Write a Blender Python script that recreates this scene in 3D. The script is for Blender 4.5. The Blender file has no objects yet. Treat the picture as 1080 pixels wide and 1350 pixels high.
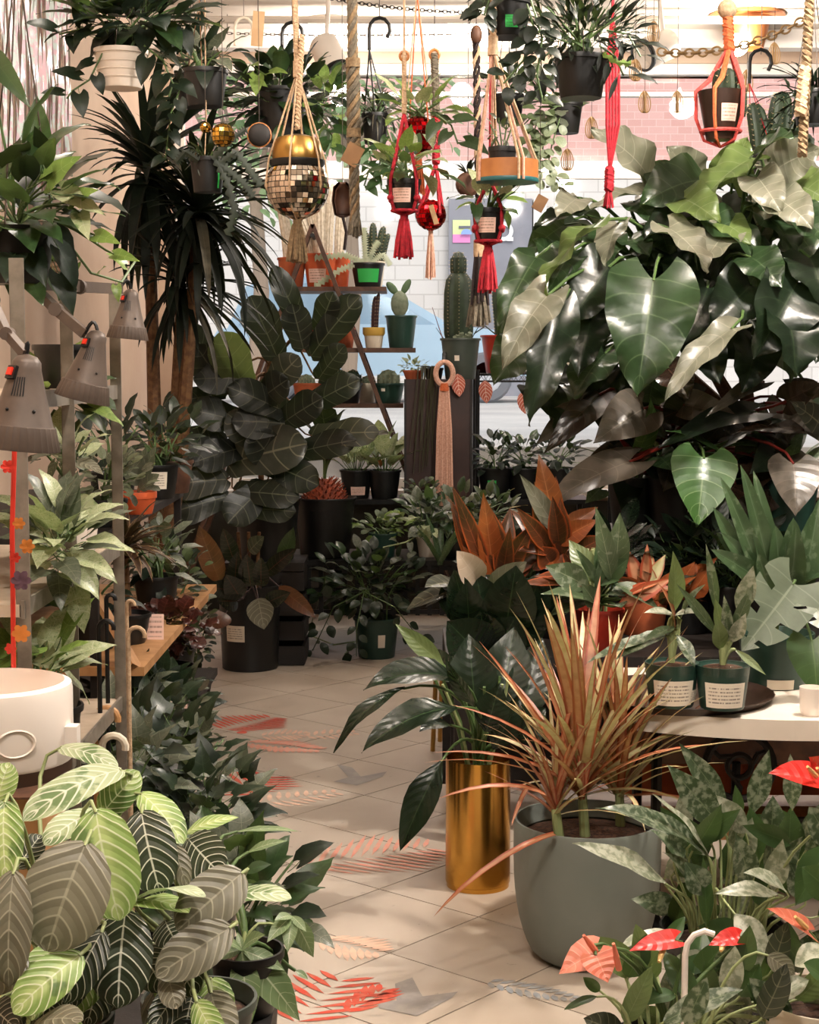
import bpy, math, random
from mathutils import Vector, Matrix, Quaternion
V = Vector
R = random.Random(7)
SC = bpy.context.scene
COL = SC.collection
# ------------------------------------------------------------------ camera
FP, HOR, CAMZ = 2160.0, 480.0, 1.45          # focal length in pixels, horizon row, eye height
PITCH = math.atan((675 - HOR) / FP)
cd = bpy.data.cameras.new('camera'); cam = bpy.data.objects.new('camera', cd); COL.objects.link(cam)
cd.sensor_fit = 'VERTICAL'; cd.sensor_height = 36.0; cd.lens = 36.0 * FP / 1350
cd.clip_start = .05; cd.clip_end = 200
cam.location = (0, 0, CAMZ); cam.rotation_euler = (math.pi / 2 - PITCH, 0, 0)
SC.camera = cam
# ------------------------------------------------------------------ view, world and daylight
SC.view_settings.view_transform = 'Standard'; SC.view_settings.look = 'None'
SC.view_settings.gamma = 1; SC.view_settings.use_curve_mapping = False
SC.view_settings.exposure = 1.0
w = bpy.data.worlds.new('World'); SC.world = w; w.use_nodes = True
w.node_tree.nodes['Background'].inputs[0].default_value = (.92, .95, 1, 1)
w.node_tree.nodes['Background'].inputs[1].default_value = .85
def light(name, kind, loc, energy, color, size=.1, rot=None, parent=None):
    d = bpy.data.lights.new(name, kind); d.energy = energy; d.color = color
    if kind in ('POINT', 'SPOT'): d.shadow_soft_size = size
    o = bpy.data.objects.new(name, d); COL.objects.link(o); o.location = loc
    if rot: o.rotation_euler = rot
    if parent: o.parent = parent; o.location = V(loc) - org(parent)
    return o
sun = light('sun', 'SUN', (0, 20, 20), 1.0, (1, .93, .86), rot=(math.radians(52), 0, math.radians(14)))
sun.data.angle = math.radians(20)
WARM = (1.0, .925, .85)
LAMPS_W = 66.0

# ------------------------------------------------------------------ pixel rays and helpers
def ray(px, py):
    x, y = (px - 540) / FP, -(py - 675) / FP
    return V((x, math.cos(PITCH) + y * math.sin(PITCH), -math.sin(PITCH) + y * math.cos(PITCH)))
def at(px, py, Y):
    d = ray(px, py); return V((0, 0, CAMZ)) + d * (Y / d.y)
def onz(px, py, z):
    d = ray(px, py); return V((0, 0, CAMZ)) + d * ((z - CAMZ) / d.z)
def pxm(n, Y):                                # n pixels at distance Y in metres
    return n / FP * Y * 1.004
def crop(x0, y0, s):
    return lambda x, y: (x0 + x / s, y0 + y / s)

ORG = {}
def org(o): return ORG[o.name]
def tag(o, label=None, cat=None, group=None, kind=None):
    if label: o['label'] = label
    if cat: o['category'] = cat
    if group: o['group'] = group
    if kind: o['kind'] = kind
    return o
def thing(name, label, cat, loc, group=None):
    o = bpy.data.objects.new(name, None); COL.objects.link(o); o.location = loc
    o.empty_display_size = .02
    ORG[o.name] = V(loc); return tag(o, label, cat, group)
def link(name, me, parent=None, loc=None):
    o = bpy.data.objects.new(name, me); COL.objects.link(o)
    if parent:
        o.parent = parent; ORG[o.name] = org(parent)
        if loc is not None: o.location = V(loc) - org(parent); ORG[o.name] = V(loc)
    else:
        o.location = loc or (0, 0, 0); ORG[o.name] = V(loc or (0, 0, 0))
    return o

class MB:
    def __init__(s): s.v = []; s.f = []; s.m = []; s.uv = []; s.mi = 0
    def add(s, vs, fs, uvs=None):
        b = len(s.v); s.v += [V(p) for p in vs]
        for k, f in enumerate(fs):
            s.f.append([b + i for i in f]); s.m.append(s.mi)
            s.uv.append([uvs[i] for i in f] if uvs else [(0, 0)] * len(f))
        return s
    def box(s, c, d, rz=0, rot=None):
        c = V(c); h = V(d) / 2
        q = rot or Matrix.Rotation(rz, 3, 'Z')
        vs = [c + q @ V((h.x * x, h.y * y, h.z * z)) for x in (-1, 1) for y in (-1, 1) for z in (-1, 1)]
        return s.add(vs, [(0, 1, 3, 2), (4, 6, 7, 5), (0, 4, 5, 1), (2, 3, 7, 6), (0, 2, 6, 4), (1, 5, 7, 3)])
    def bar(s, a, b, wd, th, up=(0, 0, 1)):      # a plank from a to b
        a, b = V(a), V(b); y = (b - a).normalized(); x = y.cross(V(up))
        if x.length < 1e-4: x = V((1, 0, 0))
        x.normalize(); z = x.cross(y)
        q = Matrix((x, y, z)).transposed()
        return s.box((a + b) / 2, (wd, (b - a).length, th), rot=q)
    def tube(s, pts, r, n=6, cap=True):
        pts = [V(p) for p in pts]; m = len(pts)
        rs = r if isinstance(r, (list, tuple)) else [r] * m
        vs = []; prev = None
        for i, p in enumerate(pts):
            t = (pts[min(i + 1, m - 1)] - pts[max(i - 1, 0)])
            t = t.normalized() if t.length > 1e-9 else V((0, 0, 1))
            if prev is None:
                x = t.cross(V((0, 0, 1)))
                if x.length < .1: x = t.cross(V((1, 0, 0)))
            else: x = prev - t * prev.dot(t)
            x.normalize(); y = t.cross(x); prev = x
            for k in range(n):
                a = 2 * math.pi * k / n
                vs.append(p + (x * math.cos(a) + y * math.sin(a)) * rs[i])
        fs = [(i * n + k, i * n + (k + 1) % n, (i + 1) * n + (k + 1) % n, (i + 1) * n + k) for i in range(m - 1) for k in range(n)]
        if cap: fs += [tuple(range(n))[::-1], tuple((m - 1) * n + k for k in range(n))]
        uvs = [(k / n, i / max(m - 1, 1)) for i in range(m) for k in range(n)]
        return s.add(vs, fs, uvs)
    def lathe(s, c, prof, n=24, rot=None, a0=0, a1=2 * math.pi, lobes=0, depth=0):
        c = V(c); vs = []; uvs = []; full = abs(a1 - a0 - 2 * math.pi) < 1e-6
        k_ = n if full else n + 1; tot = max(1e-6, prof[-1][1] - prof[0][1])
        for j, (r, z) in enumerate(prof):
            for k in range(k_):
                a = a0 + (a1 - a0) * k / n
                rr = r * (1 + depth * math.cos(lobes * a)) if lobes else r
                p = V((rr * math.cos(a), rr * math.sin(a), z))
                vs.append(c + (rot @ p if rot else p)); uvs.append((k / n, j / max(1, len(prof) - 1)))
        fs = [(j * k_ + k, j * k_ + (k + 1) % k_, (j + 1) * k_ + (k + 1) % k_, (j + 1) * k_ + k)
              for j in range(len(prof) - 1) for k in range(n)]
        return s.add(vs, fs, uvs)
    def ball(s, c, r, n=12, m=8, sc=(1, 1, 1), rot=None):
        pr = [(max(1e-4, math.sin(math.pi * j / m)) * r, -math.cos(math.pi * j / m) * r) for j in range(m + 1)]
        b = len(s.v); s.lathe((0, 0, 0), pr, n)
        for i in range(b, len(s.v)):
            p = V([s.v[i][k] * sc[k] for k in range(3)]); s.v[i] = V(c) + (rot @ p if rot else p)
        return s
    def build(s, name, mats, parent=None, loc=None, smooth=True, sharp=None):
        o = link(name, bpy.data.meshes.new(name), parent, loc)
        og = org(o); me = o.data
        me.from_pydata([p - og for p in s.v], [], s.f)
        for m in (mats if isinstance(mats, (list, tuple)) else [mats]): me.materials.append(MAT[m] if isinstance(m, str) else m)
        if any(s.m): me.polygons.foreach_set('material_index', s.m)
        u = me.uv_layers.new(name='uv'); flat = []
        for f in s.uv:
            for a in f: flat += [a[0], a[1]]
        u.data.foreach_set('uv', flat)
        if smooth:
            me.polygons.foreach_set('use_smooth', [True] * len(s.f))
            if sharp is not False: me.set_sharp_from_angle(angle=math.radians(sharp or 42))
        me.update(); return o
def bez(a, b, c, d, n=8):
    a, b, c, d = V(a), V(b), V(c), V(d); out = []
    for i in range(n + 1):
        t = i / n; out.append(a * (1 - t) ** 3 + b * 3 * t * (1 - t) ** 2 + c * 3 * t * t * (1 - t) + d * t ** 3)
    return out
def arc_pts(a, b, sag, n=6):
    a, b = V(a), V(b)
    return [a.lerp(b, i / n) + V((0, 0, -sag * 4 * (i / n) * (1 - i / n))) for i in range(n + 1)]

# ------------------------------------------------------------------ materials
MAT = {}
def srgb(h):
    h = h.lstrip('#'); o = []
    for i in (0, 2, 4):
        c = int(h[i:i + 2], 16) / 255; o.append(c / 12.92 if c < .04045 else ((c + .055) / 1.055) ** 2.4)
    return (*o, 1)
class NT:
    def __init__(s, name):
        s.mat = bpy.data.materials.new(name); s.mat.use_nodes = True; s.t = s.mat.node_tree
        s.b = s.t.nodes['Principled BSDF']; s.out = s.t.nodes['Material Output']; MAT[name] = s.mat
    def set(s, sock, v):
        if hasattr(v, 'is_linked') or isinstance(v, bpy.types.NodeSocket): s.t.links.new(v, sock)
        else: sock.default_value = v
    def n(s, typ, ins=None, **kw):
        nd = s.t.nodes.new(typ)
        for k, v in kw.items(): setattr(nd, k, v)
        for k, v in (ins or {}).items(): s.set(nd.inputs[k], v)
        return nd
    def m(s, op, a, b=0.0, c=0.0, clamp=False):
        nd = s.n('ShaderNodeMath', {0: a, 1: b, 2: c}, operation=op); nd.use_clamp = clamp; return nd.outputs[0]
    def mix(s, f, a, b, mode='MIX'):
        nd = s.n('ShaderNodeMix', data_type='RGBA', blend_type=mode); nd.clamp_factor = True
        s.set(nd.inputs[0], f); s.set(nd.inputs[6], a); s.set(nd.inputs[7], b); return nd.outputs[2]
    def step(s, x, lo, hi):
        nd = s.n('ShaderNodeMapRange', {0: x, 1: lo, 2: hi, 3: 0.0, 4: 1.0}, interpolation_type='SMOOTHSTEP'); return nd.outputs[0]
    def coord(s, k='Object'): return s.n('ShaderNodeTexCoord').outputs[k]
    def noise(s, scale, detail=3, vec=None, rough=.55):
        nd = s.n('ShaderNodeTexNoise', {'Scale': scale, 'Detail': detail, 'Roughness': rough}); s.set(nd.inputs['Vector'], vec or s.coord()); return nd.outputs['Fac']
    def rnd(s): return s.n('ShaderNodeObjectInfo').outputs['Random']
    def bump(s, h, strength=.3, dist=.01):
        nd = s.n('ShaderNodeBump', {'Strength': strength, 'Distance': dist}); s.set(nd.inputs['Height'], h)
        s.t.links.new(nd.outputs[0], s.b.inputs['Normal'])
    def fin(s, color, rough=.5, metal=0.0, spec=.5, **kw):
        s.set(s.b.inputs['Base Color'], color); s.set(s.b.inputs['Roughness'], rough)
        s.set(s.b.inputs['Metallic'], metal); s.b.inputs['Specular IOR Level'].default_value = spec
        for k, v in kw.items(): s.set(s.b.inputs[k.replace('_', ' ')], v)
        return s.mat
def plain(name, c, rough=.5, metal=0.0, c2=None, ns=12, bump=0, bs=60, spec=.5, rv=0, **kw):
    t = NT(name); col = srgb(c)
    if c2: col = t.mix(t.step(t.noise(ns, 4), .35, .68), srgb(c), srgb(c2))
    if rv: col = t.mix(t.m('MULTIPLY', t.rnd(), rv), col, srgb('#000000'))
    if bump: t.bump(t.noise(bs, 4), bump, .004)
    return t.fin(col, rough, metal, spec, **kw)
def leafmat(name, c, c2, vein=None, N=7, k=.6, vw=.08, mid=.04, midc=None, edge=None, ew=.75, blot=None, bs=30, bl=.5,
            rough=.38, trans=.12, stripe=None, spec=.5, puff=0, vs=1.0, rv=.35, centre=None, dim=.74, bsoft=.04):
    t = NT(name); uv = t.n('ShaderNodeSeparateXYZ', {0: t.coord('UV')})
    u, v = uv.outputs[0], uv.outputs[1]
    au = t.m('MULTIPLY', t.m('ABSOLUTE', t.m('SUBTRACT', u, .5)), 2.0)
    col = t.mix(t.step(t.noise(14, 3), .35, .7), srgb(c), srgb(c2))
    if centre: col = t.mix(t.step(t.m('ADD', au, t.m('MULTIPLY', t.noise(40, 2), .5)), .85, .35), col, srgb(centre))
    s = t.m('SUBTRACT', t.m('MULTIPLY', v, float(N)), t.m('MULTIPLY', t.m('POWER', au, 1.4), k * N / 3))
    fr = t.m('ABSOLUTE', t.m('SUBTRACT', t.m('FRACT', s), .5))
    vm = t.step(fr, .5 - vw, .5 - vw * .35)
    if blot: col = t.mix(t.step(t.noise(bs, 4), bl - bsoft, bl + bsoft), col, srgb(blot))
    if stripe: col = t.mix(t.step(au, .62, .3), col, srgb(stripe))
    if edge: col = t.mix(t.step(au, ew - .15, ew + .1), col, srgb(edge))
    if vein: col = t.mix(t.m('MULTIPLY', vm, vs), col, srgb(vein))
    if mid: col = t.mix(t.m('MULTIPLY', t.step(au, mid, mid * .4), .8), col, srgb(midc or vein or c2))
    if rv: col = t.mix(t.m('MULTIPLY', t.rnd(), rv), col, t.mix(.5, col, srgb('#0a120a')))
    if dim < 1: col = t.n('ShaderNodeHueSaturation', {'Hue': .5, 'Saturation': 1.0, 'Value': dim, 'Color': col}).outputs[0]
    if puff: t.bump(t.m('ADD', fr, t.m('MULTIPLY', t.noise(50, 2), .3)), puff, .006)
    t.fin(col, rough, 0.0, spec)
    if trans:
        tr = t.n('ShaderNodeBsdfTranslucent', {0: t.mix(.5, col, srgb('#9fc060'))})
        mx = t.n('ShaderNodeMixShader', {0: trans, 1: t.b.outputs[0], 2: tr.outputs[0]})
        t.t.links.new(mx.outputs[0], t.out.inputs[0])
    return t.mat
# ------------------------------------------------------------------ leaves
SHAPE = {  # half-width profile along the blade, and how far the base lobes reach back
 'ovate': ([(0, .03), (.05, .38), (.15, .74), (.3, .96), (.45, 1), (.6, .93), (.78, .65), (.92, .28), (1, 0)], 0),
 'lance': ([(0, .06), (.12, .45), (.3, .9), (.45, 1), (.65, .8), (.85, .36), (.95, .12), (1, 0)], 0),
 'strap': ([(0, .8), (.2, 1), (.5, .9), (.75, .65), (.92, .3), (1, 0)], 0),
 'heart': ([(0, .5), (.05, .74), (.14, .95), (.25, 1), (.42, .9), (.65, .6), (.85, .24), (.95, .07), (1, 0)], .2),
 'arrow': ([(0, .42), (.04, .7), (.12, .92), (.24, 1), (.42, .94), (.62, .74), (.8, .44), (.93, .16), (1, 0)], .2),
 'fiddle': ([(0, .2), (.04, .52), (.13, .72), (.26, .72), (.42, .82), (.58, .98), (.7, 1), (.84, .86), (.94, .52), (1, .1)], .04),
 'round': ([(0, .12), (.05, .45), (.18, .8), (.38, .99), (.55, 1), (.72, .9), (.86, .68), (.95, .38), (1, .05)], .03),
 'ivy': ([(0, .42), (.06, .72), (.16, 1), (.26, .72), (.36, .55), (.46, .6), (.56, .45), (.75, .22), (1, 0)], .12),
 'monstera': ([(0, .55), (.05, .78), (.14, .95), (.28, 1), (.5, .92), (.7, .66), (.88, .28), (1, 0)], .22),
 'spathe': ([(0, .6), (.06, .82), (.15, .97), (.28, 1), (.5, .85), (.72, .5), (.9, .16), (1, 0)], .2),
}
def prof_at(pr, t):
    for (a, x), (b, y) in zip(pr, pr[1:]):
        if t <= b:
            k = (t - a) / (b - a); return x + (y - x) * k
    return 0.0
def blade(shape, W, bend=.6, fold=.2, wave=.03, wf=2.5, ph=0.0, nu=6, nv=10, twist=0.0, cup=0.0, side=0.0):
    """unit-length blade: y along, x across, z the face; returns verts, faces, uvs, tip"""
    pr, lobe = SHAPE[shape]; vs = []; uvs = []; y = z = 0.0; last = 0.0
    ts = [.5 - .5 * math.cos(math.pi * (j / nv) ** 1.0) for j in range(nv + 1)]
    for j, t in enumerate(ts):
        a = bend * (t + last) / 2 * 1.0; d = t - last; last = t
        y += math.cos(a) * d; z -= math.sin(a) * d
        al = bend * t; hw = max(prof_at(pr, t), .012) * W / 2
        for i in range(nu + 1):
            u = -1 + 2 * i / nu; au = abs(u)
            x = u * hw * math.cos(fold)
            h = au * hw * math.sin(fold) - cup * hw * au * au + wave * au * au * math.sin(wf * 6.283 * t + ph + (1.1 if u > 0 else 0))
            tw = twist * t; x, h = x * math.cos(tw) - h * math.sin(tw), x * math.sin(tw) + h * math.cos(tw)
            yb = -lobe * au ** 1.6 * (1 - t) ** 2.5
            ca, sa = math.cos(al), math.sin(al)
            vs.append(V((x + side * t * t, y + ca * yb + sa * h, z - sa * yb + ca * h))); uvs.append(((u + 1) / 2, t))
    k = nu + 1; fs = []
    for j in range(nv):
        for i in range(nu):
            if shape == 'monstera':
                au = abs((i + .5) / nu * 2 - 1); t = (ts[j] + ts[j + 1]) / 2
                if .2 < t < .88 and au > .38 and j % 4 == 2: continue
            fs.append((j * k + i, j * k + i + 1, (j + 1) * k + i + 1, (j + 1) * k + i))
    return vs, fs, uvs, V((side, y, z))
def frame(yd, up):
    y = V(yd).normalized(); x = y.cross(V(up))
    if x.length < 1e-3: x = y.cross(V((.3, -.8, .5)))
    x.normalize(); z = x.cross(y); return Matrix((x, y, z)).transposed()
TOCAM = V((0, -1, .55))
def leaf(parent, shape, mat, base, tip, W, up=None, bend=.5, fold=.15, wave=.02, wf=2.5, root=None, stem='stem_green', sr=.004,
         nu=6, nv=10, twist=0.0, cup=0.0, name='leaf', arch=.5, side=0.0):
    """one leaf with its own stalk; base and tip in the room, W in metres"""
    base, tip = V(base), V(tip); ch = tip - base; L = ch.length
    vs, fs, uvs, tp = blade(shape, W / L, bend, fold, wave, wf, R.random() * 6, nu, nv, twist, cup, side)
    c = tp.length; L2 = L / c
    q0 = tp.rotation_difference(V((0, 1, 0))).to_matrix()
    q = frame(ch, up or TOCAM)
    mb = MB(); mb.add([base + q @ (q0 @ p) * L2 for p in vs], fs, uvs)
    if root is not None:
        root = V(root); d0 = (q @ (q0 @ V((0, 1, 0)))).normalized(); D = (base - root).length
        up0 = V((0, 0, 1)) if base.z > root.z - .02 else V((base.x - root.x, base.y - root.y, 0.4)).normalized()
        mb.mi = 1
        mb.tube(bez(root, root + up0 * D * arch, base - d0 * D * .25, base + d0 * L * .02, 7), [sr * (1.3 - .6 * i / 7) for i in range(8)], 5, cap=False)
    return mb.build(name, [mat, stem], parent, sharp=False)
TEMPL = {}
def templ(shape, mat, W, bend, fold, wave, pet, k, stem='stem_green', sr=.012, nu=4, nv=8, twist=0.0):
    key = (shape, mat, W, bend, fold, wave, pet, k, stem, sr)
    if key not in TEMPL:
        r = random.Random(str(key)); b = bend * r.uniform(.6, 1.4)
        vs, fs, uvs, tp = blade(shape, W * r.uniform(.85, 1.12), b, fold, wave, 2.2, r.random() * 6, nu, nv, twist + r.uniform(-.3, .3))
        mb = MB(); off = V((0, pet, 0)); mb.add([p + off for p in vs], fs, uvs)
        if pet > 0:
            mb.mi = 1; mb.tube([(0, pet * i / 3, -pet * .06 * math.sin(math.pi * i / 3)) for i in range(4)], [sr * 1.2, sr, sr, sr * .9], 4, cap=False)
        me = bpy.data.meshes.new('leaf'); me.from_pydata(mb.v, [], mb.f)
        me.materials.append(MAT[mat]); me.materials.append(MAT[stem])
        me.polygons.foreach_set('material_index', mb.m); me.polygons.foreach_set('use_smooth', [True] * len(mb.f))
        u = me.uv_layers.new(name='uv'); flat = []
        for f in mb.uv:
            for a in f: flat += [a[0], a[1]]
        u.data.foreach_set('uv', flat); me.update(); TEMPL[key] = me
    return TEMPL[key]
def put(parent, me, p, d, up, s, name='leaf'):
    o = bpy.data.objects.new(name, me); COL.objects.link(o); o.parent = parent
    m = frame(d, up).to_4x4(); m.translation = V(p) - org(parent)
    o.matrix_basis = m @ Matrix.Scale(s, 4); ORG[o.name] = V(p); return o
def sph(az, el): return V((math.cos(el) * math.cos(az), math.cos(el) * math.sin(az), math.sin(el)))
def rosette(parent, shape, mat, c, n, L, W=.3, el=(.2, 1.3), bend=1.0, fold=.25, wave=.01, pet=.3, az=(0, 6.283), stem='stem_green',
            sr=.012, rise=0.0, spread=.01, name='leaf', nv=8, var=4):
    """leaves from one crown, inner ones steeper and higher"""
    c = V(c); g = R.random() * 6
    for i in range(n):
        f = (i + .5) / n; a = az[0] + ((g + i * 2.39996) % 6.283) / 6.283 * (az[1] - az[0])
        e = el[0] + (el[1] - el[0]) * f + R.uniform(-.15, .15); d = sph(a, e)
        p = c + V((d.x, d.y, 0)) * spread + V((0, 0, rise * f))
        put(parent, templ(shape, mat, W, bend, fold, wave, pet, R.randrange(var), stem, sr, nv=nv), p, d, V((0, 0, 1)) if e < 1.4 else V((math.cos(a), math.sin(a), .01)) * -1,
            R.uniform(*L), name)
def bush(parent, shape, mats, c, rad, n, L, W=.6, bend=.6, fold=.15, wave=.02, pet=.5, root=None, nst=7, stem='stem_green', up=.35, sr=.012, droop=0.0, st_r=.004, fill=.35):
    """a crown of leaves round c, on a handful of stems from root"""
    c, rad = V(c), V(rad); mats = mats if isinstance(mats, (list, tuple)) else [mats]
    for i in range(n):
        z = 1 - 2 * (i + .5) / n; a = i * 2.39996 + R.uniform(-.4, .4); rr = math.sqrt(max(0, 1 - z * z))
        d = V((rr * math.cos(a), rr * math.sin(a), z)); k = R.uniform(fill, 1)
        p = c + V((d.x * rad.x, d.y * rad.y, d.z * rad.z)) * k
        dd = (d + V((R.uniform(-.5, .5), R.uniform(-.5, .5), R.uniform(-.3, .5) + up - droop))).normalized()
        s = R.uniform(*L)
        put(parent, templ(shape, R.choice(mats), W, bend, fold, wave, pet, R.randrange(4), stem, sr), p - dd * s * pet * .7, dd, V((dd.x * -.3, dd.y * -.3 - .35, 1)), s)
    if root is not None:
        for i in range(nst):
            d = V((R.uniform(-1, 1) * rad.x, R.uniform(-1, 1) * rad.y, R.uniform(-.2, .9) * rad.z)) * .8
            r = V(root) + V((R.uniform(-.2, .2) * rad.x, R.uniform(-.2, .2) * rad.y, 0))
            MB().tube(bez(r, r + V((0, 0, (c.z - r.z) * .5)), c + d * .5 - V((0, 0, rad.z * .2)), c + d, 6), [st_r * (1.2 - .1 * j) for j in range(7)], 5).build('stem', stem, parent)
def vine(parent, shape, mat, pts, n, L, W=.7, stem='stem_green', r=.0025, bend=.6, pet=.35, drop=.5):
    pts = [V(p) for p in pts]; MB().tube(pts, r, 5).build('vine_stem', stem, parent)
    seg = [(b - a).length for a, b in zip(pts, pts[1:])]; tot = sum(seg)
    for i in range(n):
        s = tot * (i + .6) / n; j = 0
        while j < len(seg) - 1 and s > seg[j]: s -= seg[j]; j += 1
        p = pts[j].lerp(pts[j + 1], min(1, s / max(seg[j], 1e-6))); t = (pts[j + 1] - pts[j]).normalized()
        sd = V((-t.z, 0, t.x)) * (1 if i % 2 else -1) + V((0, -.5, 0)) + t * .5 + V((R.uniform(-.4, .4), R.uniform(-.5, .2), -drop * R.random()))
        put(parent, templ(shape, mat, W, bend, .15, .02, pet, R.randrange(4), stem), p, sd, V((0, -.7, .7)), R.uniform(*L))
def mass(parent, shape, mats, c, rad, n, L, W=.5, up=.3, name='foliage', stem=None):
    """fine foliage nobody could count: one mesh"""
    c, rad = V(c), V(rad); mb = MB(); vs0 = [blade(shape, W, .6, .2, .03, 2, k, 2, 4) for k in range(3)]
    for i in range(n):
        z = 1 - 2 * (i + .5) / n; a = i * 2.39996; rr = math.sqrt(max(0, 1 - z * z)); k = R.uniform(.3, 1)
        d = V((rr * math.cos(a), rr * math.sin(a), z)); p = c + V((d.x * rad.x, d.y * rad.y, d.z * rad.z)) * k
        q = frame((d + V((R.uniform(-.6, .6), R.uniform(-.6, .6), up + R.uniform(-.4, .4)))), V((0, -.4, 1))); s = R.uniform(*L)
        vs, fs, uvs, _ = vs0[i % 3]; mb.mi = i % len(mats); mb.add([p + q @ v * s for v in vs], fs, uvs)
    o = mb.build(name, mats, parent, sharp=False); o['kind'] = 'stuff'; return o
# ------------------------------------------------------------------ pots
def pot(parent, p, rt, rb, h, mat, rim=.012, soil=True, lip=1.06, n=28, name='pot', th=.004, sd=.82, saucer=None, round_=False, fill='soil'):
    """a pot standing at p: wall, rim and the soil inside"""
    p = V(p); mb = MB()
    if round_:
        out = [(.001, 0), (rb * .9, 0), (rb, h * .02)] + [(rb + (rt - rb) * math.sin(math.pi / 2 * min(1, i / 8)) ** .8 * (1 if i < 9 else 1), h * (.02 + .96 * (i / 10) ** 1.35)) for i in range(1, 11)] + [(rt * .985, h)]
    else:
        out = [(.001, 0), (rb * .96, 0), (rb, .004)] + [(rb + (rt - rb) * k, (h - rim) * k) for k in (.5, 1)]
        if rim > 0: out += [(rt * lip, h - rim), (rt * lip * 1.01, h - rim * .3), (rt * lip, h)]
        else: out += [(rt, h)]
    ri = rt * (lip if rim > 0 and not round_ else 1) - th
    out += [(ri, h), (ri * .97, h * .93), (ri * .95 - .002, h * sd)]
    if not round_ and rim == 0: pass
    mb.lathe(p, out, n); o = mb.build(name, mat, parent)
    if soil:
        m2 = MB(); rr = ri * .95; m2.lathe(p + V((0, 0, h * sd)), [(rr, -.004), (rr * .8, .004), (rr * .4, .008), (.001, .01)], 16)
        m2.build('soil', fill, parent)
    if saucer: MB().lathe(p, [(.001, 0), (rb * 1.25, 0), (rb * 1.4, .015), (rb * 1.36, .016), (rb * 1.2, .005), (.001, .004)], n).build('saucer', saucer, parent)
    return o
def label_on(potobj, p, rt, rb, h, w, z0, z1, a=-1.57, mat='label'):
    """a paper label wrapped on a pot wall; w is its width in metres, z0-z1 its heights as shares of h"""
    p = V(p); mb = MB(); rm = rb + (rt - rb) * (z0 + z1) / 2; da = w / rm / 2; n = 6; vs = []; uv = []
    for j in (0, 1):
        z = h * (z0, z1)[j]; r = rb + (rt - rb) * z / h + .0022
        for i in range(n + 1):
            t = a - da + 2 * da * i / n; vs.append(p + V((r * math.cos(t), r * math.sin(t), z))); uv.append((i / n, j))
    mb.add(vs, [(i, i + 1, n + 2 + i, n + 1 + i) for i in range(n)], uv); return mb.build('label', mat, potobj)
def cord(parent, pts, r, mat, name='cord', n=6): return MB().tube(pts, r, n).build(name, mat, parent)
def rope(parent, a, b, r, mat, turns=18, name='rope'):
    """a two-ply twisted cord"""
    a, b = V(a), V(b); q = frame(b - a, (0.1, -1, .1)); mb = MB(); L = (b - a).length; n = max(8, int(turns * 6))
    for k in (0, 1):
        pts = []
        for i in range(n + 1):
            t = i / n; an = t * turns * 6.283 + k * math.pi
            pts.append(a + (b - a) * t + q @ V((math.cos(an), 0, math.sin(an))) * r * .55)
        mb.tube(pts, r * .6, 5)
    return mb.build(name, mat, parent)
def tassel(parent, top, L, r, mat, n=14, name='tassel'):
    top = V(top); mb = MB()
    for i in range(n):
        a = i * 2.4; rr = r * math.sqrt((i + .5) / n); d = V((math.cos(a), math.sin(a), 0))
        l = L * R.uniform(.88, 1)
        mb.tube([top, top + d * rr * .35 + V((0, 0, -l * .12)), top + d * rr * .75 + V((0, 0, -l * .6)), top + d * rr + V((0, 0, -l))], [r * .16, r * .2, r * .2, r * .16], 4)
    mb.tube([top + V((0, 0, .004)), top - V((0, 0, L * .07))], r * .42, 8); mb.tube([top - V((0, 0, L * .07)), top - V((0, 0, L * .12))], [r * .34, r * .5], 8)
    return mb.build(name, mat, parent)
def hook(parent, p, s, mat='black_plastic', name='hook'):
    """an open hook; p is where the load hangs, the ring is above"""
    p = V(p); pts = [p, p + V((0, 0, s * .5))] + [p + V((s * .32 - s * .32 * math.cos(t), 0, s * .62 + s * .36 * math.sin(t))) for t in (0, .5, 1, 1.57, 2.1, 2.7, 3.3, 3.9)]
    return MB().tube(pts, s * .06, 6).build(name, mat, parent)
# ------------------------------------------------------------------ the palette
plain('soil', '#2b1c14', .95, c2='#4a3020', ns=60, bump=.8, bs=200)
plain('bark_mix', '#5a3a26', .95, c2='#2c1a10', ns=90, bump=.9, bs=160)
plain('black_plastic', '#0d0d0d', .42, c2='#131312', ns=6)
plain('green_pot', '#1d3a30', .4, c2='#244238', ns=6)
plain('grey_green_pot', '#39423b', .45, c2='#444c44', ns=5)
plain('grey_pot', '#6d736c', .5, c2='#767b74', ns=5, bump=.05)
plain('white_plastic', '#d8cbbd', .4, c2='#e2d6c8', ns=4)
plain('white_enamel', '#efe4da', .35)
plain('terracotta', '#a8532c', .75, c2='#8c4424', ns=9, bump=.1)
plain('orange_pot', '#c2562b', .5, c2='#b24c25')
plain('red_pot', '#a02a18', .38, c2='#8d2314')
plain('yellow_pot', '#c9a24a', .5); plain('cream_pot', '#d9cdb8', .5)
plain('maroon_pot', '#3c1512', .35)
plain('teal', '#22585a', .4); plain('tag_green', '#2fae4f', .5)
plain('jute', '#8c7556', .95, c2='#6e5940', ns=120, bump=.6, bs=300)
plain('cream_rope', '#c2a484', .9, c2='#a88a6a', ns=120, bump=.5, bs=300)
plain('grey_rope', '#6f6656', .9, c2='#554d40', ns=120, bump=.5, bs=300)
plain('red_rope', '#b3182a', .8, c2='#8e1020', ns=120, bump=.5, bs=300)
plain('orange_rope', '#d06a3c', .85, c2='#b8552c', ns=120, bump=.5, bs=300)
plain('coral_rope', '#d3514a', .85, c2='#b83e3a', ns=120, bump=.5, bs=300)
plain('peach_rope', '#dcae98', .9, c2='#c6957e', ns=120, bump=.5, bs=300)
plain('dark_rope', '#2a1b18', .9, c2='#171010', ns=120, bump=.5, bs=300)
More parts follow.
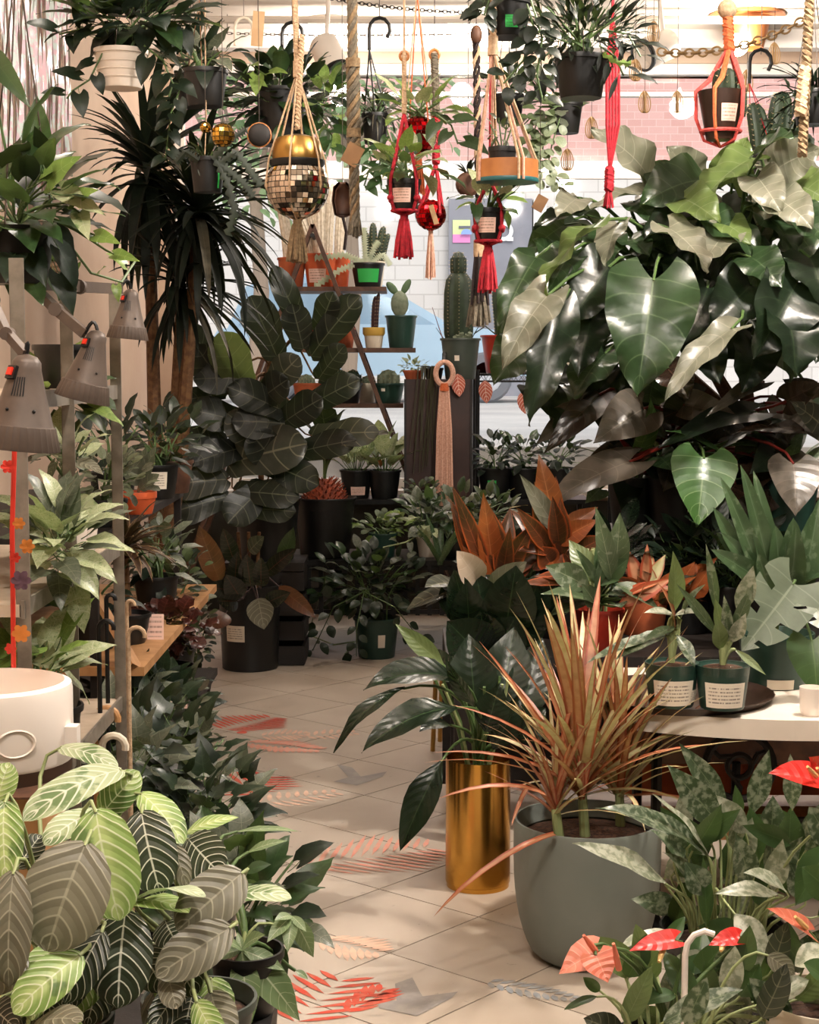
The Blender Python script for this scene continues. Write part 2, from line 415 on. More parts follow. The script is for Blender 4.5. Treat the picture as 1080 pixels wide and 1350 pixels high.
plain('black_metal', '#0c0b0b', .45, .3); plain('iron', '#17120f', .5, .6)
plain('steel', '#8c8478', .42, .4, c2='#787064', ns=30)
plain('lamp_brown', '#5a4d44', .5, .25, c2='#50443c', ns=20)
plain('red_switch', '#d8301c', .35); plain('wire', '#4a4038', .5, .6)
plain('wood', '#5b3a26', .6, c2='#42281a', ns=18, bump=.15)
plain('dark_wood', '#180f0a', .6, c2='#100a06', ns=18, bump=.15)
plain('light_wood', '#b98a5c', .55, c2='#a57647', ns=16, bump=.1)
plain('bent_wood', '#b0713a', .5, c2='#9a5e2d', ns=14)
plain('gold', '#d8a552', .2, 1.0, c2='#c8923e', ns=5)
plain('gold_satin', '#b08a4c', .32, 1.0)
plain('mirror_tile', '#cfc4b6', .06, 1.0, rv=.0); plain('mirror_dark', '#2a2622', .4, .4)
plain('red_mirror', '#c8141c', .1, 1.0); plain('red_mirror_dark', '#4c0608', .5, .2)
plain('gold_mirror', '#d2a54a', .1, 1.0)
plain('stem_green', '#4c6434', .5); plain('stem_pale', '#8f9a68', .5); plain('stem_dark', '#22301c', .55)
plain('stem_brown', '#5a3a22', .8, c2='#7a5a38', ns=40, bump=.4); plain('stem_red', '#7a2016', .45, c2='#5a1a14'); plain('stem_purple', '#3a1f1c', .5)
plain('caudex', '#9c4626', .85, c2='#5a2412', ns=40, bump=.6)
plain('cactus_dark', '#1c2a1a', .6, c2='#2a3a24', ns=20); plain('cactus_green', '#4c6440', .55, c2='#3c5434', ns=20)
plain('cactus_white', '#d8cdbb', .9, c2='#bfb29c', ns=60, bump=.6, bs=200); plain('spines', '#c8b48c', .8)
plain('cactus_grey', '#77806a', .7, c2='#5f6a54', ns=30)
plain('paper', '#e8dccb', .8); plain('paper_tag', '#c6a47c', .8, c2='#b8946c'); plain('kraft', '#8f6b48', .8, c2='#7d5a3a')
plain('pink_leaf', '#c9624a', .6, c2='#b2503c'); plain('pink_line', '#e8b8a0', .6)
plain('wire_gold', '#b08e62', .5, .4)
plain('coral', '#d9553c', .5); plain('string_plant', '#3c3a24', .7)
plain('spadix', '#e0b878', .6); plain('spadix_pink', '#e0785c', .5)
plain('board_brown', '#2c1610', .5, c2='#381e15', ns=8)
plain('purple', '#6c5062', .6); plain('flag_orange', '#e08a3a', .6); plain('flag_red', '#d23220', .55)
# lit glass of lamps
def emit(name, c, s):
    t = NT(name); t.fin(srgb(c), .4); t.b.inputs['Emission Color'].default_value = srgb(c); t.b.inputs['Emission Strength'].default_value = s
emit('lamp_glass', '#ffe9cf', 9.0); emit('bulb', '#ffe2b8', 30.0)
# paper label with rows of small print
def labelmat(name, c, ink, rows=7, head=True):
    t = NT(name); uv = t.n('ShaderNodeSeparateXYZ', {0: t.coord('UV')}); u, v = uv.outputs[0], uv.outputs[1]
    row = t.step(t.m('ABSOLUTE', t.m('SUBTRACT', t.m('FRACT', t.m('MULTIPLY', v, float(rows))), .5)), .24, .16)
    cell = t.n('ShaderNodeCombineXYZ', {0: t.m('MULTIPLY', u, 26.0), 1: t.m('FLOOR', t.m('MULTIPLY', v, float(rows)))}).outputs[0]
    ch = t.step(t.noise(1.7, 1, cell), .42, .5)
    ins = t.m('MULTIPLY', t.step(t.m('ABSOLUTE', t.m('SUBTRACT', u, .48)), .43, .39), t.step(t.m('ABSOLUTE', t.m('SUBTRACT', v, .5)), .42, .38))
    t.fin(t.mix(t.m('MULTIPLY', t.m('MULTIPLY', row, ch), t.m('MULTIPLY', ins, .75)), srgb(c), srgb(ink)), .7)
labelmat('label', '#e6dccb', '#5a4a40'); labelmat('label_pink', '#e6c0b0', '#7a5a4c', 5); labelmat('label_green', '#2fae4f', '#1c6a30', 4)
plain('wall_dark', '#3a352c', .9, c2='#2c2a22', ns=2)
# leaves
leafmat('maranta_lime', '#9cb868', '#7fa04e', '#e3ebc4', 7, .9, .12, .05, puff=.25, rough=.4, centre='#b8cc80', blot='#5c7a3c', bs=18, bl=.6, trans=.2, dim=.92)
leafmat('maranta_pale', '#bcc8a0', '#a4b688', '#e9ecd6', 7, .9, .14, .06, puff=.2, rough=.35, blot='#6f8a58', bs=20, bl=.56, trans=.15, dim=.92)
leafmat('maranta_dark', '#2a3322', '#353f2c', '#dfe0cd', 7, .9, .085, .05, puff=.3, rough=.4, rv=.15, trans=.05, dim=.92)
leafmat('maranta_grey', '#7c7866', '#6e6a58', '#a9a690', 6, .9, .09, .05, puff=.35, rough=.42, rv=.25, trans=.08, dim=.92)
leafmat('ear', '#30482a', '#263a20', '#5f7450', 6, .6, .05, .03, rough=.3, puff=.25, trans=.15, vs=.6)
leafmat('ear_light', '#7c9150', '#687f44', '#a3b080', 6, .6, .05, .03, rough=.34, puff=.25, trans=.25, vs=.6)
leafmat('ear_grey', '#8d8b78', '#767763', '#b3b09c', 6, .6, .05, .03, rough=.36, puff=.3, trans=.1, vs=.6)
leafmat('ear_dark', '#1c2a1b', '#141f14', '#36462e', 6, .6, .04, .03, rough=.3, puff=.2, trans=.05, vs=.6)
leafmat('phil_brown', '#2d1e17', '#3d2a20', '#5a4234', 6, .6, .04, .03, rough=.24, puff=.2, trans=.04, vs=.5)
leafmat('phil_grey', '#6f655a', '#575046', '#857a6c', 6, .6, .04, .03, rough=.26, puff=.2, trans=.04, vs=.5)
leafmat('phil_green', '#4f7a3c', '#3f6630', '#8aa870', 6, .6, .05, .04, rough=.28, puff=.2, trans=.2)
leafmat('fig', '#1a2118', '#232a20', '#6d705a', 5, .5, .05, .05, rough=.38, puff=.35, trans=.04, vs=.6)
leafmat('fig_light', '#45463a', '#363a30', '#8d8a70', 5, .5, .06, .06, rough=.36, puff=.35, trans=.05, vs=.7)
leafmat('fig_green', '#6d7a48', '#5c6a3c', '#8d9a68', 5, .5, .05, .05, rough=.4, puff=.3, trans=.25, vs=.6)
leafmat('rubber', '#2c2b22', '#23251c', '#5b4a38', 9, .3, .04, .05, rough=.25, trans=.03, midc='#6b3d30')
leafmat('rubber_red', '#7a4128', '#5d3220', '#94603e', 9, .3, .04, .05, rough=.3, trans=.1)
leafmat('pothos', '#2b4526', '#385530', '#4f6a42', 4, .4, .03, .03, rough=.32, trans=.15, vs=.5)
leafmat('pothos_dark', '#142117', '#1a2a1c', '#2b402c', 4, .4, .03, .03, rough=.42, trans=.05, vs=.5, spec=.35)
leafmat('pothos_pale', '#bcc09a', '#a2ac80', '#d2d4b4', 4, .4, .03, .03, rough=.36, trans=.2, blot='#6d8556', bs=30, bl=.6, dim=.95)
leafmat('pothos_lime', '#87a04e', '#6c8a40', '#a8bc74', 4, .4, .03, .03, rough=.36, trans=.25, dim=.9)
leafmat('ivy_dark', '#1f2f20', '#2a3c28', '#4c5c44', 4, .5, .04, .04, rough=.36, trans=.08, vs=.6)
leafmat('ivy_grey', '#6d7260', '#565e4c', '#95967f', 4, .5, .04, .04, rough=.4, trans=.08)
leafmat('lily', '#1a2b1c', '#132013', '#2c4028', 9, .6, .04, .035, rough=.27, puff=.2, trans=.04, vs=.5, midc='#3c5434')
leafmat('lily_light', '#7d8f5c', '#6a7c4a', '#9aa878', 9, .6, .04, .035, rough=.34, puff=.2, trans=.2, vs=.5)
leafmat('agla', '#43573a', '#384b30', '#586a4a', 5, .5, .03, .04, rough=.36, blot='#98a088', bs=75, bl=.53, bsoft=.1, trans=.08, midc='#8a9a74', vs=.3)
leafmat('agla_pale', '#8f977c', '#7c866c', '#a9ae96', 5, .5, .03, .04, rough=.36, blot='#c4c6b0', bs=70, bl=.5, bsoft=.1, trans=.08, midc='#b8bca4', vs=.3)
leafmat('agla_green', '#3f5c30', '#34502a', '#5f7a48', 5, .5, .03, .04, rough=.36, trans=.15, vs=.4)
leafmat('marginata', '#d6cf9e', '#bfb57e', None, mid=0, edge='#b86a48', ew=.78, rough=.42, trans=.12, rv=.3, dim=.92)
leafmat('marginata_red', '#c88e6a', '#b0704c', None, mid=0, edge='#a8482c', ew=.6, rough=.42, trans=.12, rv=.4, dim=.92)
leafmat('marginata_dry', '#b5804a', '#8f5c32', None, mid=0, edge='#a0552c', ew=.6, rough=.5, trans=.1, rv=.5, dim=.92)
leafmat('palm_dark', '#10180f', '#172115', None, mid=.05, midc='#202c19', rough=.5, trans=.02, rv=.3, spec=.3)
leafmat('palm_grey', '#6a6454', '#4c493c', None, mid=.05, midc='#8a8470', rough=.4, trans=.04, rv=.4)
leafmat('cordyline', '#6e3a22', '#4a2c1c', '#9c5a34', 9, .3, .03, .05, rough=.33, edge='#c05a2c', ew=.86, trans=.12, midc='#b0603c')
leafmat('cordyline_orange', '#b35c2c', '#8c4322', '#c87a44', 9, .3, .03, .05, rough=.36, trans=.2, midc='#d08a54')
leafmat('dieff', '#5c6f4e', '#4b5e40', '#7d8a68', 7, .6, .04, .04, rough=.38, blot='#8f9a80', bs=34, bl=.58, trans=.12, midc='#a0aa88')
leafmat('strap_green', '#4a6440', '#3a5232', None, mid=.06, midc='#6a8060', rough=.4, blot='#6d8060', bs=26, bl=.6, trans=.1)
leafmat('monstera', '#6f7a66', '#5d6956', '#8f9a84', 5, .5, .05, .05, rough=.38, puff=.2, trans=.1, vs=.5)
leafmat('pachira', '#7f9468', '#6b8258', '#b0bc94', 8, .4, .05, .07, rough=.42, trans=.2, midc='#d0d6b4', dim=.92)
leafmat('heuchera', '#4a1c18', '#33120f', '#7a4438', 5, .4, .05, .05, rough=.3, trans=.06)
leafmat('crypt', '#5d3f2c', '#3d2a1c', None, mid=0, edge='#b89a74', ew=.8, rough=.4, trans=.05)
leafmat('tiny', '#56643f', '#445232', None, mid=.06, rough=.45, trans=.12)
leafmat('tiny_dark', '#1e2a1c', '#2a3826', None, mid=.06, rough=.45, trans=.06)
leafmat('tiny_pale', '#98a486', '#7c8a68', None, mid=.08, rough=.45, trans=.15)
leafmat('spathe_red', '#d31b16', '#b81410', '#e04a3a', 5, .5, .04, .03, rough=.38, puff=.35, trans=.1, rv=.1, dim=.92)
leafmat('spathe_peach', '#e2836a', '#d86f58', '#eea890', 5, .5, .05, .04, rough=.4, puff=.35, trans=.15, rv=.1, dim=.92)
leafmat('white_bract', '#dcc8b2', '#d0b8a0', '#e8dac8', 5, .4, .03, .03, rough=.45, trans=.15, dim=.92)
leafmat('foil', '#efc0c8', '#e0c8d4', None, mid=0, rough=.25, trans=0, blot='#d8e4dc', bs=30, bl=.5, dim=.92)
leafmat('ornament_pink', '#c9624a', '#b9553e', '#efc8b4', 6, .9, .16, .07, rough=.6, trans=0, rv=.1, dim=.92)
# ------------------------------------------------------------------ room
XL, XR, YB, YF, ZC = -1.46, 2.9, -1.6, 9.6, 3.3
t = NT('tile'); c = t.mix(t.step(t.noise(2.2, 5, t.n('ShaderNodeNewGeometry').outputs['Position']), .3, .75), srgb('#bdb0a1'), srgb('#ab9d8d'))
c = t.mix(t.m('MULTIPLY', t.rnd(), .18), c, srgb('#8f8070'))
c = t.mix(t.m('MULTIPLY', t.step(t.noise(26, 3, t.n('ShaderNodeNewGeometry').outputs['Position']), .68, .74), .5), c, srgb('#6d5d4e'))
t.fin(c, t.m('ADD', .3, t.m('MULTIPLY', t.noise(3, 3, t.n('ShaderNodeNewGeometry').outputs['Position']), .25)))
plain('grout', '#6a5d50', .9)
plain('wall_paint', '#c2a993', .85, c2='#b89d87', ns=2, bump=.12, bs=40)
plain('ceiling_paint', '#d2c8bc', .9, c2='#c4b8aa', ns=3, bump=.2, bs=25)
plain('trim_white', '#d9d2ca', .5)
def structure(name, mb, mat, smooth=False, parent=None):
    o = mb.build(name, mat, parent, smooth=smooth)
    if not parent: o['kind'] = 'structure'
    return o
floor = structure('floor', MB().box(((XL + XR) / 2, (YB + YF) / 2, -.06), (XR - XL + .3, YF - YB + .3, .11)), 'grout')
TS = .352; ang = math.radians(-41); O0 = onz(500, 1172, 0); e1 = V((math.cos(ang), math.sin(ang), 0)); e2 = V((-e1.y, e1.x, 0))
mb = MB(); g = TS - .004
mb.box((0, 0, -.0025), (g, g, .005)); tile_me = None
for i in range(-22, 23):
    for j in range(-22, 23):
        p = O0 + e1 * (i + .5) * TS + e2 * (j + .5) * TS
        if XL - .2 < p.x < 1.9 and 2.2 < p.y < YF + .2:
            if tile_me is None:
                o = mb.build('tile', 'tile', floor, loc=(0, 0, 0), smooth=False); tile_me = o.data
            else: o = link('tile', tile_me, floor)
            o.location = p; o.rotation_euler = (0, 0, ang)
structure('wall_left', MB().box((XL - .05, (YB + YF) / 2, ZC / 2), (.1, YF - YB, ZC)), 'wall_paint')
structure('wall_right', MB().box((XR + .05, (YB + YF) / 2, ZC / 2), (.1, YF - YB, ZC)), 'wall_dark')
structure('wall_rear', MB().box(((XL + XR) / 2, YB - .05, ZC / 2), (XR - XL + .2, .1, ZC)), 'wall_dark')
structure('ceiling', MB().box(((XL + XR) / 2, (YB + YF) / 2, ZC + .05), (XR - XL + .2, YF - YB + .2, .1)), 'ceiling_paint')
# shop window: wall below and beside it, frame, bars and panes
WX0, WX1, WZ0, WZ1 = -1.36, 2.82, .72, 3.17
mb = MB().box(((XL + XR) / 2, YF + .08, WZ0 / 2), (XR - XL + .2, .16, WZ0)).box(((XL + XR) / 2, YF + .08, (WZ1 + ZC) / 2), (XR - XL + .2, .16, ZC - WZ1))
mb.box(((XL - .1 + WX0) / 2, YF + .08, ZC / 2), (WX0 - XL + .1, .159, ZC)).box(((XR + .1 + WX1) / 2, YF + .08, ZC / 2), (XR + .1 - WX1, .159, ZC))
structure('wall_front', mb, 'wall_paint')
structure('wall_front_dark_sheet', MB().box(((XL + XR) / 2, YF - .012, WZ0 / 2 - .03), (XR - XL, .02, WZ0 - .08)), 'wall_dark')  # dark sheet added over the beige wall, to darken it below the sill
win = MB().box(((WX0 + WX1) / 2, YF + .02, WZ0 - .02), (WX1 - WX0 + .1, .3, .04)).build('window_1', 'trim_white', smooth=False); win['kind'] = 'structure'
for z, h in ((WZ0 + .03, .06), (2.55, .06), (3.0, .025), (WZ1 - .03, .06)):
    MB().box(((WX0 + WX1) / 2, YF + .05, z), (WX1 - WX0, .06, h)).build('frame_bar', 'trim_white', win, smooth=False)
for x in (WX0 + .03, WX1 - .03):
    MB().box((x, YF + .05, (WZ0 + WZ1) / 2), (.055, .058, WZ1 - WZ0)).build('frame_post', 'trim_white', win, smooth=False)
t = NT('window_glass'); tr = t.n('ShaderNodeBsdfTransparent', {0: (.96, .97, .97, 1)}); gl = t.n('ShaderNodeBsdfGlossy', {0: (1, 1, 1, 1), 1: .03})
mx = t.n('ShaderNodeMixShader', {0: .025, 1: tr.outputs[0], 2: gl.outputs[0]}); t.t.links.new(mx.outputs[0], t.out.inputs[0])
for x0, x1 in ((WX0, WX1),):
    for z0, z1 in ((WZ0, 2.55), (2.55, 3.0), (3.0, WZ1)):
        MB().box(((x0 + x1) / 2, YF + .05, (z0 + z1) / 2), (x1 - x0 - .05, .008, z1 - z0 - .03)).build('pane', 'window_glass', win, smooth=False)
# a painted beam and a pipe under the ceiling by the window
for nm, y, z, h in (('trim_1', 9.35, ZC - .05, .1),):
    structure(nm, MB().box(((XL + XR) / 2, y, z), (XR - XL, .12, h)), 'trim_white')
structure('trim_2', MB().tube([(XL, 8.75, 3.24), (XR, 8.75, 3.24)], .02, 8), 'ceiling_paint', True)
# floor stencils: painted leaves and arrows on the tiles
plain('paint_red', '#c8442e', .7, c2='#b8604a', ns=30); plain('paint_pink', '#d98f7c', .7, c2='#c9a08c', ns=26); plain('paint_peach', '#dfb8a0', .7, c2='#c8aa96', ns=26)
plain('paint_grey', '#8a8480', .7, c2='#9a938c', ns=20); plain('paint_blue', '#7f8488', .7, c2='#9a958e', ns=30)
def flat(polys, mat, label):
    mb = MB()
    for k, pl in enumerate(polys):
        b = [V((p.x, p.y, .0012 + k * 4e-5)) for p in pl]; mb.add(b, [tuple(range(len(b)))])
    for k, f in enumerate(mb.f):
        a, b, c = (mb.v[i] for i in f[:3])
        if (b - a).cross(c - b).z < 0: mb.f[k] = f[::-1]
    o = mb.build('floor_stencil', mat, floor, smooth=False); o['label'] = label
def fern(a, b, n, ln, wd, mat, label, spread=.9, taper=True):
    A, B = onz(*a, 0), onz(*b, 0); d = (B - A); L = d.length; d.normalize(); s = V((-d.y, d.x, 0)); polys = []
    for i in range(n):
        t = (i + .5) / n; c = A + d * L * t; l = ln * ((1 - abs(t - .4) * 1.1) if taper else 1)
        for q in (-1, 1):
            e = (d * math.cos(spread) + s * q * math.sin(spread)); nn = V((-e.y, e.x, 0)); c2 = c + s * q * wd * .3
            polys.append([c2, c2 + e * l * .35 + nn * wd, c2 + e * l * .75 + nn * wd * .8, c2 + e * l, c2 + e * l * .75 - nn * wd * .8, c2 + e * l * .35 - nn * wd])
    flat(polys, mat, label)
fern((292, 962), (360, 946), 12, .2, .008, 'paint_red', 'red feathery leaf stencil', 1.25)
flat([[onz(319, 966, 0) + V((math.cos(a), math.sin(a), 0)) * .022 for a in [k * .7854 for k in range(8)]]], 'paint_red', 'red dot stencil')
fern((342, 971), (405, 968), 8, .12, .009, 'paint_peach', 'peach fern stencil', 1.2); fern((400, 971), (470, 966), 7, .1, .009, 'paint_peach', 'peach fern stencil', 1.2)
fern((322, 979), (422, 989), 13, .12, .012, 'paint_pink', 'pink solid leaf stencil', 1.1)
fern((280, 1050), (352, 1024), 8, .24, .009, 'paint_red', 'red palm stencil', .95); fern((312, 1063), (446, 1045), 11, .11, .009, 'paint_peach', 'peach fern stencil', 1.15)
fern((398, 1143), (566, 1118), 12, .26, .008, 'paint_pink', 'pink palm frond stencil', .95); fern((420, 1238), (500, 1256), 8, .12, .009, 'paint_peach', 'worn peach fern stencil')
fern((385, 1352), (452, 1290), 7, .2, .009, 'paint_red', 'red palm frond stencil', .95); fern((452, 1338), (505, 1306), 5, .12, .009, 'paint_red', 'red palm frond stencil', .5)
fern((640, 1294), (760, 1318), 10, .06, .008, 'paint_blue', 'blue grey fern stencil')
c5 = crop(250, 860, 2.4)
for pts in ([(465, 355), (515, 365), (542, 394), (625, 378), (610, 394), (530, 422), (455, 410), (503, 396)],
            [(650, 1050), (705, 1030), (730, 1078), (738, 1090), (850, 1075), (830, 1094), (720, 1152), (600, 1127), (595, 1106), (655, 1104)]):
    P = [onz(*c5(*p), 0) for p in pts]; flat([P[:3] + [P[-1]], [P[-1], P[2], P[3], P[4], P[5], P[6]]] if len(P) == 8 else [P[:4] + [P[-1]], [P[-1]] + P[3:9]], 'paint_grey', 'grey arrow stencil')
# ------------------------------------------------------------------ street outside
plain('street_pale', '#b9b6b2', .9, c2='#a8a6a4', ns=1); plain('door_grey', '#8b8a92', .6, c2='#828189', ns=3); plain('ledge', '#e4ded8', .8)
def brickmat(name, c, c2, mortar, sc):
    t = NT(name); b = t.n('ShaderNodeTexBrick', {'Color1': srgb(c), 'Color2': srgb(c2), 'Mortar': srgb(mortar), 'Scale': sc, 'Mortar Size': .012})
    sw = t.n('ShaderNodeSeparateXYZ', {0: t.coord()}); cb = t.n('ShaderNodeCombineXYZ', {0: sw.outputs[0], 1: sw.outputs[2]})
    t.set(b.inputs['Vector'], cb.outputs[0]); t.fin(b.outputs[0], .9)
brickmat('brick_pink', '#d0a49c', '#c8988f', '#d6b4ac', 2.2); brickmat('stone_white', '#d6d0cb', '#cdc6c0', '#bdb6b0', 1.1)
structure('street', MB().box((2, 30, .85), (60, 40.2, .2)), 'street_pale')
YW = 26.0
bd = thing('street_building', 'pale pink brick building with white stone base across the street', 'building', (0, YW, .95))
MB().box((1, YW + .5, 2.7), (40, 1, 3.5)).build('stone_base', 'stone_white', bd, smooth=False)
MB().box((1, YW + .6, 8.5), (40, 1, 8.1)).build('brick_wall', 'brick_pink', bd, smooth=False)
MB().box((1, YW + .35, 4.5), (40, .8, .22)).build('ledge', 'ledge', bd, smooth=False)
MB().box((1, YW + .4, 5.95), (40, .6, .12)).build('ledge', 'ledge', bd, smooth=False)
a, b = at(592, 262, YW - .2), at(700, 520, YW - .2)
dr = MB().box(((a.x + b.x) / 2, YW - .1, (a.z + .95) / 2), (b.x - a.x, .25, a.z - .95)).build('door', 'door_grey', bd, smooth=False); dr['label'] = 'grey metal street door'
MB().box((b.x + .12, YW - .1, (a.z + .95) / 2), (.2, .3, a.z - .95)).build('door_frame', 'ledge', bd, smooth=False)
plain('stk_yellow', '#d6dca0', .6); plain('stk_pink', '#e08ac0', .6); plain('stk_blue', '#8fa8dc', .6); plain('stk_ink', '#6a6a74', .6); plain('stk_white', '#f2f0ee', .6)
def stick(x0, y0, x1, y1, mat, dy=0):
    p, q = at(x0, y0, YW - .24), at(x1, y1, YW - .24); MB().box(((p.x + q.x) / 2, YW - .235 - dy, (p.z + q.z) / 2), (abs(q.x - p.x), .02, abs(p.z - q.z))).build('sticker', mat, dr, smooth=False)
stick(597, 290, 620, 309, 'stk_yellow'); stick(597, 309, 620, 320, 'stk_pink'); stick(605, 298, 620, 301, 'stk_ink', .02)
pc = at(615, 309, YW - .3); mb = MB(); mb.add([pc + V((math.cos(k * .314), 0, math.sin(k * .314))) * .085 for k in range(11)] , [tuple(range(11))]); mb.build('sticker', 'stk_blue', dr)
pc = at(664, 305, YW - .25); mb = MB(); mb.lathe(pc, [(.09, 0), (.09, .02), (.15, .02), (.15, 0)], 20, rot=Matrix.Rotation(math.pi / 2, 3, 'X')); mb.box(pc + V((.1, -.02, -.12)), (.1, .02, .06)); mb.build('sticker', 'stk_white', dr, smooth=False)
# parked car
plain('car_blue', '#9fb6c8', .3, .2); plain('car_glass', '#8fa6b8', .1, .1); plain('tyre', '#6b6b70', .8); plain('rim', '#b8b8bc', .4, .5); plain('car_red', '#d86a6a', .4)
cx, cy, cz = at(505, 500, 22).x, 22.0, .95
car = thing('parked_car', 'pale blue car parked on the street outside the shop window', 'car', (cx, cy, cz))
def sect(pts, y0, y1, nm, mat, inset=0):
    mb = MB(); n = len(pts); vs = [V((cx + x, y0, cz + z)) for x, z in pts] + [V((cx + x, y1, cz + z)) for x, z in pts]
    mb.add(vs, [tuple(range(n)), tuple(range(2 * n - 1, n - 1, -1))] + [(i, n + i, n + (i + 1) % n, (i + 1) % n) for i in range(n)]); return mb.build(nm, mat, car, smooth=False)
sect([(-2.2, .35), (-2.25, .7), (-2.1, .95), (-1.2, 1.02), (.9, 1.0), (1.75, .9), (2.05, .7), (2.05, .35)], cy - .85, cy + .85, 'body', 'car_blue')
sect([(-2.0, .95), (-1.75, 1.5), (-1.2, 1.66), (-.2, 1.64), (.9, 1.0)], cy - .72, cy + .72, 'cabin', 'car_blue')
sect([(-1.85, 1.0), (-1.62, 1.46), (-.8, 1.56), (-.8, 1.0)], cy - .74, cy + .74, 'window', 'car_glass'); sect([(-.72, 1.0), (-.72, 1.56), (-.25, 1.54), (.7, 1.0)], cy - .74, cy + .74, 'window', 'car_glass')
MB().box((cx + 1.95, cy - .6, cz + .78), (.25, .5, .16)).build('tail_light', 'car_red', car, smooth=False)
for x in (-1.4, 1.35):
    for y in (-.78, .78):
        wq = Matrix.Rotation(math.pi / 2, 3, 'X')
        wh = MB().lathe((cx + x, cy + y + .1, cz + .33), [(.2, 0), (.3, 0), (.33, .03), (.33, .17), (.3, .2), (.2, .2)], 20, rot=wq).build('wheel', 'tyre', car)
        MB().lathe((cx + x, cy + y + .1, cz + .33), [(.001, .03), (.2, .03), (.2, .17), (.001, .17)], 16, rot=wq).build('rim', 'rim', wh)
# street trees: trunk, boughs and a loose crown
plain('bark', '#8a7868', .9); leafmat('street_leaf', '#7fa070', '#9ab88c', None, mid=0, rough=.5, trans=.35)
for (px, py, Y, rx, rz, n, lb) in ((455, 95, 19, 1.7, 1.25, 900, 'leafy street tree before the pink brick building'), (330, 150, 17, 1.0, 1.3, 500, 'smaller street tree beside the shop window corner')):
    c0 = at(px, py, Y); tr = thing('street_tree', lb, 'tree', (c0.x, Y, .95))
    MB().tube([(c0.x, Y, .95), (c0.x + .1, Y, 2.2), (c0.x, Y, c0.z)], [.1, .08, .05], 8).build('trunk', 'bark', tr)
    for k in range(6):
        a = k * 1.05; MB().tube([(c0.x + .03, Y, c0.z - rz * .7), c0 + V((math.cos(a) * rx * .5, math.sin(a) * .5, -.1)), c0 + V((math.cos(a) * rx * .9, math.sin(a) * .9, .5 * rz))], [.04, .025, .01], 5).build('bough', 'bark', tr)
    mass(tr, 'ovate', ['street_leaf'], c0, (rx, 1.0, rz), n, (.1, .2), .6, name='foliage')
# ------------------------------------------------------------------ lamps of the shop
def dome_lamp(p, label, group=None, wt=LAMPS_W, r=.13):
    t = thing('ceiling_lamp', label, 'lamp', p, group); p = V(p)
    MB().lathe(p, [(.001, 0), (r * 1.05, 0), (r * 1.08, -.02), (r * .98, -.03)], 24).build('base_plate', 'trim_white', t)
    MB().lathe(p, [(r * .95, -.025), (r * .85, -.06), (r * .5, -.09), (.001, -.1)], 24).build('glass', 'lamp_glass', t)
    light('lamp_light', 'POINT', p - V((0, 0, .2)), wt, WARM, .07, parent=t)
p = at(435, 40, 9.05); dome_lamp((p.x, 9.05, ZC), 'white glass dome ceiling lamp near the white spotlight by the window', wt=12)
p = at(618, 40, 9.05); dome_lamp((p.x, 9.05, ZC), 'lit glass dome ceiling lamp above the beaded hangers and street door', wt=16)
for x, y, wt, lb in ((1.45, 3.9, 2.15, 'the white table'), (-.25, 1.3, .95, 'the striped prayer plants'), (1.1, 1.6, .7, 'the flamingo flowers'), (-.75, 3.9, .28, 'the steel rack'), (.1, 6.9, .2, 'the far end of the aisle')):
    dome_lamp((x, y, ZC), 'glass dome lamp on the shop ceiling over ' + lb, 'dome lamps over the aisle', wt=LAMPS_W * wt)
plain('copper', '#a8683c', .35, .7)
p = at(985, 22, 8.9); cl = thing('copper_lamp', 'copper cone ceiling lamp with a glowing bulb', 'lamp', (p.x, 8.9, ZC))
MB().lathe((p.x, 8.9, ZC), [(.001, 0), (.2, 0), (.2, -.015), (.13, -.02), (.09, -.18), (.085, -.18), (.12, -.022)], 24).build('shade', 'copper', cl)
MB().ball((p.x - .06, 8.84, ZC - .17), .06, 14, 10).build('bulb', 'bulb', cl)
light('lamp_light', 'POINT', (p.x - .06, 8.72, ZC - .22), 30, WARM, .08, parent=cl)
plain('spot_white', '#e0d6ca', .4)
def spot(px, py, Y, aim, label, track=None):
    p = at(px, py, Y); s = thing('spotlight', label, 'spotlight', (p.x, Y, ZC)); d = V(aim).normalized(); q = frame(V((0, 0, 1)).cross(d).cross(d) * -1 if False else d, (0, 0, 1))
    q2 = V((0, 0, 1)).rotation_difference(d).to_matrix()
    MB().tube([(p.x, Y, ZC), p - d * .04], .012, 8).build('arm', 'spot_white', s)
    MB().lathe(p - d * .1, [(.001, 0), (.06, .002), (.075, .02), (.078, .2), (.07, .205), (.066, .15), (.001, .13)], 24, rot=q2).build('can', 'spot_white', s)
    MB().lathe(p + d * .1, [(.079, -.012), (.083, 0), (.083, .012), (.07, .012)], 24, rot=q2).build('rim', 'black_metal', s)
    if track: MB().box((p.x + .05, Y, ZC - .02), (track, .05, .035)).build('track', 'spot_white', s, smooth=False)
spot(434, 74, 8.4, (.35, -.35, -.75), 'white can spotlight beside the disco ball hanger')
spot(868, 64, 8.4, (-.7, -.4, -.35), 'white can spotlight on a ceiling track', .55)
# ------------------------------------------------------------------ furniture
plain('table_white', '#e6dccf', .4, c2='#d8cdbf', ns=4); plain('tray_brown', '#2a1a12', .4, c2='#3a261a', ns=8); plain('shelf_pale', '#b9a893', .6, c2='#a59480', ns=10)
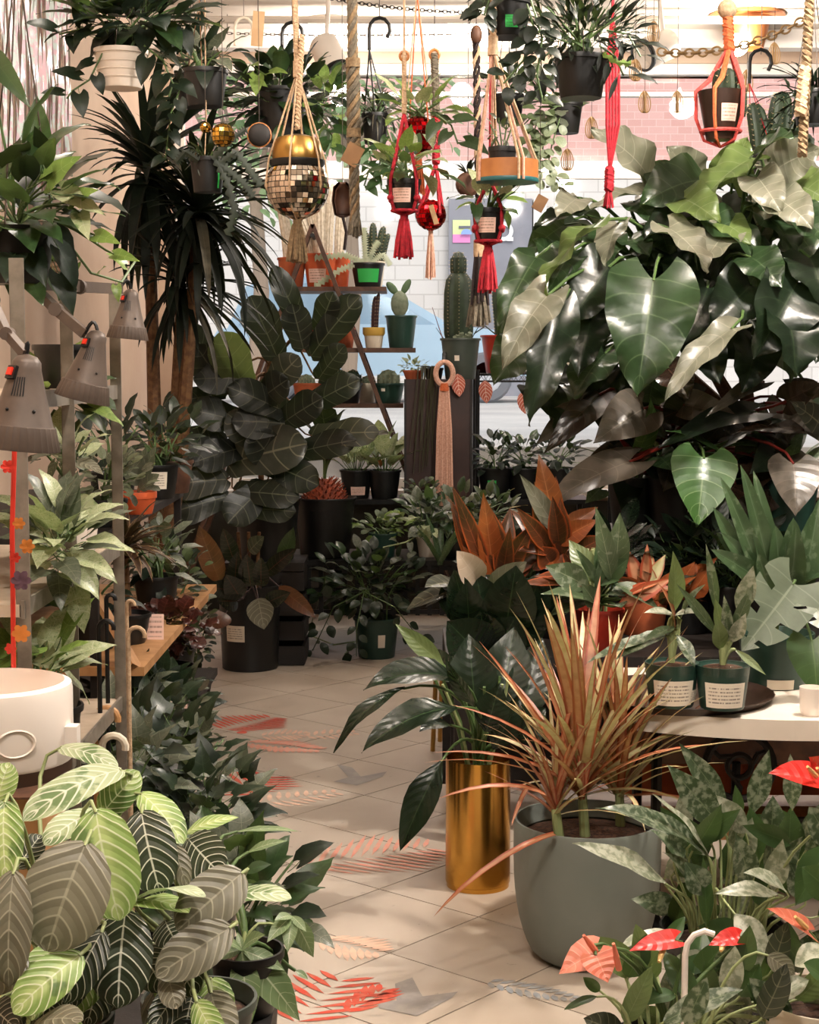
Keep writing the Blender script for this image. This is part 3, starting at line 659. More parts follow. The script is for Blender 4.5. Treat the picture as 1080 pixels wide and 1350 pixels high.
# steel shelving along the wall
RX0, RX1 = -1.40, -.632
rack = thing('steel_rack', 'slim steel plant rack with open shelves along the wall', 'shelf rack', (-1.0, 3.1, 0))
RZ = (.34, .72, 1.06, 1.40)
for y in (2.66, 3.04, 3.54):
    for x in (RX0, RX1):
        mb = MB().box((x, y, .81), (.022, .004, 1.62)).box((x + (.011 if x < -1 else -.011), y + .011, .81), (.004, .022, 1.62)); mb.build('post', 'steel', rack, smooth=False)
for z in RZ:
    MB().box(((RX0 + RX1) / 2, 3.1, z - .012), (RX1 - RX0 - .01, .9, .02)).build('shelf', 'shelf_pale', rack, smooth=False)
    for x in (RX0, RX1): MB().box((x, 3.1, z - .01), (.006, .9, .03)).build('shelf_rail', 'steel', rack, smooth=False)
# low table in front of it for the prayer plants
lt = thing('plant_table', 'low pale wooden table under the striped prayer plants', 'table', (-.62, 2.2, 0))
MB().box((-.64, 2.12, .44), (.86, .8, .03)).build('table_top', 'dark_wood', lt, smooth=False)
for x in (-1.02, -.26):
    for y in (1.78, 2.46): MB().box((x, y, .2125), (.04, .04, .425)).build('leg', 'dark_wood', lt, smooth=False)
# second shelf row further along the wall, dark wood
r2 = thing('timber_rack', 'dark wooden plant shelf against the wall beyond the steel rack', 'shelf rack', (-1.15, 5.4, 0))
for z in (.3, .62, .98): MB().box((-1.08 if z < .9 else -1.14, 5.3, z - .0125), (.7 if z < .9 else .58, 1.7, .025)).build('shelf', 'dark_wood' if z != .62 else 'light_wood', r2, smooth=False)
for y in (4.48, 6.12):
    for x in (-1.41, -.87): MB().box((x, y, .49), (.025, .025, .98)).build('post', 'dark_wood', r2, smooth=False)
# dark bench before the window, slatted front, with a raised back step
BZ, RSZ = .48, .74
bn = thing('plant_bench', 'black slatted plant bench before the shop window', 'bench', (0, 8.45, 0))
MB().box((.1, 8.32, BZ - .0125), (1.7, .52, .025)).build('bench_top', 'black_metal', bn, smooth=False)
MB().box((.1, 8.74, RSZ - .0125), (1.7, .32, .025)).build('back_step', 'black_metal', bn, smooth=False)
for x in (-.73, .93):
    MB().box((x, 8.1, BZ / 2 - .0125), (.04, .04, BZ - .025)).build('leg', 'black_metal', bn, smooth=False); MB().box((x, 8.86, RSZ / 2 - .0125), (.04, .04, RSZ - .025)).build('leg', 'black_metal', bn, smooth=False); MB().box((x, 8.6, RSZ / 2 - .0125), (.04, .04, RSZ - .025)).build('leg', 'black_metal', bn, smooth=False)
for i in range(27): MB().box((-.68 + i * .06, 8.075, .33), (.022, .015, .25)).build('slat', 'black_metal', bn, smooth=False)
for z in (.22, .33, .44): MB().box((.1, 8.09, z), (1.62, .014, .022)).build('rail', 'black_metal', bn, smooth=False)
# A-shaped wooden ladder shelf
YLD = 9.17
lad = thing('ladder_shelf', 'brown wooden A-frame ladder shelf with cacti before the window', 'shelf', (-.5, YLD, 0))
ax, az = at(415, 300, YLD).x, at(415, 300, YLD).z; LZ = [at(450, y, YLD).z for y in (380, 459, 531)]
for y in (YLD - .18, YLD + .2):
    for s in (-1, 1): MB().bar((ax, y, az), (ax + s * .83, y, 0), .022, .07, (0, 1, 0)).build('leg', 'wood', lad, smooth=False)
for z, x0, x1 in zip(LZ, (372, 400, 388), (510, 548, 532)):
    a, b = at(x0, 450, YLD).x, at(x1, 450, YLD).x
    for y in (YLD - .13, YLD, YLD + .13): MB().box(((a + b) / 2, y, z - .012), (b - a, .125, .024)).build('plank', 'wood', lad, smooth=False)
MB().tube([(ax, YLD - .24, az - .06), (ax, YLD + .26, az - .06)], .012, 8).build('hinge_rod', 'black_metal', lad)
# wire rack beside the ladder
YWR = 9.15
WRZ = at(700, 492, YWR).z; a, b = at(628, 490, YWR).x, at(812, 490, YWR).x
wr = thing('wire_shelf', 'black wire shelf carrying red pots before the window', 'shelf', ((a + b) / 2, YWR, 0))
for y in (YWR - .2, YWR + .2):
    for z in (WRZ - .004, WRZ - .045): MB().tube([(a, y, z), (b, y, z)], .004, 6).build('wire_rail', 'black_metal', wr)
    n = 14; MB().tube([(a + (b - a) * i / (2 * n), y, WRZ - (.004 if i % 2 else .045)) for i in range(2 * n + 1)], .0025, 5).build('truss_wire', 'black_metal', wr)
for i in range(18): x = a + (b - a) * (i + .5) / 18; MB().tube([(x, YWR - .2, WRZ - .003), (x, YWR + .2, WRZ - .003)], .0025, 5).build('wire', 'black_metal', wr)
for x in (a, b):
    for y in (YWR - .2, YWR + .2): MB().tube([(x, y, 0), (x, y, WRZ + .02)], .012, 10).build('post', 'black_metal', wr)
# dark board box that stands on the bench step
a, b = at(533, 600, 8.72).x, at(622, 600, 8.72).x; BBZ = at(560, 500, 8.66).z
bb = thing('brown_box', 'tall dark brown wooden box on the bench step under the tall cactus', 'box', ((a + b) / 2, 8.73, RSZ))
MB().box(((a + b) / 2, 8.73, (RSZ + BBZ) / 2), (b - a - .024, .2, BBZ - RSZ)).build('body', 'board_brown', bb, smooth=False)
for x in (a + .006, b - .006): MB().box((x, 8.73, (RSZ + BBZ) / 2), (.012, .22, BBZ - RSZ)).build('side_panel', 'dark_wood', bb, smooth=False)
# white table on a scrolled iron base
TZ = .60; tx0, tx1 = .55, 1.42
st = thing('iron_base_table', 'white bow-front table on a scrolled black iron base', 'table', ((tx0 + tx1) / 2, 4.2, 0))
mb = MB(); n = 14; top = []
for i in range(n + 1):
    u = i / n; top.append((tx0 + (tx1 - tx0) * u, 3.86 + .12 * (2 * u - 1) ** 2))
top += [(tx1, 4.55), (tx0, 4.55)]
vs = [V((x, y, TZ)) for x, y in top] + [V((x, y, TZ - .05)) for x, y in top]; k = len(top)
mb.add(vs, [tuple(range(k)), tuple(range(2 * k - 1, k - 1, -1))] + [(i, k + i, k + (i + 1) % k, (i + 1) % k) for i in range(k)]); mb.build('table_top', 'table_white', st, smooth=False)
MB().box(((tx0 + tx1) / 2, 4.3, TZ - .11), (tx1 - tx0 - .1, .4, .11)).build('drawer_box', 'wood', st, smooth=False)
for s in (tx0 + .08, tx1 - .08):
    MB().tube([(s, 4.1, TZ - .05), (s, 4.1, .05)], .014, 8).build('iron_leg', 'iron', st); MB().tube([(s, 4.45, TZ - .05), (s, 4.45, .05)], .014, 8).build('iron_leg', 'iron', st)
    MB().tube([(s, 4.0, .02), (s, 4.55, .02)], .02, 8).build('foot', 'iron', st)
wc = at(975, 1010, 4.05)
for r, rr in ((.085, .011), (.03, .008)):
    MB().tube([wc + V((math.cos(k * .2618) * r, 0, math.sin(k * .2618) * r)) for k in range(25)], rr, 6).build('iron_wheel', 'iron', st)
for k in range(3): MB().tube([wc + V((math.cos(k * 2.09) * .03, 0, math.sin(k * 2.09) * .03)), wc + V((math.cos(k * 2.09 + .6) * .055, 0, math.sin(k * 2.09 + .6) * .055)), wc + V((math.cos(k * 2.09 + .5) * .085, 0, math.sin(k * 2.09 + .5) * .085))], .007, 6).build('iron_scroll', 'iron', st)
MB().bar((tx0 + .08, 4.1, .28), (tx1 - .08, 4.1, .28), .02, .03).build('cross_bar', 'iron', st, smooth=False)
MB().tube([wc + V((0, .04, .0)), (wc.x, 4.1, .28)], .012, 6).build('iron_bracket', 'iron', st)
MB().box(((tx0 + tx1) / 2, 4.5, .4), (tx1 - tx0 - .1, .02, .3)).build('back_panel', 'terracotta', st, smooth=False)
MB().bar((tx0 + .05, 4.32, .22), (tx1 - .05, 4.32, .22), .24, .025).build('low_board', 'light_wood', st, smooth=False)
tc = onz(905, 935, TZ)
tray = MB().lathe((tc.x, 4.12, TZ), [(.001, .006), (.2, .006), (.225, .02), (.232, .02), (.21, 0), (.001, 0)], 30)
for v in tray.v: v.x = tc.x + (v.x - tc.x) * 1.05
tag(tray.build('oval_tray', 'tray_brown', None, (tc.x, 4.12, TZ)), 'brown oval tray on the white table under the two green pots', 'tray')
# wooden benches for the tropical plants
TB_ = pb = thing('timber_bench', 'dark timber bench behind the white table', 'bench', (.95, 5.15, 0)); PBZ = .58
MB().box((.86, 5.1, PBZ - .02), (1.5, .55, .04)).build('bench_top', 'dark_wood', pb, smooth=False)
for x in (.16, 1.56):
    for y in (4.88, 5.32): MB().box((x, y, PBZ / 2 - .02), (.05, .05, PBZ - .04)).build('leg', 'dark_wood', pb, smooth=False)
pb = thing('tall_plant_stand', 'tall dark timber stand carrying the big-leaved plants', 'plant stand', (1.1, 5.8, 0)); PSZ = .86
MB().box((1.12, 5.56, .62), (1.36, .02, .44)).build('front_board', 'dark_wood', pb, smooth=False)
MB().box((1.12, 5.78, PSZ - .02), (1.5, .6, .04)).build('stand_top', 'dark_wood', pb, smooth=False)
for x in (.42, 1.82):
    for y in (5.53, 6.03): MB().box((x, y, PSZ / 2 - .02), (.05, .05, PSZ - .04)).build('leg', 'dark_wood', pb, smooth=False)
MB().box((.86, 5.39, .3), (1.5, .02, .5)).build('back_board', 'dark_wood', TB_, smooth=False)
# small gilt stool behind the brass pot
gs = thing('gilt_stool', 'small pale metal stool behind the brass planter', 'stool', (.12, 5.0, 0)); p = onz(572, 985, 0)
MB().lathe((p.x + .09, p.y, .3), [(.001, 0), (.13, 0), (.135, .012), (.13, .025), (.001, .025)], 22).build('seat', 'orange_pot', gs)
for k in range(4):
    a = .6 + k * 1.571; MB().tube([(p.x + .09 + .1 * math.cos(a), p.y + .1 * math.sin(a), .3), (p.x + .09 + .115 * math.cos(a), p.y + .115 * math.sin(a), 0)], .009, 8).build('leg', 'gold_satin', gs)
# dark pedestal shelf under the brown board
# ------------------------------------------------------------------ striped prayer plants, front
c10 = crop(0, 840, 2.5714)
def L10(x, y, Y): return at(*c10(x, y), Y)
TT = .455                                          # top of the low table
def prayer(px, Y, label, group=None):
    p = at(px, 1250, Y); t = thing('prayer_plant', label, 'potted plant', (p.x, Y, TT), group)
    po = pot(t, (p.x, Y, TT), .075, .055, .13, 'grey_green_pot'); return t, V((p.x, Y, TT + .12)), po
pa, ca, _ = prayer(70, 2.12, 'lush lime and grey striped prayer plant beside the white humidifier')
pb_, cb, po = prayer(262, 2.18, 'dark-leaved striped prayer plant in a grey-green plastic pot with a green tag')
label_on(po, cb - V((0, 0, .12)), .075, .055, .13, .03, .1, .5, -1.9, 'tag_green')
def mleaf(t, root, b, e, w, mat, Y, dy=-.06, bend=.7, fold=.12, up=None, cup=.1, wave=.012, sr=.0035):
    B, T = L10(*b, Y), L10(*e, Y + dy); leaf(t, 'round' if w > 75 else 'ovate', mat, B, T, w * 1.08 / 2.5714 / FP * Y, up, bend, fold, wave, 1.5, root, 'stem_pale', sr, 8, 14, 0, cup)
UPF = V((0, -.5, 1)); FC = V((0, -1, .3))
for q in [((410, 450), (80, 625), 150, 'maranta_pale', 2.2, -.1, UPF), ((205, 375), (400, 445), 85, 'maranta_pale', 2.3, -.05, UPF), ((-10, 560), (30, 425), 100, 'maranta_lime', 2.2, .02, FC),
          ((15, 560), (20, 820), 130, 'maranta_lime', 2.1, -.05, FC), ((335, 590), (150, 705), 120, 'maranta_pale', 2.12, -.07, UPF), ((325, 590), (405, 960), 215, 'maranta_lime', 2.06, -.05, FC),
          ((345, 600), (472, 455), 110, 'maranta_lime', 2.2, .02, FC), ((480, 530), (622, 700), 110, 'maranta_lime', 2.2, -.05, UPF), ((290, 702), (160, 1065), 275, 'maranta_grey', 1.98, -.04, FC),
          ((45, 800), (30, 1185), 150, 'maranta_grey', 1.96, -.04, FC), ((272, 1078), (45, 1275), 150, 'maranta_lime', 1.95, -.05, V((0, -.9, .6))), ((345, 1000), (220, 1240), 130, 'maranta_dark', 2.0, -.05, FC),
          ((60, 780), (140, 670), 90, 'maranta_dark', 2.15, .03, FC), ((110, 1320), (280, 1300), 120, 'maranta_grey', 1.92, -.05, UPF), ((-20, 1250), (60, 1330), 120, 'maranta_dark', 2.0, -.05, FC), ((60, 700), (-60, 640), 110, 'maranta_lime', 2.2, 0, FC)]:
    mleaf(pa, ca, *q[:6], up=q[6])
for q in [((480, 595), (545, 875), 175, 'maranta_dark', 2.16, -.05, FC), ((640, 685), (755, 810), 150, 'maranta_dark', 2.2, -.06, FC), ((630, 665), (810, 612), 65, 'maranta_lime', 2.25, 0, UPF),
          ((425, 935), (400, 1258), 205, 'maranta_dark', 2.05, -.05, FC), ((465, 890), (695, 880), 95, 'maranta_pale', 2.1, -.1, V((0, .15, 1))), ((440, 905), (640, 935), 120, 'maranta_lime', 2.12, -.08, V((0, -.1, 1))),
          ((820, 800), (600, 995), 170, 'maranta_grey', 2.1, -.06, FC), ((780, 985), (530, 1150), 150, 'maranta_grey', 2.05, -.05, V((.2, -.9, .5))), ((765, 885), (988, 885), 85, 'maranta_pale', 2.2, -.05, V((0, -.45, 1))),
          ((590, 700), (640, 860), 70, 'maranta_grey', 2.15, -.03, FC), ((570, 1140), (600, 1260), 90, 'maranta_grey', 2.02, -.03, FC), ((560, 960), (600, 1040), 120, 'maranta_dark', 2.14, -.03, FC), ((480, 1050), (560, 1200), 130, 'maranta_dark', 2.14, -.03, FC),
          ((660, 990), (690, 1130), 110, 'maranta_grey', 2.16, -.03, FC)]:
    mleaf(pb_, cb, *q[:6], up=q[6])
for i in range(34):                                # the lower leaves that hide the pots
    x, y = R.uniform(-30, 720), R.uniform(1050, 1330); Y = R.uniform(1.98, 2.22); t_, r_ = (pa, ca) if x < 340 else (pb_, cb)
    a = R.uniform(.9, 2.4); mleaf(t_, r_, (x, y), (x + math.cos(a) * 170, y + math.sin(a) * 190), R.uniform(95, 150), R.choice(['maranta_dark', 'maranta_grey', 'maranta_dark', 'maranta_lime']), Y, -.05, up=FC)
# money tree with fingered leaves
p = at(330, 1330, 2.5); mt = thing('money_tree', 'young money tree with fingered pale green leaves beside the aisle', 'potted plant', (p.x, 2.55, TT))
pot(mt, (p.x, 2.45, TT), .055, .042, .1, 'black_plastic'); cm = V((p.x, 2.45, TT + .09))
for (cx_, cy_), tips, Y in (((820, 1060), [(845, 1330), (1015, 1300), (965, 1130), (700, 1095), (735, 1030), (805, 1000), (900, 1010)], 2.42),
                            ((990, 945), [(905, 1035), (975, 1070), (1062, 1085), (1040, 1000), (930, 960)], 2.5), ((820, 1300), [(740, 1180), (760, 1330), (880, 1340), (850, 1230)], 2.4)):
    hub = L10(cx_, cy_, Y); MB().tube(bez(cm, cm + V((0, 0, .1)), hub - V((0, 0, .05)), hub, 6), .0025, 5).build('stalk', 'stem_pale', mt)
    for k, tp in enumerate(tips):
        T = L10(*tp, Y + R.uniform(-.06, .03)); leaf(mt, 'lance', 'pachira', hub, T, (T - hub).length * .42, V((0, -.7, .8)), .5, .2, .008, nu=4, nv=9)
for b, e, w, Y in (((840, 730), (975, 690), 45, 2.7), ((830, 800), (920, 770), 60, 2.6), ((800, 660), (1020, 660), 30, 2.75), ((850, 840), (960, 860), 50, 2.6), ((760, 800), (830, 860), 60, 2.6), ((1000, 1130), (1045, 1160), 30, 2.5)):
    leaf(mt, 'lance', 'pachira' if w < 50 else 'pothos', L10(*b, Y), L10(*e, Y), w / 2.57 / FP * Y, UPF, .5, .2, .005, root=cm)
# white drum humidifier
hp = at(-8, 1036, 2.45); hz = .832
hs = thing('wooden_riser', 'small wooden riser box under the white humidifier', 'box', (hp.x, 2.42, TT))
MB().box((hp.x, 2.4, TT + .187), (.2, .18, .374)).build('body', 'light_wood', hs, smooth=False); MB().box((hp.x, 2.4, .8305), (.22, .2, .003)).build('top_board', 'wood', hs, smooth=False)
hu = thing('humidifier', 'round white drum humidifier behind the striped prayer plants', 'humidifier', (hp.x, 2.45, hz)); r = pxm(106, 2.45); H = pxm(112, 2.45); hc = V((hp.x, 2.45, hz))
MB().lathe(hc, [(.001, .0), (r * .98, 0), (r * .98, .02)], 36).build('foot_ring', 'tray_brown', hu)
MB().lathe(hc, [(r * .98, .02), (r, .025), (r, H), (r * .985, H + .008), (r * .9, H + .012), (r * .86, H), (r * .84, H - .05), (.001, H - .05)], 40).build('body', 'white_enamel', hu)
MB().lathe(hc + V((0, 0, H - .05)), [(.03, 0), (.03, .03), (.001, .035)], 16).build('nozzle', 'white_enamel', hu)
MB().box(hc + V((r + .004, -.02, H * .48)), (.02, .025, .03)).build('latch', 'white_enamel', hu, smooth=False)
a = -1.05; q = Matrix.Rotation(a + math.pi / 2, 3, 'Z') @ Matrix.Rotation(math.pi / 2, 3, 'X')
badge = MB().lathe((0, 0, 0), [(.02, 0), (.022, .0015), (.024, 0)], 20)
for v in badge.v: v.x *= 1.3; v.y *= .9
badge.v = [hc + V((math.cos(a) * (r + .0012), math.sin(a) * (r + .0012), H * .52)) + q @ v for v in badge.v]; badge.build('badge', 'white_plastic', hu)
# ------------------------------------------------------------------ grey planter with the red-edged dragon trees
c12 = crop(400, 780, 2.16); c11 = crop(700, 860, 2.755); c9 = crop(560, 500, 2.077); c6 = crop(640, 160, 2.4545)
def Lc(c, x, y, Y): return at(*c(x, y), Y)
gp = V((at(774, 1250, 3.9).x, 3.92, 0)); GR, GH = .18, .345
dt = thing('dragon_tree', 'red-edged dragon tree with spiky leaves in a round grey planter', 'potted plant', gp)
pot(dt, gp, GR, .12, GH, 'grey_pot', round_=True, n=48, th=.008, sd=.88, fill='bark_mix')
def strapleaf(t, b, e, w, mat, bend=.5, up=None, sag=0): return leaf(t, 'strap', mat, b, e, w, up or V((0, -.6, .8)), bend, .35, 0, nu=2, nv=9)
for (sx, sy), (hx, hy), Y, n, LL in (((805, 705), (793, 585), 3.88, 66, .54), ((905, 705), (900, 590), 3.98, 46, .46), ((735, 722), (718, 640), 3.8, 30, .32)):
    a, b = Lc(c12, sx, sy, Y), Lc(c12, hx, hy, Y); a.z = min(a.z, GH * .9)
    MB().tube([a - V((0, 0, .03)), a.lerp(b, .5), b + V((0, 0, .02))], [.014, .012, .011], 8).build('cane', 'stem_pale', dt)
    for i in range(n):
        f = i / n; az = i * 2.39996 + R.uniform(-.3, .3); el = .42 + 1.12 * f ** .6 + R.uniform(-.1, .12); d = sph(az, el); l = LL * R.uniform(.65, 1.1) * (.75 + .25 * f)
        p0 = b + V((0, 0, .03 * f)); mt_ = R.choice(['marginata'] * 5 + ['marginata_red'] * 3 + (['marginata_dry'] if f < .4 else []))
        put(dt, templ('strap', mt_, .062, .5 if el > .6 else 1.0, .22, 0, 0, R.randrange(5), nu=2, nv=9), p0, d, V((0, 0, 1)) if el < 1.35 else V((-d.x, -d.y, .02)), l)
for b, e, Y, w in (((715, 690), (372, 925), 3.75, .016), ((690, 580), (385, 590), 3.7, .014), ((700, 470), (375, 458), 3.8, .013), ((640, 560), (592, 668), 3.75, .012), ((560, 350), (420, 322), 3.8, .013), ((690, 350), (500, 140), 3.8, .018), ((730, 330), (632, 115), 3.82, .018),
                   ((775, 300), (768, 60), 3.9, .02), ((830, 330), (890, 90), 3.9, .018), ((900, 480), (1045, 250), 3.95, .016)):
    root = Lc(c12, 793, 590, 3.85); strapleaf(dt, root if b[1] < 480 else Lc(c12, *b, Y), Lc(c12, *e, Y - .12), w, 'marginata_red', 1.1 if e[1] > 300 else .3)
# ------------------------------------------------------------------ brass cylinder with the peace lily
bp = onz(630, 1166, 0); BH = pxm(177, 4.4); br = pxm(44, 4.42)
pl = thing('peace_lily', 'dark glossy peace lily in a tall brass cylinder planter', 'potted plant', (bp.x, bp.y, 0)); bp = V((bp.x, bp.y, 0))
MB().lathe(bp, [(.001, 0), (br * .97, 0), (br * .97, .012), (br, .014), (br, BH), (br * .97, BH), (br * .95, BH * .9), (.001, BH * .88)], 40).build('planter', 'gold', pl)
MB().lathe(bp, [(br * .94, BH * .9), (.001, BH * .92)], 20).build('soil', 'soil', pl)
crn = bp + V((0, 0, BH * .92))
def LL12(t, b, e, w, mat, Y, dy=0, up=None, bend=.6, fold=.25, wave=.015, root=None, shape='lance'):
    leaf(t, shape, mat, Lc(c12, *b, Y), Lc(c12, *e, Y + dy), w / 2.16 / FP * Y, up, bend, fold, wave, 2, root if root is not None else crn, 'stem_green', .005, 6, 12)
for q in (((445, 255), (170, 280), 130, 'lily', 4.3, -.1, UPF, 1.1), ((440, 330), (165, 460), 120, 'lily', 4.2, -.1, UPF, 1.0), ((290, 275), (88, 460), 55, 'lily', 4.2, -.05, UPF, 1.2), ((400, 210), (262, 92), 60, 'lily_light', 4.5, 0, FC, .3), ((395, 480), (275, 740), 105, 'lily', 4.25, -.05, V((-.3, -1, .3)), .5),
          ((490, 340), (470, 120), 150, 'lily', 4.45, .05, FC, .5), ((560, 330), (600, 100), 150, 'lily', 4.5, .1, FC, .4), ((610, 380), (680, 130), 140, 'lily', 4.5, .1, FC, .5), ((490, 330), (405, 190), 60, 'lily', 4.3, -.05, V((-.6, -.6, .6)), .3), ((520, 400), (560, 260), 110, 'lily', 4.35, 0, FC, .5),
          ((440, 260), (330, 160), 90, 'lily', 4.55, .1, FC, .4), ((600, 420), (690, 330), 120, 'lily', 4.4, 0, FC, .6), ((420, 380), (330, 400), 80, 'lily', 4.3, -.1, UPF, .8), ((540, 450), (620, 300), 90, 'lily', 4.4, 0, FC, .6)):
    LL12(pl, *q[:6], up=q[6], bend=q[7])
for i in range(10):
    a = i * .628; d = V((math.cos(a) * .05, math.sin(a) * .05, 0)); MB().tube([crn + d * .6, crn + d * 1.2 + V((0, 0, .12)), crn + d * 2.0 + V((-.02, -.02, .25))], .0045, 5).build('stalk', 'stem_green' if i % 3 else 'stem_pale', pl)
# ------------------------------------------------------------------ silver aglaonema on the floor
ap = V((at(955, 1200, 3.45).x, 3.45, 0)); ag = thing('silver_aglaonema', 'silver-blotched aglaonema in a black pot beside the grey planter', 'potted plant', ap)
pot(ag, ap, .13, .1, .24, 'black_plastic'); ac = ap + V((0, 0, .22))
def A11(t, b, e, w, mat, Y, dy=0, up=None, bend=.5, fold=.2, wave=.012, root=None, shape='lance', stem='stem_pale', sr=.0032): B_ = Lc(c11, *b, Y); root = None if root is None else root + V((max(-.07, min(.07, (B_.x - root.x) * .6)), max(-.06, min(.06, (B_.y - root.y) * .6)), 0)); leaf(t, shape, mat, B_, Lc(c11, *e, Y + dy), w / 2.755 / FP * Y, up, bend, fold, wave, 2, root, stem, sr, 6, 12)
for q in (((640, 735), (235, 565), 125, 'agla', 3.35, -.1, UPF, .7), ((495, 845), (150, 695), 120, 'agla_pale', 3.25, -.05, UPF, .5), ((700, 645), (495, 408), 125, 'agla', 3.45, -.02, FC, .5), ((710, 560), (538, 330), 90, 'agla', 3.55, 0, FC, .5),
          ((645, 745), (440, 515), 45, 'agla_pale', 3.35, -.05, UPF, .6), ((800, 590), (865, 353), 90, 'agla', 3.5, 0, FC, .2), ((760, 600), (742, 480), 45, 'agla_green', 3.45, 0, FC, .2), ((950, 570), (942, 368), 75, 'agla', 3.4, 0, FC, .3),
          ((640, 930), (480, 725), 120, 'agla', 3.35, -.05, UPF, .6), ((830, 810), (795, 560), 140, 'agla_green', 3.45, 0, FC, .3), ((930, 780), (945, 560), 125, 'agla_green', 3.4, 0, FC, .3), ((740, 860), (745, 640), 140, 'agla_green', 3.55, .02, FC, .3),
          ((640, 1000), (625, 740), 60, 'agla_green', 3.3, 0, FC, .2), ((1000, 720), (1060, 540), 110, 'agla', 3.4, 0, FC, .4), ((870, 700), (880, 520), 110, 'agla', 3.5, 0, FC, .3), ((600, 820), (430, 640), 90, 'agla', 3.4, -.03, UPF, .5), ((560, 700), (470, 560), 90, 'agla_green', 3.5, 0, FC, .4),
          ((640, 880), (560, 760), 110, 'agla', 3.3, 0, FC, .6), ((900, 880), (665, 880), 90, 'agla_pale', 3.2, -.05, UPF, .6), ((930, 870), (770, 800), 100, 'agla_pale', 3.25, -.05, UPF, .6), ((740, 950), (870, 1110), 110, 'agla_pale', 3.1, -.05, FC, .5),
          ((1080, 700), (960, 920), 150, 'agla_green', 3.1, -.05, FC, .5), ((1000, 900), (940, 760), 110, 'agla', 3.35, 0, FC, .4), ((860, 930), (820, 800), 100, 'agla_green', 3.4, 0, FC, .3)):
    A11(ag, *q[:6], up=q[6], bend=q[7], root=ac)
for i in range(36):
    x, y = R.uniform(480, 1060), R.uniform(640, 1080); a = R.uniform(3.3, 6.1); l = R.uniform(130, 220); Y = R.uniform(3.35, 3.6)
    A11(ag, (x, y), (x + math.cos(a) * l, y + math.sin(a) * l), R.uniform(75, 120), R.choice(['agla', 'agla', 'agla_green', 'agla_pale']), Y, -.03, V((R.uniform(-.4, .4), -1, .5)), .5, root=ac)
# ------------------------------------------------------------------ flamingo flowers
fp = V((at(880, 1345, 2.95).x, 2.95, 0)); fl = thing('flamingo_plant', 'flamingo plant with peach and red waxy flowers beside the aisle', 'potted plant', fp)
pot(fl, fp, .1, .08, .2, 'black_plastic'); fc = fp + V((0, 0, .19))
for q in (((600, 1260), (480, 1085), 90, 'agla_green', 2.95, .05, FC, .4), ((340, 1345), (440, 1140), 90, 'lily_light', 2.9, 0, FC, .4), ((590, 1170), (625, 1010), 100, 'agla_green', 3.05, .05, FC, .4), ((715, 1250), (742, 1065), 95, 'agla_pale', 2.95, 0, FC, .2),
          ((480, 1345), (770, 1225), 110, 'agla', 2.85, 0, UPF, .4), ((520, 1240), (400, 1280), 80, 'agla_green', 2.95, -.05, UPF, .5), ((760, 1250), (830, 1130), 90, 'agla_green', 3.0, 0, FC, .4), ((470, 1080), (560, 960), 60, 'agla_green', 3.1, .05, FC, .5), ((330, 1070), (500, 1010), 55, 'agla_pale', 3.1, .05, UPF, .5),
          ((840, 1330), (930, 1130), 110, 'fig_light', 2.85, 0, FC, .5), ((900, 1250), (1010, 1190), 100, 'agla_pale', 2.9, 0, UPF, .5), ((240, 1250), (120, 1300), 40, 'pothos', 2.85, 0, UPF, .4), ((560, 1350), (640, 1180), 90, 'agla', 2.8, 0, FC, .4), ((860, 1100), (960, 1170), 80, 'maranta_grey', 2.9, 0, FC, .5), ((250, 1230), (190, 1180), 45, 'agla_green', 2.9, 0, FC, .4)):
    A11(fl, *q[:6], up=q[6], bend=q[7], root=fc, shape='ovate')
for i in range(44):
    x, y = R.uniform(330, 1040), R.uniform(1150, 1420); a = R.uniform(3.5, 5.9); l = R.uniform(130, 230); Y = R.uniform(3.0, 3.2)
    A11(fl, (x, y), (x + math.cos(a) * l, y + math.sin(a) * l), R.uniform(75, 115), R.choice(['agla', 'agla_green', 'agla_green', 'agla_pale', 'lily_light', 'fig_light']), Y, -.03, V((R.uniform(-.4, .4), -1, .5)), .5, root=fc, shape='ovate')
def spathe(t, b, e, w, mat, Y, sp0, sp1, up, root, smat='spadix', bend=.3):
    B = Lc(c11, *b, Y); leaf(t, 'spathe', mat, B, Lc(c11, *e, Y - .03), w * 1.3 / 2.755 / FP * Y, up, bend, .25, .008, 1.5, root, 'stem_green', .0045, 8, 12, name='flower')
    S0, S1 = Lc(c11, *sp0, Y - .015), Lc(c11, *sp1, Y - .04); MB().tube([S0, S0.lerp(S1, .5) , S1], [.006, .0055, .003], 8).build('spadix', smat, t)
spathe(fl, (245, 1085), (102, 1168), 110, 'spathe_peach', 2.85, (235, 1085), (192, 1028), V((-.2, -.8, .9)), fc, 'spadix_pink')
spathe(fl, (235, 1100), (280, 1200), 110, 'spathe_peach', 2.82, (320, 1150), (300, 1058), V((.2, -1, .4)), fc, 'spadix_pink')
spathe(fl, (525, 1045), (355, 1085), 75, 'spathe_red', 2.95, (480, 1080), (465, 1125), V((0, -.6, 1)), fc)
spathe(fl, (760, 1035), (645, 1065), 70, 'spathe_red', 3.0, (700, 1060), (690, 1085), V((0, -.6, 1)), fc)
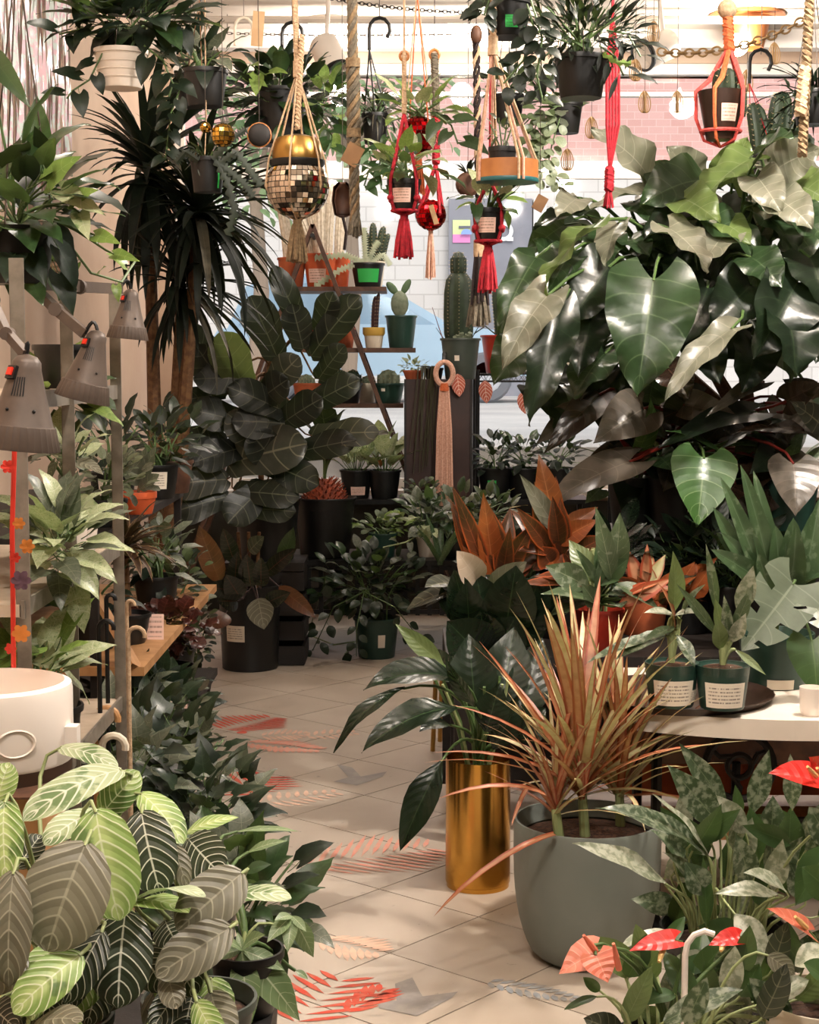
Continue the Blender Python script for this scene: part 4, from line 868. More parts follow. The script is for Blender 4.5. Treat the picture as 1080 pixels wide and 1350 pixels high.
# red flamingo flower and peach one in the white planter at the side
wp = V((at(1085, 1345, 3.0).x, 3.0, 0)); wf = thing('flamingo_plant', 'flamingo plant with a peach flower and a large red flower in a white planter', 'potted plant', wp)
pot(wf, wp, .11, .09, .26, 'cream_pot'); wc_ = wp + V((0, 0, .24))
spathe(wf, (1050, 470), (862, 440), 130, 'spathe_red', 3.25, (1035, 450), (1005, 415), UPF, wc_)
spathe(wf, (1075, 440), (1010, 380), 100, 'spathe_red', 3.3, (1060, 450), (1040, 420), FC, wc_)
spathe(wf, (1010, 1015), (855, 930), 85, 'spathe_peach', 2.98, (1000, 1000), (960, 960), UPF, wc_)
for q in (((1070, 1080), (960, 1140), 110, 'agla_pale', 2.9, 0, UPF, .5), ((1100, 880), (985, 780), 130, 'agla_green', 3.0, 0, FC, .5), ((1090, 1200), (990, 1130), 120, 'agla_green', 2.85, 0, UPF, .5), ((1090, 700), (1010, 560), 110, 'agla', 3.2, 0, FC, .4)):
    A11(wf, *q[:6], up=q[6], bend=q[7], root=wc_, shape='ovate')
mp = V((at(1072, 1345, 2.72).x + .03, 2.68, 0)); mpt = thing('maroon_pot_plant', 'glossy maroon pot with a small leafy plant before the white planter', 'potted plant', mp); pot(mpt, mp, .055, .045, .27, 'maroon_pot')
rosette(mpt, 'ovate', 'agla_green', mp + V((0, 0, .25)), 7, (.08, .12), .5, (.1, 1.0))
# hooked plant stake
hk = at(895, 1245, 2.93); tag(MB().tube([(hk.x + .012, 2.93, .0), hk - V((-.012, 0, .03))] + [hk + V((.012 + .035 - .035 * math.cos(t_), 0, -.02 + .045 * math.sin(t_))) for t_ in (0, .5, 1, 1.57, 2.1)], .006, 8).build('plant_stake', 'white_enamel', None, (hk.x, 2.93, 0)), 'white hooked plant stake among the flamingo flowers', 'stake')
# ------------------------------------------------------------------ pots on the white table
def c9p(x, y, Y): return Lc(c9, x, y, Y)
for px, py, lb, seed in ((885, 930, 'small dumb cane in a clear-rimmed green pot with a wide printed label', 0), (952, 933, 'upright spear-leaved dumb cane in a green pot with a curved printed label', 1)):
    b = onz(px, py, TZ + .02); r = pxm(36, b.y); h = pxm(58, b.y); b.z = TZ + .021; t = thing('green_pot_plant', lb, 'potted plant', b)
    po = pot(t, b, r, r * .82, h, 'green_pot', rim=.0, fill='bark_mix', sd=.9); label_on(po, b, r, r * .82, h, r * 1.5, .08, .66, -1.62)
    if seed == 0: label_on(po, b, r, r * .82, h, r * .45, .14, .42, -.62)
    MB().lathe(b, [(r * 1.02, h * .8), (r * 1.07, h * 1.06), (r * 1.05, h * 1.07), (r, h * .82)], 28).build('clear_rim', 'window_glass', t)
    c = b + V((0, 0, h * .9))
    LS = ([((690, 770), (690, 640), 0, 0)] if 0 else [])
    if seed == 0:
        for bb, e, w, m in (((680, 640), (680, 470), 60, 'lily_light'), ((690, 650), (600, 640), 45, 'agla_pale'), ((680, 690), (520, 770), 60, 'agla'), ((700, 660), (770, 560), 45, 'dieff'), ((690, 700), (740, 790), 45, 'agla'), ((690, 680), (600, 720), 40, 'dieff'), ((680, 650), (750, 640), 45, 'agla_pale'), ((660, 700), (440, 780), 45, 'agla'), ((685, 690), (640, 560), 45, 'marginata_red')):
            leaf(t, 'lance', m, c9p(*bb, b.y), c9p(*e, b.y - .05), w / 2.077 / FP * b.y, UPF, .5, .3, .004, root=c, stem='stem_pale', sr=.006)
    else:
        for bb, e, w, m in (((800, 640), (770, 450), 32, 'dieff'), ((815, 700), (795, 600), 40, 'lily_light'), ((830, 720), (820, 590), 36, 'agla'), ((810, 740), (800, 650), 50, 'lily_light'), ((860, 640), (900, 510), 60, 'agla_pale'), ((840, 700), (900, 560), 40, 'dieff'), ((850, 740), (935, 810), 24, 'lily_light'), ((800, 700), (690, 560), 34, 'dieff'), ((840, 720), (880, 640), 46, 'agla_pale')):
            leaf(t, 'lance', m, c9p(*bb, b.y), c9p(*e, b.y - .04), w / 2.077 / FP * b.y, FC, .35, .3, .004, root=c, stem='stem_pale', sr=.006)
t, c, po, p = None, None, None, None
# split-leaf monstera and a round leaf in a dark teal pot
b = onz(1035, 915, TZ); b.z = TZ; mo = thing('monstera', 'young split-leaf monstera in a dark green pot on the white table', 'potted plant', b + V((0, .12, 0))); b = b + V((0, .12, 0))
r = pxm(48, b.y); h = pxm(72, b.y); po = pot(mo, b, r, r * .85, h, 'green_pot'); label_on(po, b, r, r * .85, h, .07, .02, .2, -1.6, 'paper'); c = b + V((0, 0, h * .9))
leaf(mo, 'monstera', 'monstera', c9p(1010, 560, 4.12), c9p(868, 745, 4.0), 190 / 2.077 / FP * 4.1, FC, .3, .1, .004, root=c, nu=10, nv=20, sr=.005)
leaf(mo, 'heart', 'agla_green', c9p(1060, 715, 4.1), c9p(1075, 875, 4.05), 150 / 2.077 / FP * 4.1, FC, .4, .1, .004, root=c + V((.05, 0, 0)), nu=8, nv=12, sr=.005)
leaf(mo, 'monstera', 'monstera', c9p(1050, 600, 4.4), c9p(1120, 700, 4.3), .1, FC, .4, .1, .004, root=c, nu=10, nv=20)
wv = V((1.12, 4.16, TZ)); wv = onz(1078, 950, TZ); tag(MB().lathe((wv.x, wv.y + .06, TZ), [(.001, 0), (.022, 0), (.028, .012), (.03, .07), (.028, .07), (.024, .02), (.001, .012)], 20).build('white_cup', 'white_enamel', None, (wv.x, wv.y + .06, TZ)), 'small white cup at the end of the white table', 'cup')
# ------------------------------------------------------------------ plants on the timber bench behind
def potted(name, label, px, Y, z, r, h, mat, rb=.8, group=None, cat='potted plant', **kw):
    p = V((at(px, 700, Y).x, Y, z)); t = thing(name, label, cat, p, group); po = pot(t, p, r, r * rb, h, mat, **kw); return t, p + V((0, 0, h * .85)), po, p
def R9(t, c, lst, Y, mat, shape='lance', up=None, bend=.5, stem='stem_green', fold=.25, wave=.008, more=12):
    lst = list(lst); n0 = len(lst)
    for i in range(more):
        (bx, by), (ex, ey), w, *m = lst[R.randrange(n0)]; lst.append(((bx + R.uniform(-25, 25), by + R.uniform(-10, 30)), (ex + R.uniform(-70, 70), ey + R.uniform(-30, 70)), w * R.uniform(.8, 1.15), *m))
    lst = [(b, e, w * 1.2, *m) for b, e, w, *m in lst]
    for b, e, w, *m in lst: leaf(t, shape, m[0] if m else mat, c9p(*b, Y), c9p(*e, Y + R.uniform(-.12, .05)), w / 2.077 / FP * Y, up or (FC if e[1] < b[1] - 40 else UPF), bend, fold, wave, root=c, stem=stem, sr=.004)
t, c, po, p = potted('aglaonema', 'silver-streaked aglaonema in a red pot behind the dragon tree', 790, 4.95, PBZ, .075, .13, 'red_pot')
R9(t, c, [((470, 560), (395, 440), 60, 'lily_light'), ((520, 540), (535, 365), 60, 'dieff'), ((475, 560), (475, 430), 24, 'strap_green'), ((450, 570), (330, 510), 70, 'dieff'), ((460, 600), (360, 600), 60, 'dieff'), ((520, 560), (640, 630), 60, 'dieff'), ((500, 540), (560, 490), 50, 'strap_green'), ((500, 590), (600, 590), 50, 'agla'), ((540, 600), (640, 560), 40, 'marginata_red'), ((440, 560), (300, 540), 50, 'cordyline'), ((470, 620), (430, 560), 50, 'dieff')], 4.85, 'dieff')
for k in range(5): MB().tube([c + V((.02 * math.cos(k), .02 * math.sin(k), -.02)), c + V((.035 * math.cos(k), .03 * math.sin(k), .2))], .006, 6).build('stalk', 'stem_pale', t)
t, c, po, p = potted('cordyline', 'coppery orange cordyline with upright leaves beside the peach tassel', 655, 5.25, PBZ, .08, .14, 'black_plastic')
R9(t, c, [((190, 560), (160, 310), 60, 'cordyline_orange'), ((200, 560), (235, 350), 55, 'cordyline'), ((180, 560), (75, 290), 45, 'cordyline'), ((190, 560), (110, 370), 50, 'cordyline_orange'), ((200, 560), (300, 390), 55, 'cordyline'), ((180, 560), (90, 440), 40, 'cordyline_orange'), ((210, 560), (140, 420), 50, 'cordyline_orange'), ((190, 580), (100, 520), 50, 'cordyline'), ((205, 570), (260, 460), 50, 'cordyline'), ((200, 560), (205, 380), 50, 'cordyline'), ((190, 570), (310, 480), 55, 'cordyline'), ((190, 590), (250, 560), 50, 'cordyline_orange')], 5.2, 'cordyline', stem='stem_red')
t, c, po, p = potted('cordyline', 'red-stemmed cordyline with a flame-tipped new leaf under the dark philodendron', 735, 5.2, PBZ, .08, .14, 'black_plastic')
R9(t, c, [((360, 430), (312, 205), 65, 'cordyline_orange'), ((370, 430), (260, 260), 50, 'ear_grey'), ((350, 450), (270, 390), 55, 'cordyline'), ((360, 430), (475, 350), 50, 'cordyline_orange'), ((380, 450), (440, 400), 50, 'cordyline'), ((340, 460), (300, 280), 50, 'cordyline'), ((370, 470), (350, 320), 50, 'cordyline'), ((340, 480), (255, 470), 60, 'cordyline'), ((380, 470), (420, 540), 60, 'cordyline'), ((360, 500), (330, 420), 50, 'cordyline_orange'), ((400, 480), (500, 430), 50, 'cordyline'), ((350, 480), (250, 350), 45, 'cordyline')], 5.15, 'cordyline', stem='stem_red')
for k in range(4): MB().tube([c + V((.02 * math.cos(k * 1.6), .02 * math.sin(k * 1.6), -.02)), c9p(355 + k * 8, 440, 5.2)], .008, 6).build('cane', 'stem_red', t)
t, c, po, p = potted('cordyline', 'bronze cordyline with pale pink centre shoots behind the aglaonemas', 850, 5.25, PBZ, .08, .14, 'terracotta')
R9(t, c, [((590, 580), (560, 470), 40, 'marginata_red'), ((600, 580), (610, 450), 30, 'marginata_red'), ((600, 580), (660, 480), 36, 'marginata'), ((620, 590), (700, 520), 30, 'cordyline_orange'), ((680, 590), (740, 500), 50, 'cordyline_orange'), ((590, 590), (520, 540), 40, 'cordyline'), ((650, 600), (720, 570), 40, 'cordyline'), ((600, 600), (560, 540), 36, 'cordyline_orange'), ((720, 600), (780, 520), 60, 'cordyline_orange'), ((640, 590), (590, 480), 26, 'marginata')], 5.2, 'cordyline', stem='stem_red')
t, c, po, p = potted('lily_plant', 'dark broad-leaved lily with a cream bract on the timber bench', 632, 4.97, PBZ, .085, .14, 'black_plastic')
R9(t, c, [((170, 690), (140, 530), 110, 'lily'), ((120, 680), (80, 520), 80, 'lily'), ((220, 690), (250, 510), 130, 'lily'), ((250, 700), (310, 560), 120, 'lily'), ((150, 560), (88, 470), 70, 'white_bract'), ((90, 560), (0, 570), 60, 'fig_light'), ((290, 640), (340, 530), 90, 'lily'), ((180, 580), (280, 500), 60, 'ear_grey'), ((60, 640), (90, 530), 60, 'lily'), ((200, 740), (250, 650), 120, 'lily'), ((160, 740), (110, 620), 120, 'lily'), ((270, 640), (265, 620), 60, 'phil_grey')], 4.9, 'lily', 'ovate')
t, c, po, p = potted('snake_plant', 'tall snake plant with speckled strap leaves at the bench end', 1020, 5.0, PBZ, .1, .17, 'black_plastic')
R9(t, c, [((950, 560), (865, 235), 50), ((960, 560), (900, 250), 45), ((990, 560), (1010, 380), 70), ((930, 560), (800, 420), 60), ((1010, 570), (1075, 350), 60), ((1020, 570), (1080, 420), 55), ((920, 570), (830, 380), 55), ((970, 570), (960, 400), 60), ((1000, 570), (1050, 480), 60), ((900, 570), (790, 350), 50), ((940, 580), (870, 460), 60), ((1030, 570), (1100, 540), 50)], 4.95, 'strap_green', 'strap', fold=.4, wave=0)
for i, (px, Y, lb, m, L_) in enumerate(((690, 5.28, 'dark bushy plant in a black pot between the two orange cordylines', 'pothos_dark', .1), (800, 5.32, 'deep green plant in a black pot behind the red pot', 'lily', .14), (905, 5.3, 'low dark plant in a black pot behind the green-potted dumb canes', 'pothos_dark', .1), (965, 5.28, 'broad dark plant in a black pot beside the snake plant', 'lily', .14))):
    t, c, po, p = potted('bench_pot_plant', lb, px, Y, PBZ, .095, .16, 'black_plastic'); bush(t, 'ovate', [m, m, 'ear_dark'], c + V((0, 0, .09)), (.17, .1, .11), 60, (L_ * .7, L_), .5, pet=.35, root=c)
# ------------------------------------------------------------------ dark philodendron on the stand
t, c, po, p = potted('dark_philodendron', 'bronze-leaved philodendron with red stems in a black pot with a label', 905, 5.65, PSZ, .15, .26, 'black_plastic'); c = c9p(700, 270, 5.6); ph = t
label_on(po, p, .15, .12, .26, .1, .35, .75, -1.35)
for q in (((600, 80), (462, 175), 150, 'phil_grey', 5.35, V((-.2, -1, .3))), ((590, 190), (620, 50), 90, 'phil_green', 5.4, V((.5, -.8, .4))), ((480, 40), (325, 205), 95, 'phil_brown', 5.4, FC), ((565, 225), (308, 365), 140, 'phil_grey', 5.3, V((-.1, -.7, 1))), ((560, 215), (330, 330), 110, 'phil_brown', 5.35, UPF), ((765, 215), (745, 405), 185, 'phil_green', 5.3, FC),
          ((800, 195), (660, 140), 60, 'phil_green', 5.4, UPF), ((1040, 140), (840, 150), 90, 'phil_brown', 5.4, UPF), ((1010, 230), (1015, 375), 150, 'phil_grey', 5.3, FC), ((700, 90), (560, 60), 110, 'phil_brown', 5.5, UPF), ((920, 10), (770, 105), 60, 'phil_grey', 5.35, V((-.3, -.8, .8))), ((900, 90), (640, 190), 120, 'ear_dark', 5.4, UPF),
          ((760, 60), (620, 120), 120, 'phil_brown', 5.5, FC), ((990, 60), (1090, 10), 90, 'phil_brown', 5.4, FC), ((700, 130), (850, 60), 90, 'phil_brown', 5.5, FC), ((830, 170), (990, 110), 90, 'ear_dark', 5.45, UPF), ((640, 240), (560, 170), 80, 'ear_dark', 5.5, FC), ((1090, 130), (1000, 60), 90, 'fig_light', 5.4, FC),
          ((640, 210), (680, 250), 90, 'ear', 5.4, FC), ((480, 300), (440, 340), 60, 'dieff', 5.5, FC), ((1060, 60), (980, 0), 100, 'phil_brown', 5.5, FC), ((900, 200), (930, 60), 110, 'phil_brown', 5.6, FC), ((520, 120), (420, 40), 90, 'phil_brown', 5.5, FC), ((960, 200), (890, 260), 90, 'ear_dark', 5.5, FC)):
    Y = q[4]; leaf(ph, 'heart', q[3], c9p(*q[0], Y), c9p(*q[1], Y - .08), q[2] / 2.077 / FP * Y, q[5], .5, .15, .015, 1.5, c, 'stem_red' if q[3] in ('phil_brown', 'phil_grey') else 'stem_green', .007, 8, 12)
for i in range(26):
    x, y = R.uniform(420, 1080), R.uniform(20, 300); a = R.uniform(-.2, 3.3); l = R.uniform(110, 190); Y = R.uniform(5.45, 5.7)
    leaf(ph, 'heart', R.choice(['phil_brown', 'phil_brown', 'ear_dark', 'phil_grey']), c9p(x, y, Y), c9p(x + math.cos(a) * l, y + math.sin(a) * l * .7, Y - .08), R.uniform(80, 130) / 2.077 / FP * Y, V((R.uniform(-.5, .5), -1, R.uniform(.2, 1))), .6, .2, .02, 1.8, c, 'stem_red', .006, 8, 12)
MB().tube([c, c9p(600, 240, 5.5), c9p(530, 155, 5.42)], [.02, .022, .004], 8).build('leaf_sheath', 'stem_red', ph)
MB().tube([p + V((0, 0, .2)), c], [.03, .024], 8).build('trunk', 'stem_brown', ph)
# pots beside it on the stand
for px, Y, lb, r, m in ((838, 5.72, 'black nursery pot with a speckled aglaonema under the bronze philodendron', .1, 'black_plastic'), (1035, 5.62, 'dark green pot of upright spear leaves under the elephant ear', .11, 'green_pot')):
    t, c, po, p = potted('nursery_plant', lb, px, Y, PSZ, r, .2, m); rosette(t, 'lance', 'dieff' if px < 900 else 'strap_green', c, 14, (.16, .26), .25, (.3, 1.4), .6)
# ------------------------------------------------------------------ elephant ear
ep = V((at(960, 600, 5.98).x, 5.98, PSZ)); ee = thing('elephant_ear', 'giant elephant ear plant with broad wavy leaves on the tall stand', 'potted plant', ep); pot(ee, ep, .17, .13, .28, 'black_plastic')
ec = ep + V((0, 0, .26))
for k in range(3): MB().tube([ec + V((.05 * (k - 1), 0, -.03)), ec + V((.06 * (k - 1), -.03, .2)), at(880 + 50 * k, 470, 5.7)], [.03, .028, .02], 8).build('trunk', 'stem_brown', ee)
crown = [at(880 + 50 * k, 470, 5.7) for k in range(3)]
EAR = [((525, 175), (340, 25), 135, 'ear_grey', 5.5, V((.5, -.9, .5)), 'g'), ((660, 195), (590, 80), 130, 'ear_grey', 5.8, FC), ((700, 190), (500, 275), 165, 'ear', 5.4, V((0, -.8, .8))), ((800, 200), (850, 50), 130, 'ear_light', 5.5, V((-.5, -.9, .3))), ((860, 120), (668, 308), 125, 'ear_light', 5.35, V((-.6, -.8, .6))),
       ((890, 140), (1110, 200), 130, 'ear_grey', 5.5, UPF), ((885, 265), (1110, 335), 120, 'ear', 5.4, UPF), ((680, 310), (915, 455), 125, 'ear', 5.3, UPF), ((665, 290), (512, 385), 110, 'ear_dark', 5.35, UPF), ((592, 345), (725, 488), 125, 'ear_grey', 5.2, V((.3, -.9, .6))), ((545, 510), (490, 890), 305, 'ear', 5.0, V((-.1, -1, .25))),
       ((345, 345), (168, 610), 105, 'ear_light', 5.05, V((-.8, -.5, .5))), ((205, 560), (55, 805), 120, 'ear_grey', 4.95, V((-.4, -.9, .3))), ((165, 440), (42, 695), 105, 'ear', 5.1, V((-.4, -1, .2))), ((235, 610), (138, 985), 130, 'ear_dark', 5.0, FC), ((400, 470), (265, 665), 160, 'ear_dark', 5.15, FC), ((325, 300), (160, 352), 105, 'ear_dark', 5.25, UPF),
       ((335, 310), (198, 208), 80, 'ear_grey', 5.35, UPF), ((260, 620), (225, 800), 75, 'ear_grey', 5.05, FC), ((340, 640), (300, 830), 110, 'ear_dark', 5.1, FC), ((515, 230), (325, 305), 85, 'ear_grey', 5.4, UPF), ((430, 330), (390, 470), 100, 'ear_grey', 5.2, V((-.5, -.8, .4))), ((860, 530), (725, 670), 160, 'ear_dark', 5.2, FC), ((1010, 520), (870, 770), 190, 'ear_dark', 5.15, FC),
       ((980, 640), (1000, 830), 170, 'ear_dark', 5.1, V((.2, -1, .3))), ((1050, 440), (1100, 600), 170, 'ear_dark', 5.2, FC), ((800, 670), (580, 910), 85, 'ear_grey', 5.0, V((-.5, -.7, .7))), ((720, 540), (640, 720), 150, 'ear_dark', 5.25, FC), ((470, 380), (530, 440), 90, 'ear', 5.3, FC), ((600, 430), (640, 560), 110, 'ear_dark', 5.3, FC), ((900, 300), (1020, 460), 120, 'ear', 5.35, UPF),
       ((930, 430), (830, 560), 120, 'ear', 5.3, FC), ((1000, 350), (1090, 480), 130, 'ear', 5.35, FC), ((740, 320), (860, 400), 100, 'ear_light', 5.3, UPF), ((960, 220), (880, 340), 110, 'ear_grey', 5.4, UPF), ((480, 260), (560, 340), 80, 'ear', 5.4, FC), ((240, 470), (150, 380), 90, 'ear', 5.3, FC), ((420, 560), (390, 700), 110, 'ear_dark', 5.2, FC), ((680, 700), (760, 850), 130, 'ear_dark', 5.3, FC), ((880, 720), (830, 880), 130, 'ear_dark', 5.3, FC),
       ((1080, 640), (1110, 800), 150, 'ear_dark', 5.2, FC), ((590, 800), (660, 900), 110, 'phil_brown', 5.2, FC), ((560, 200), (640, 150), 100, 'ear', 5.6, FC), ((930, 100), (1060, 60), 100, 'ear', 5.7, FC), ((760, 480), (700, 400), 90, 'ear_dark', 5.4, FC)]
for i in range(52):                                # inner and rear leaves of the crown
    x, y = R.uniform(150, 1080), R.uniform(150, 900)
    if y < 420 - x * .5: continue
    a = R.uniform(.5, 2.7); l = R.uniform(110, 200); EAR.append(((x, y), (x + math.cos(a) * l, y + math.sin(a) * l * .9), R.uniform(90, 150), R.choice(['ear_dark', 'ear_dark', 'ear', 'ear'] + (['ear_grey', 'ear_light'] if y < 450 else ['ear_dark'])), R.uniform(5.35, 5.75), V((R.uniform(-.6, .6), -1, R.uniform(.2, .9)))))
for x0, y0, x1, y1, w_, m_ in ((950, 150, 1090, 90, 130, 'ear_grey'), (980, 200, 1110, 260, 130, 'ear_light'), (900, 90, 1000, 50, 110, 'ear'), (1000, 300, 1110, 400, 140, 'ear'), (940, 250, 1060, 350, 120, 'ear_grey'), (880, 180, 960, 300, 110, 'ear_grey'), (1020, 420, 1090, 560, 150, 'ear'), (640, 250, 760, 330, 120, 'ear_light'), (780, 360, 700, 470, 110, 'ear_grey'), (860, 440, 960, 540, 120, 'ear'), (560, 330, 600, 450, 110, 'ear'), (400, 380, 330, 520, 110, 'ear'), (300, 250, 230, 320, 90, 'ear_grey'), (280, 420, 200, 560, 100, 'ear')):
    EAR.append(((x0, y0), (x1, y1), w_, m_, R.uniform(5.15, 5.4), V((R.uniform(-.4, .4), -1, R.uniform(.3, .9)))))
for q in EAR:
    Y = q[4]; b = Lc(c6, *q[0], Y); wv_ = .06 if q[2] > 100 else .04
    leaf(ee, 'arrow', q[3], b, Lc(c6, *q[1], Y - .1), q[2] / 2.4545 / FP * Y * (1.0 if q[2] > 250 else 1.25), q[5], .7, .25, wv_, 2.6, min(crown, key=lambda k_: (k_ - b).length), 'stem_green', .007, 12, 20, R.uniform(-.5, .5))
# ------------------------------------------------------------------ along the wall: lamps, rack plants
def grow_lamp(top, bot, rad, Y, post, label, switch=False, tilt=0.0):
    T, B = at(*top, Y), at(*bot, Y); t = thing('grow_lamp', label, 'lamp', T); ax_ = (B - T); Lh = ax_.length; q = V((0, 0, 1)).rotation_difference(ax_.normalized()).to_matrix(); r = pxm(rad, Y)
    MB().lathe(T, [(.001, -.004), (r * .25, 0), (r * .36, Lh * .06), (r * .38, Lh * .14), (r * .56, Lh * .42), (r * .78, Lh * .72), (r * .8, Lh * .74)], 32, rot=q).build('housing', 'lamp_brown', t)
    MB().lathe(T, [(r * .82, Lh * .74), (r * .84, Lh * .745), (r * 1.0, Lh * .99), (r * .99, Lh), (r * .95, Lh * .98), (r * .78, Lh * .74)], 64, rot=q, lobes=32, depth=.02).build('ribbed_skirt', 'lamp_brown', t)
    for k in range(5):
        a0 = -1.75 + k * .13; n0 = Lh * .22; n1 = Lh * .42; pts = [T + q @ V((math.cos(a0) * r * f, math.sin(a0) * r * f, z)) for f, z in ((.435, n0), (.57, n1))]
        MB().tube(pts, r * .018, 4).build('vent_slot', 'black_metal', t)
    p = T + q @ V((math.cos(-.9) * r * .44, math.sin(-.9) * r * .44, Lh * .18)); f = q @ V((math.cos(-.9), math.sin(-.9), -.35))
    sw = MB().box(p, (r * .3, r * .1, r * .34), rot=frame(f, (0, 0, 1))).build('switch_box', 'black_plastic', t, smooth=False)
    MB().box(p + f * r * .05, (r * .17, r * .1, r * .2), rot=frame(f, (0, 0, 1))).build('switch', 'red_switch', sw, smooth=False)
    for a0 in (-2.2, -1.2): MB().ball(T + q @ V((math.cos(a0) * r * .685, math.sin(a0) * r * .685, Lh * .57)), r * .045, 8, 6).build('screw', 'black_metal', t)
    MB().ball(B - ax_.normalized() * Lh * .2, r * .45, 14, 10).build('bulb', 'white_enamel', t)
    P = [at(*p_, Y2) for p_, Y2 in post]
    for a_, b_ in zip(P, P[1:]):
        MB().bar(a_, b_, pxm(9, Y), pxm(13, Y)).build('arm', 'lamp_brown', t, smooth=False)
    for a_ in P[:-1]: MB().tube([a_ - V((0, .012, 0)), a_ + V((0, .012, 0))], pxm(9, Y), 12).build('joint', 'lamp_brown', t)
    MB().tube(bez(P[-1], P[-1] + V((.01, 0, .02)), T + V((-.005, 0, .03)), T, 6), pxm(2.5, Y), 6).build('cord', 'black_plastic', t)
grow_lamp((36, 470), (26, 592), 52, 2.35, [((-10, 395), 2.5), ((10, 440), 2.4), ((34, 468), 2.35)], 'brown grow lamp with red rocker switch above the garland')
grow_lamp((129, 438), (108, 527), 36, 2.9, [((50, 384), 2.98), ((74, 408), 2.92), ((112, 440), 2.9)], 'brown grow lamp hanging tilted before the pale pothos')
grow_lamp((173, 383), (168, 447), 27, 3.45, [((46, 374), 3.0), ((104, 378), 3.2), ((158, 381), 3.43)], 'small brown grow lamp on a long level arm before the dark dracaena')
# pothos of the rack
def shelfplant(name, label, px, Y, z, r, h, mat='black_plastic', **kw): return potted(name, label, px, Y, z, r, h, mat, **kw)
t, c, po, p = shelfplant('pothos', 'pale marbled pothos spilling over the steel rack shelf', 70, 3.2, RZ[2], .07, .1, 'white_plastic')
bush(t, 'heart', ['pothos_pale', 'pothos_pale', 'ivy_grey'], at(80, 712, 2.86), (.055, .1, .09), 52, (.06, .095), .62, pet=.4, root=c)
leaf(t, 'heart', 'pothos', at(62, 770, 3.0), at(92, 805, 2.95), .06, FC, root=c); leaf(t, 'heart', 'pothos_pale', at(90, 660, 3.1), at(140, 690, 3.0), .06, UPF, root=c)
t, c, po, p = shelfplant('pothos', 'cream and lime pothos behind the white humidifier', 52, 3.0, RZ[1], .07, .1, 'black_plastic')
bush(t, 'heart', ['pothos_pale', 'pothos_lime', 'pothos_pale'], at(48, 878, 2.82), (.08, .1, .045), 30, (.06, .1), .6, pet=.4, root=c)
leaf(t, 'heart', 'pothos_lime', at(40, 855, 2.8), at(-20, 895, 2.7), .07, UPF, root=c); leaf(t, 'heart', 'pothos_pale', at(45, 850, 2.9), at(80, 885, 2.85), .06, FC, root=c)
t, c, po, p = shelfplant('pothos', 'green ivy-leaved pothos on the rack shelf behind the tilted lamp', 88, 3.4, RZ[3], .06, .09)
bush(t, 'heart', ['pothos', 'pothos_lime'], at(80, 520, 3.4), (.1, .1, .07), 22, (.06, .09), .7, pet=.4, root=c)
t, c, po, p = shelfplant('pothos', 'variegated pothos beneath the ribbed lamp skirts on the rack', 92, 3.3, RZ[3] - .3 if False else RZ[2], .06, .1, 'white_plastic')
bush(t, 'heart', ['pothos_pale', 'maranta_grey'], at(88, 600, 3.2), (.07, .08, .05), 16, (.05, .08), .6, pet=.4, root=c)
# hanging pothos at the corner of the rack
def hang_wires(t, rim_c, r, up, n=3, mat='wire', wr=.0016, a0=.5, single=True):
    rim_c, up = V(rim_c), V(up)
    for k in range(n):
        a = a0 + k * 6.283 / n; MB().tube([rim_c + V((math.cos(a) * r, math.sin(a) * r, 0)), up], wr, 5).build('hanger_wire', mat, t)
    if single: MB().tube([up, (up.x, up.y, ZC)], wr, 5).build('hanger_wire', mat, t)
def hang_pot(name, label, px, y0, y1, w, Y, mat, top=(0, -40), rb=.78, wmat='wire', group=None, hooky=None, wr=.0016, n=3, single=True, **kw):
    b = at(px, y1, Y); h = at(px, y0, Y).z - b.z; r = pxm(w / 2, Y); t = thing(name, label, 'hanging plant', b, group); po = pot(t, b, r, r * rb, h, mat, **kw)
    hang_wires(t, b + V((0, 0, h)), r * 1.02, at(px + top[0], top[1], Y), n, wmat, wr, single=single)
    return t, b + V((0, 0, h * .85)), po, b, r, h
t, c, po, b, r, h = hang_pot('hanging_pothos', 'glossy dark pothos hanging over the end of the steel rack', 22, 300, 375, 100, 2.95, 'black_plastic', (0, -60))
bush(t, 'heart', ['pothos', 'pothos_dark', 'pothos'], at(22, 275, 2.95), (.14, .13, .13), 74, (.075, .115), .62, pet=.4, root=c, droop=.3)
for bb, e, w, m in (((62, 240), (108, 205), 34, 'pothos_lime'), ((55, 215), (20, 190), 34, 'pothos'), ((80, 250), (140, 285), 30, 'pothos_pale'), ((105, 280), (118, 318), 26, 'pothos_pale'), ((95, 265), (130, 250), 26, 'pothos_lime'), ((-10, 75), (42, 145), 30, 'pothos'), ((125, 310), (160, 322), 22, 'pothos_lime'), ((60, 200), (45, 165), 26, 'pothos_dark'), ((150, 335), (185, 345), 18, 'pothos_lime')):
    leaf(t, 'heart', m, at(*bb, 2.9), at(*e, 2.85), pxm(w, 2.9), FC, root=c, sr=.0025)
vine(t, 'heart', 'pothos_lime', [at(90, 320, 2.95), at(120, 360, 3.0), at(160, 372, 3.1), at(178, 345, 3.15)], 4, (.03, .045))
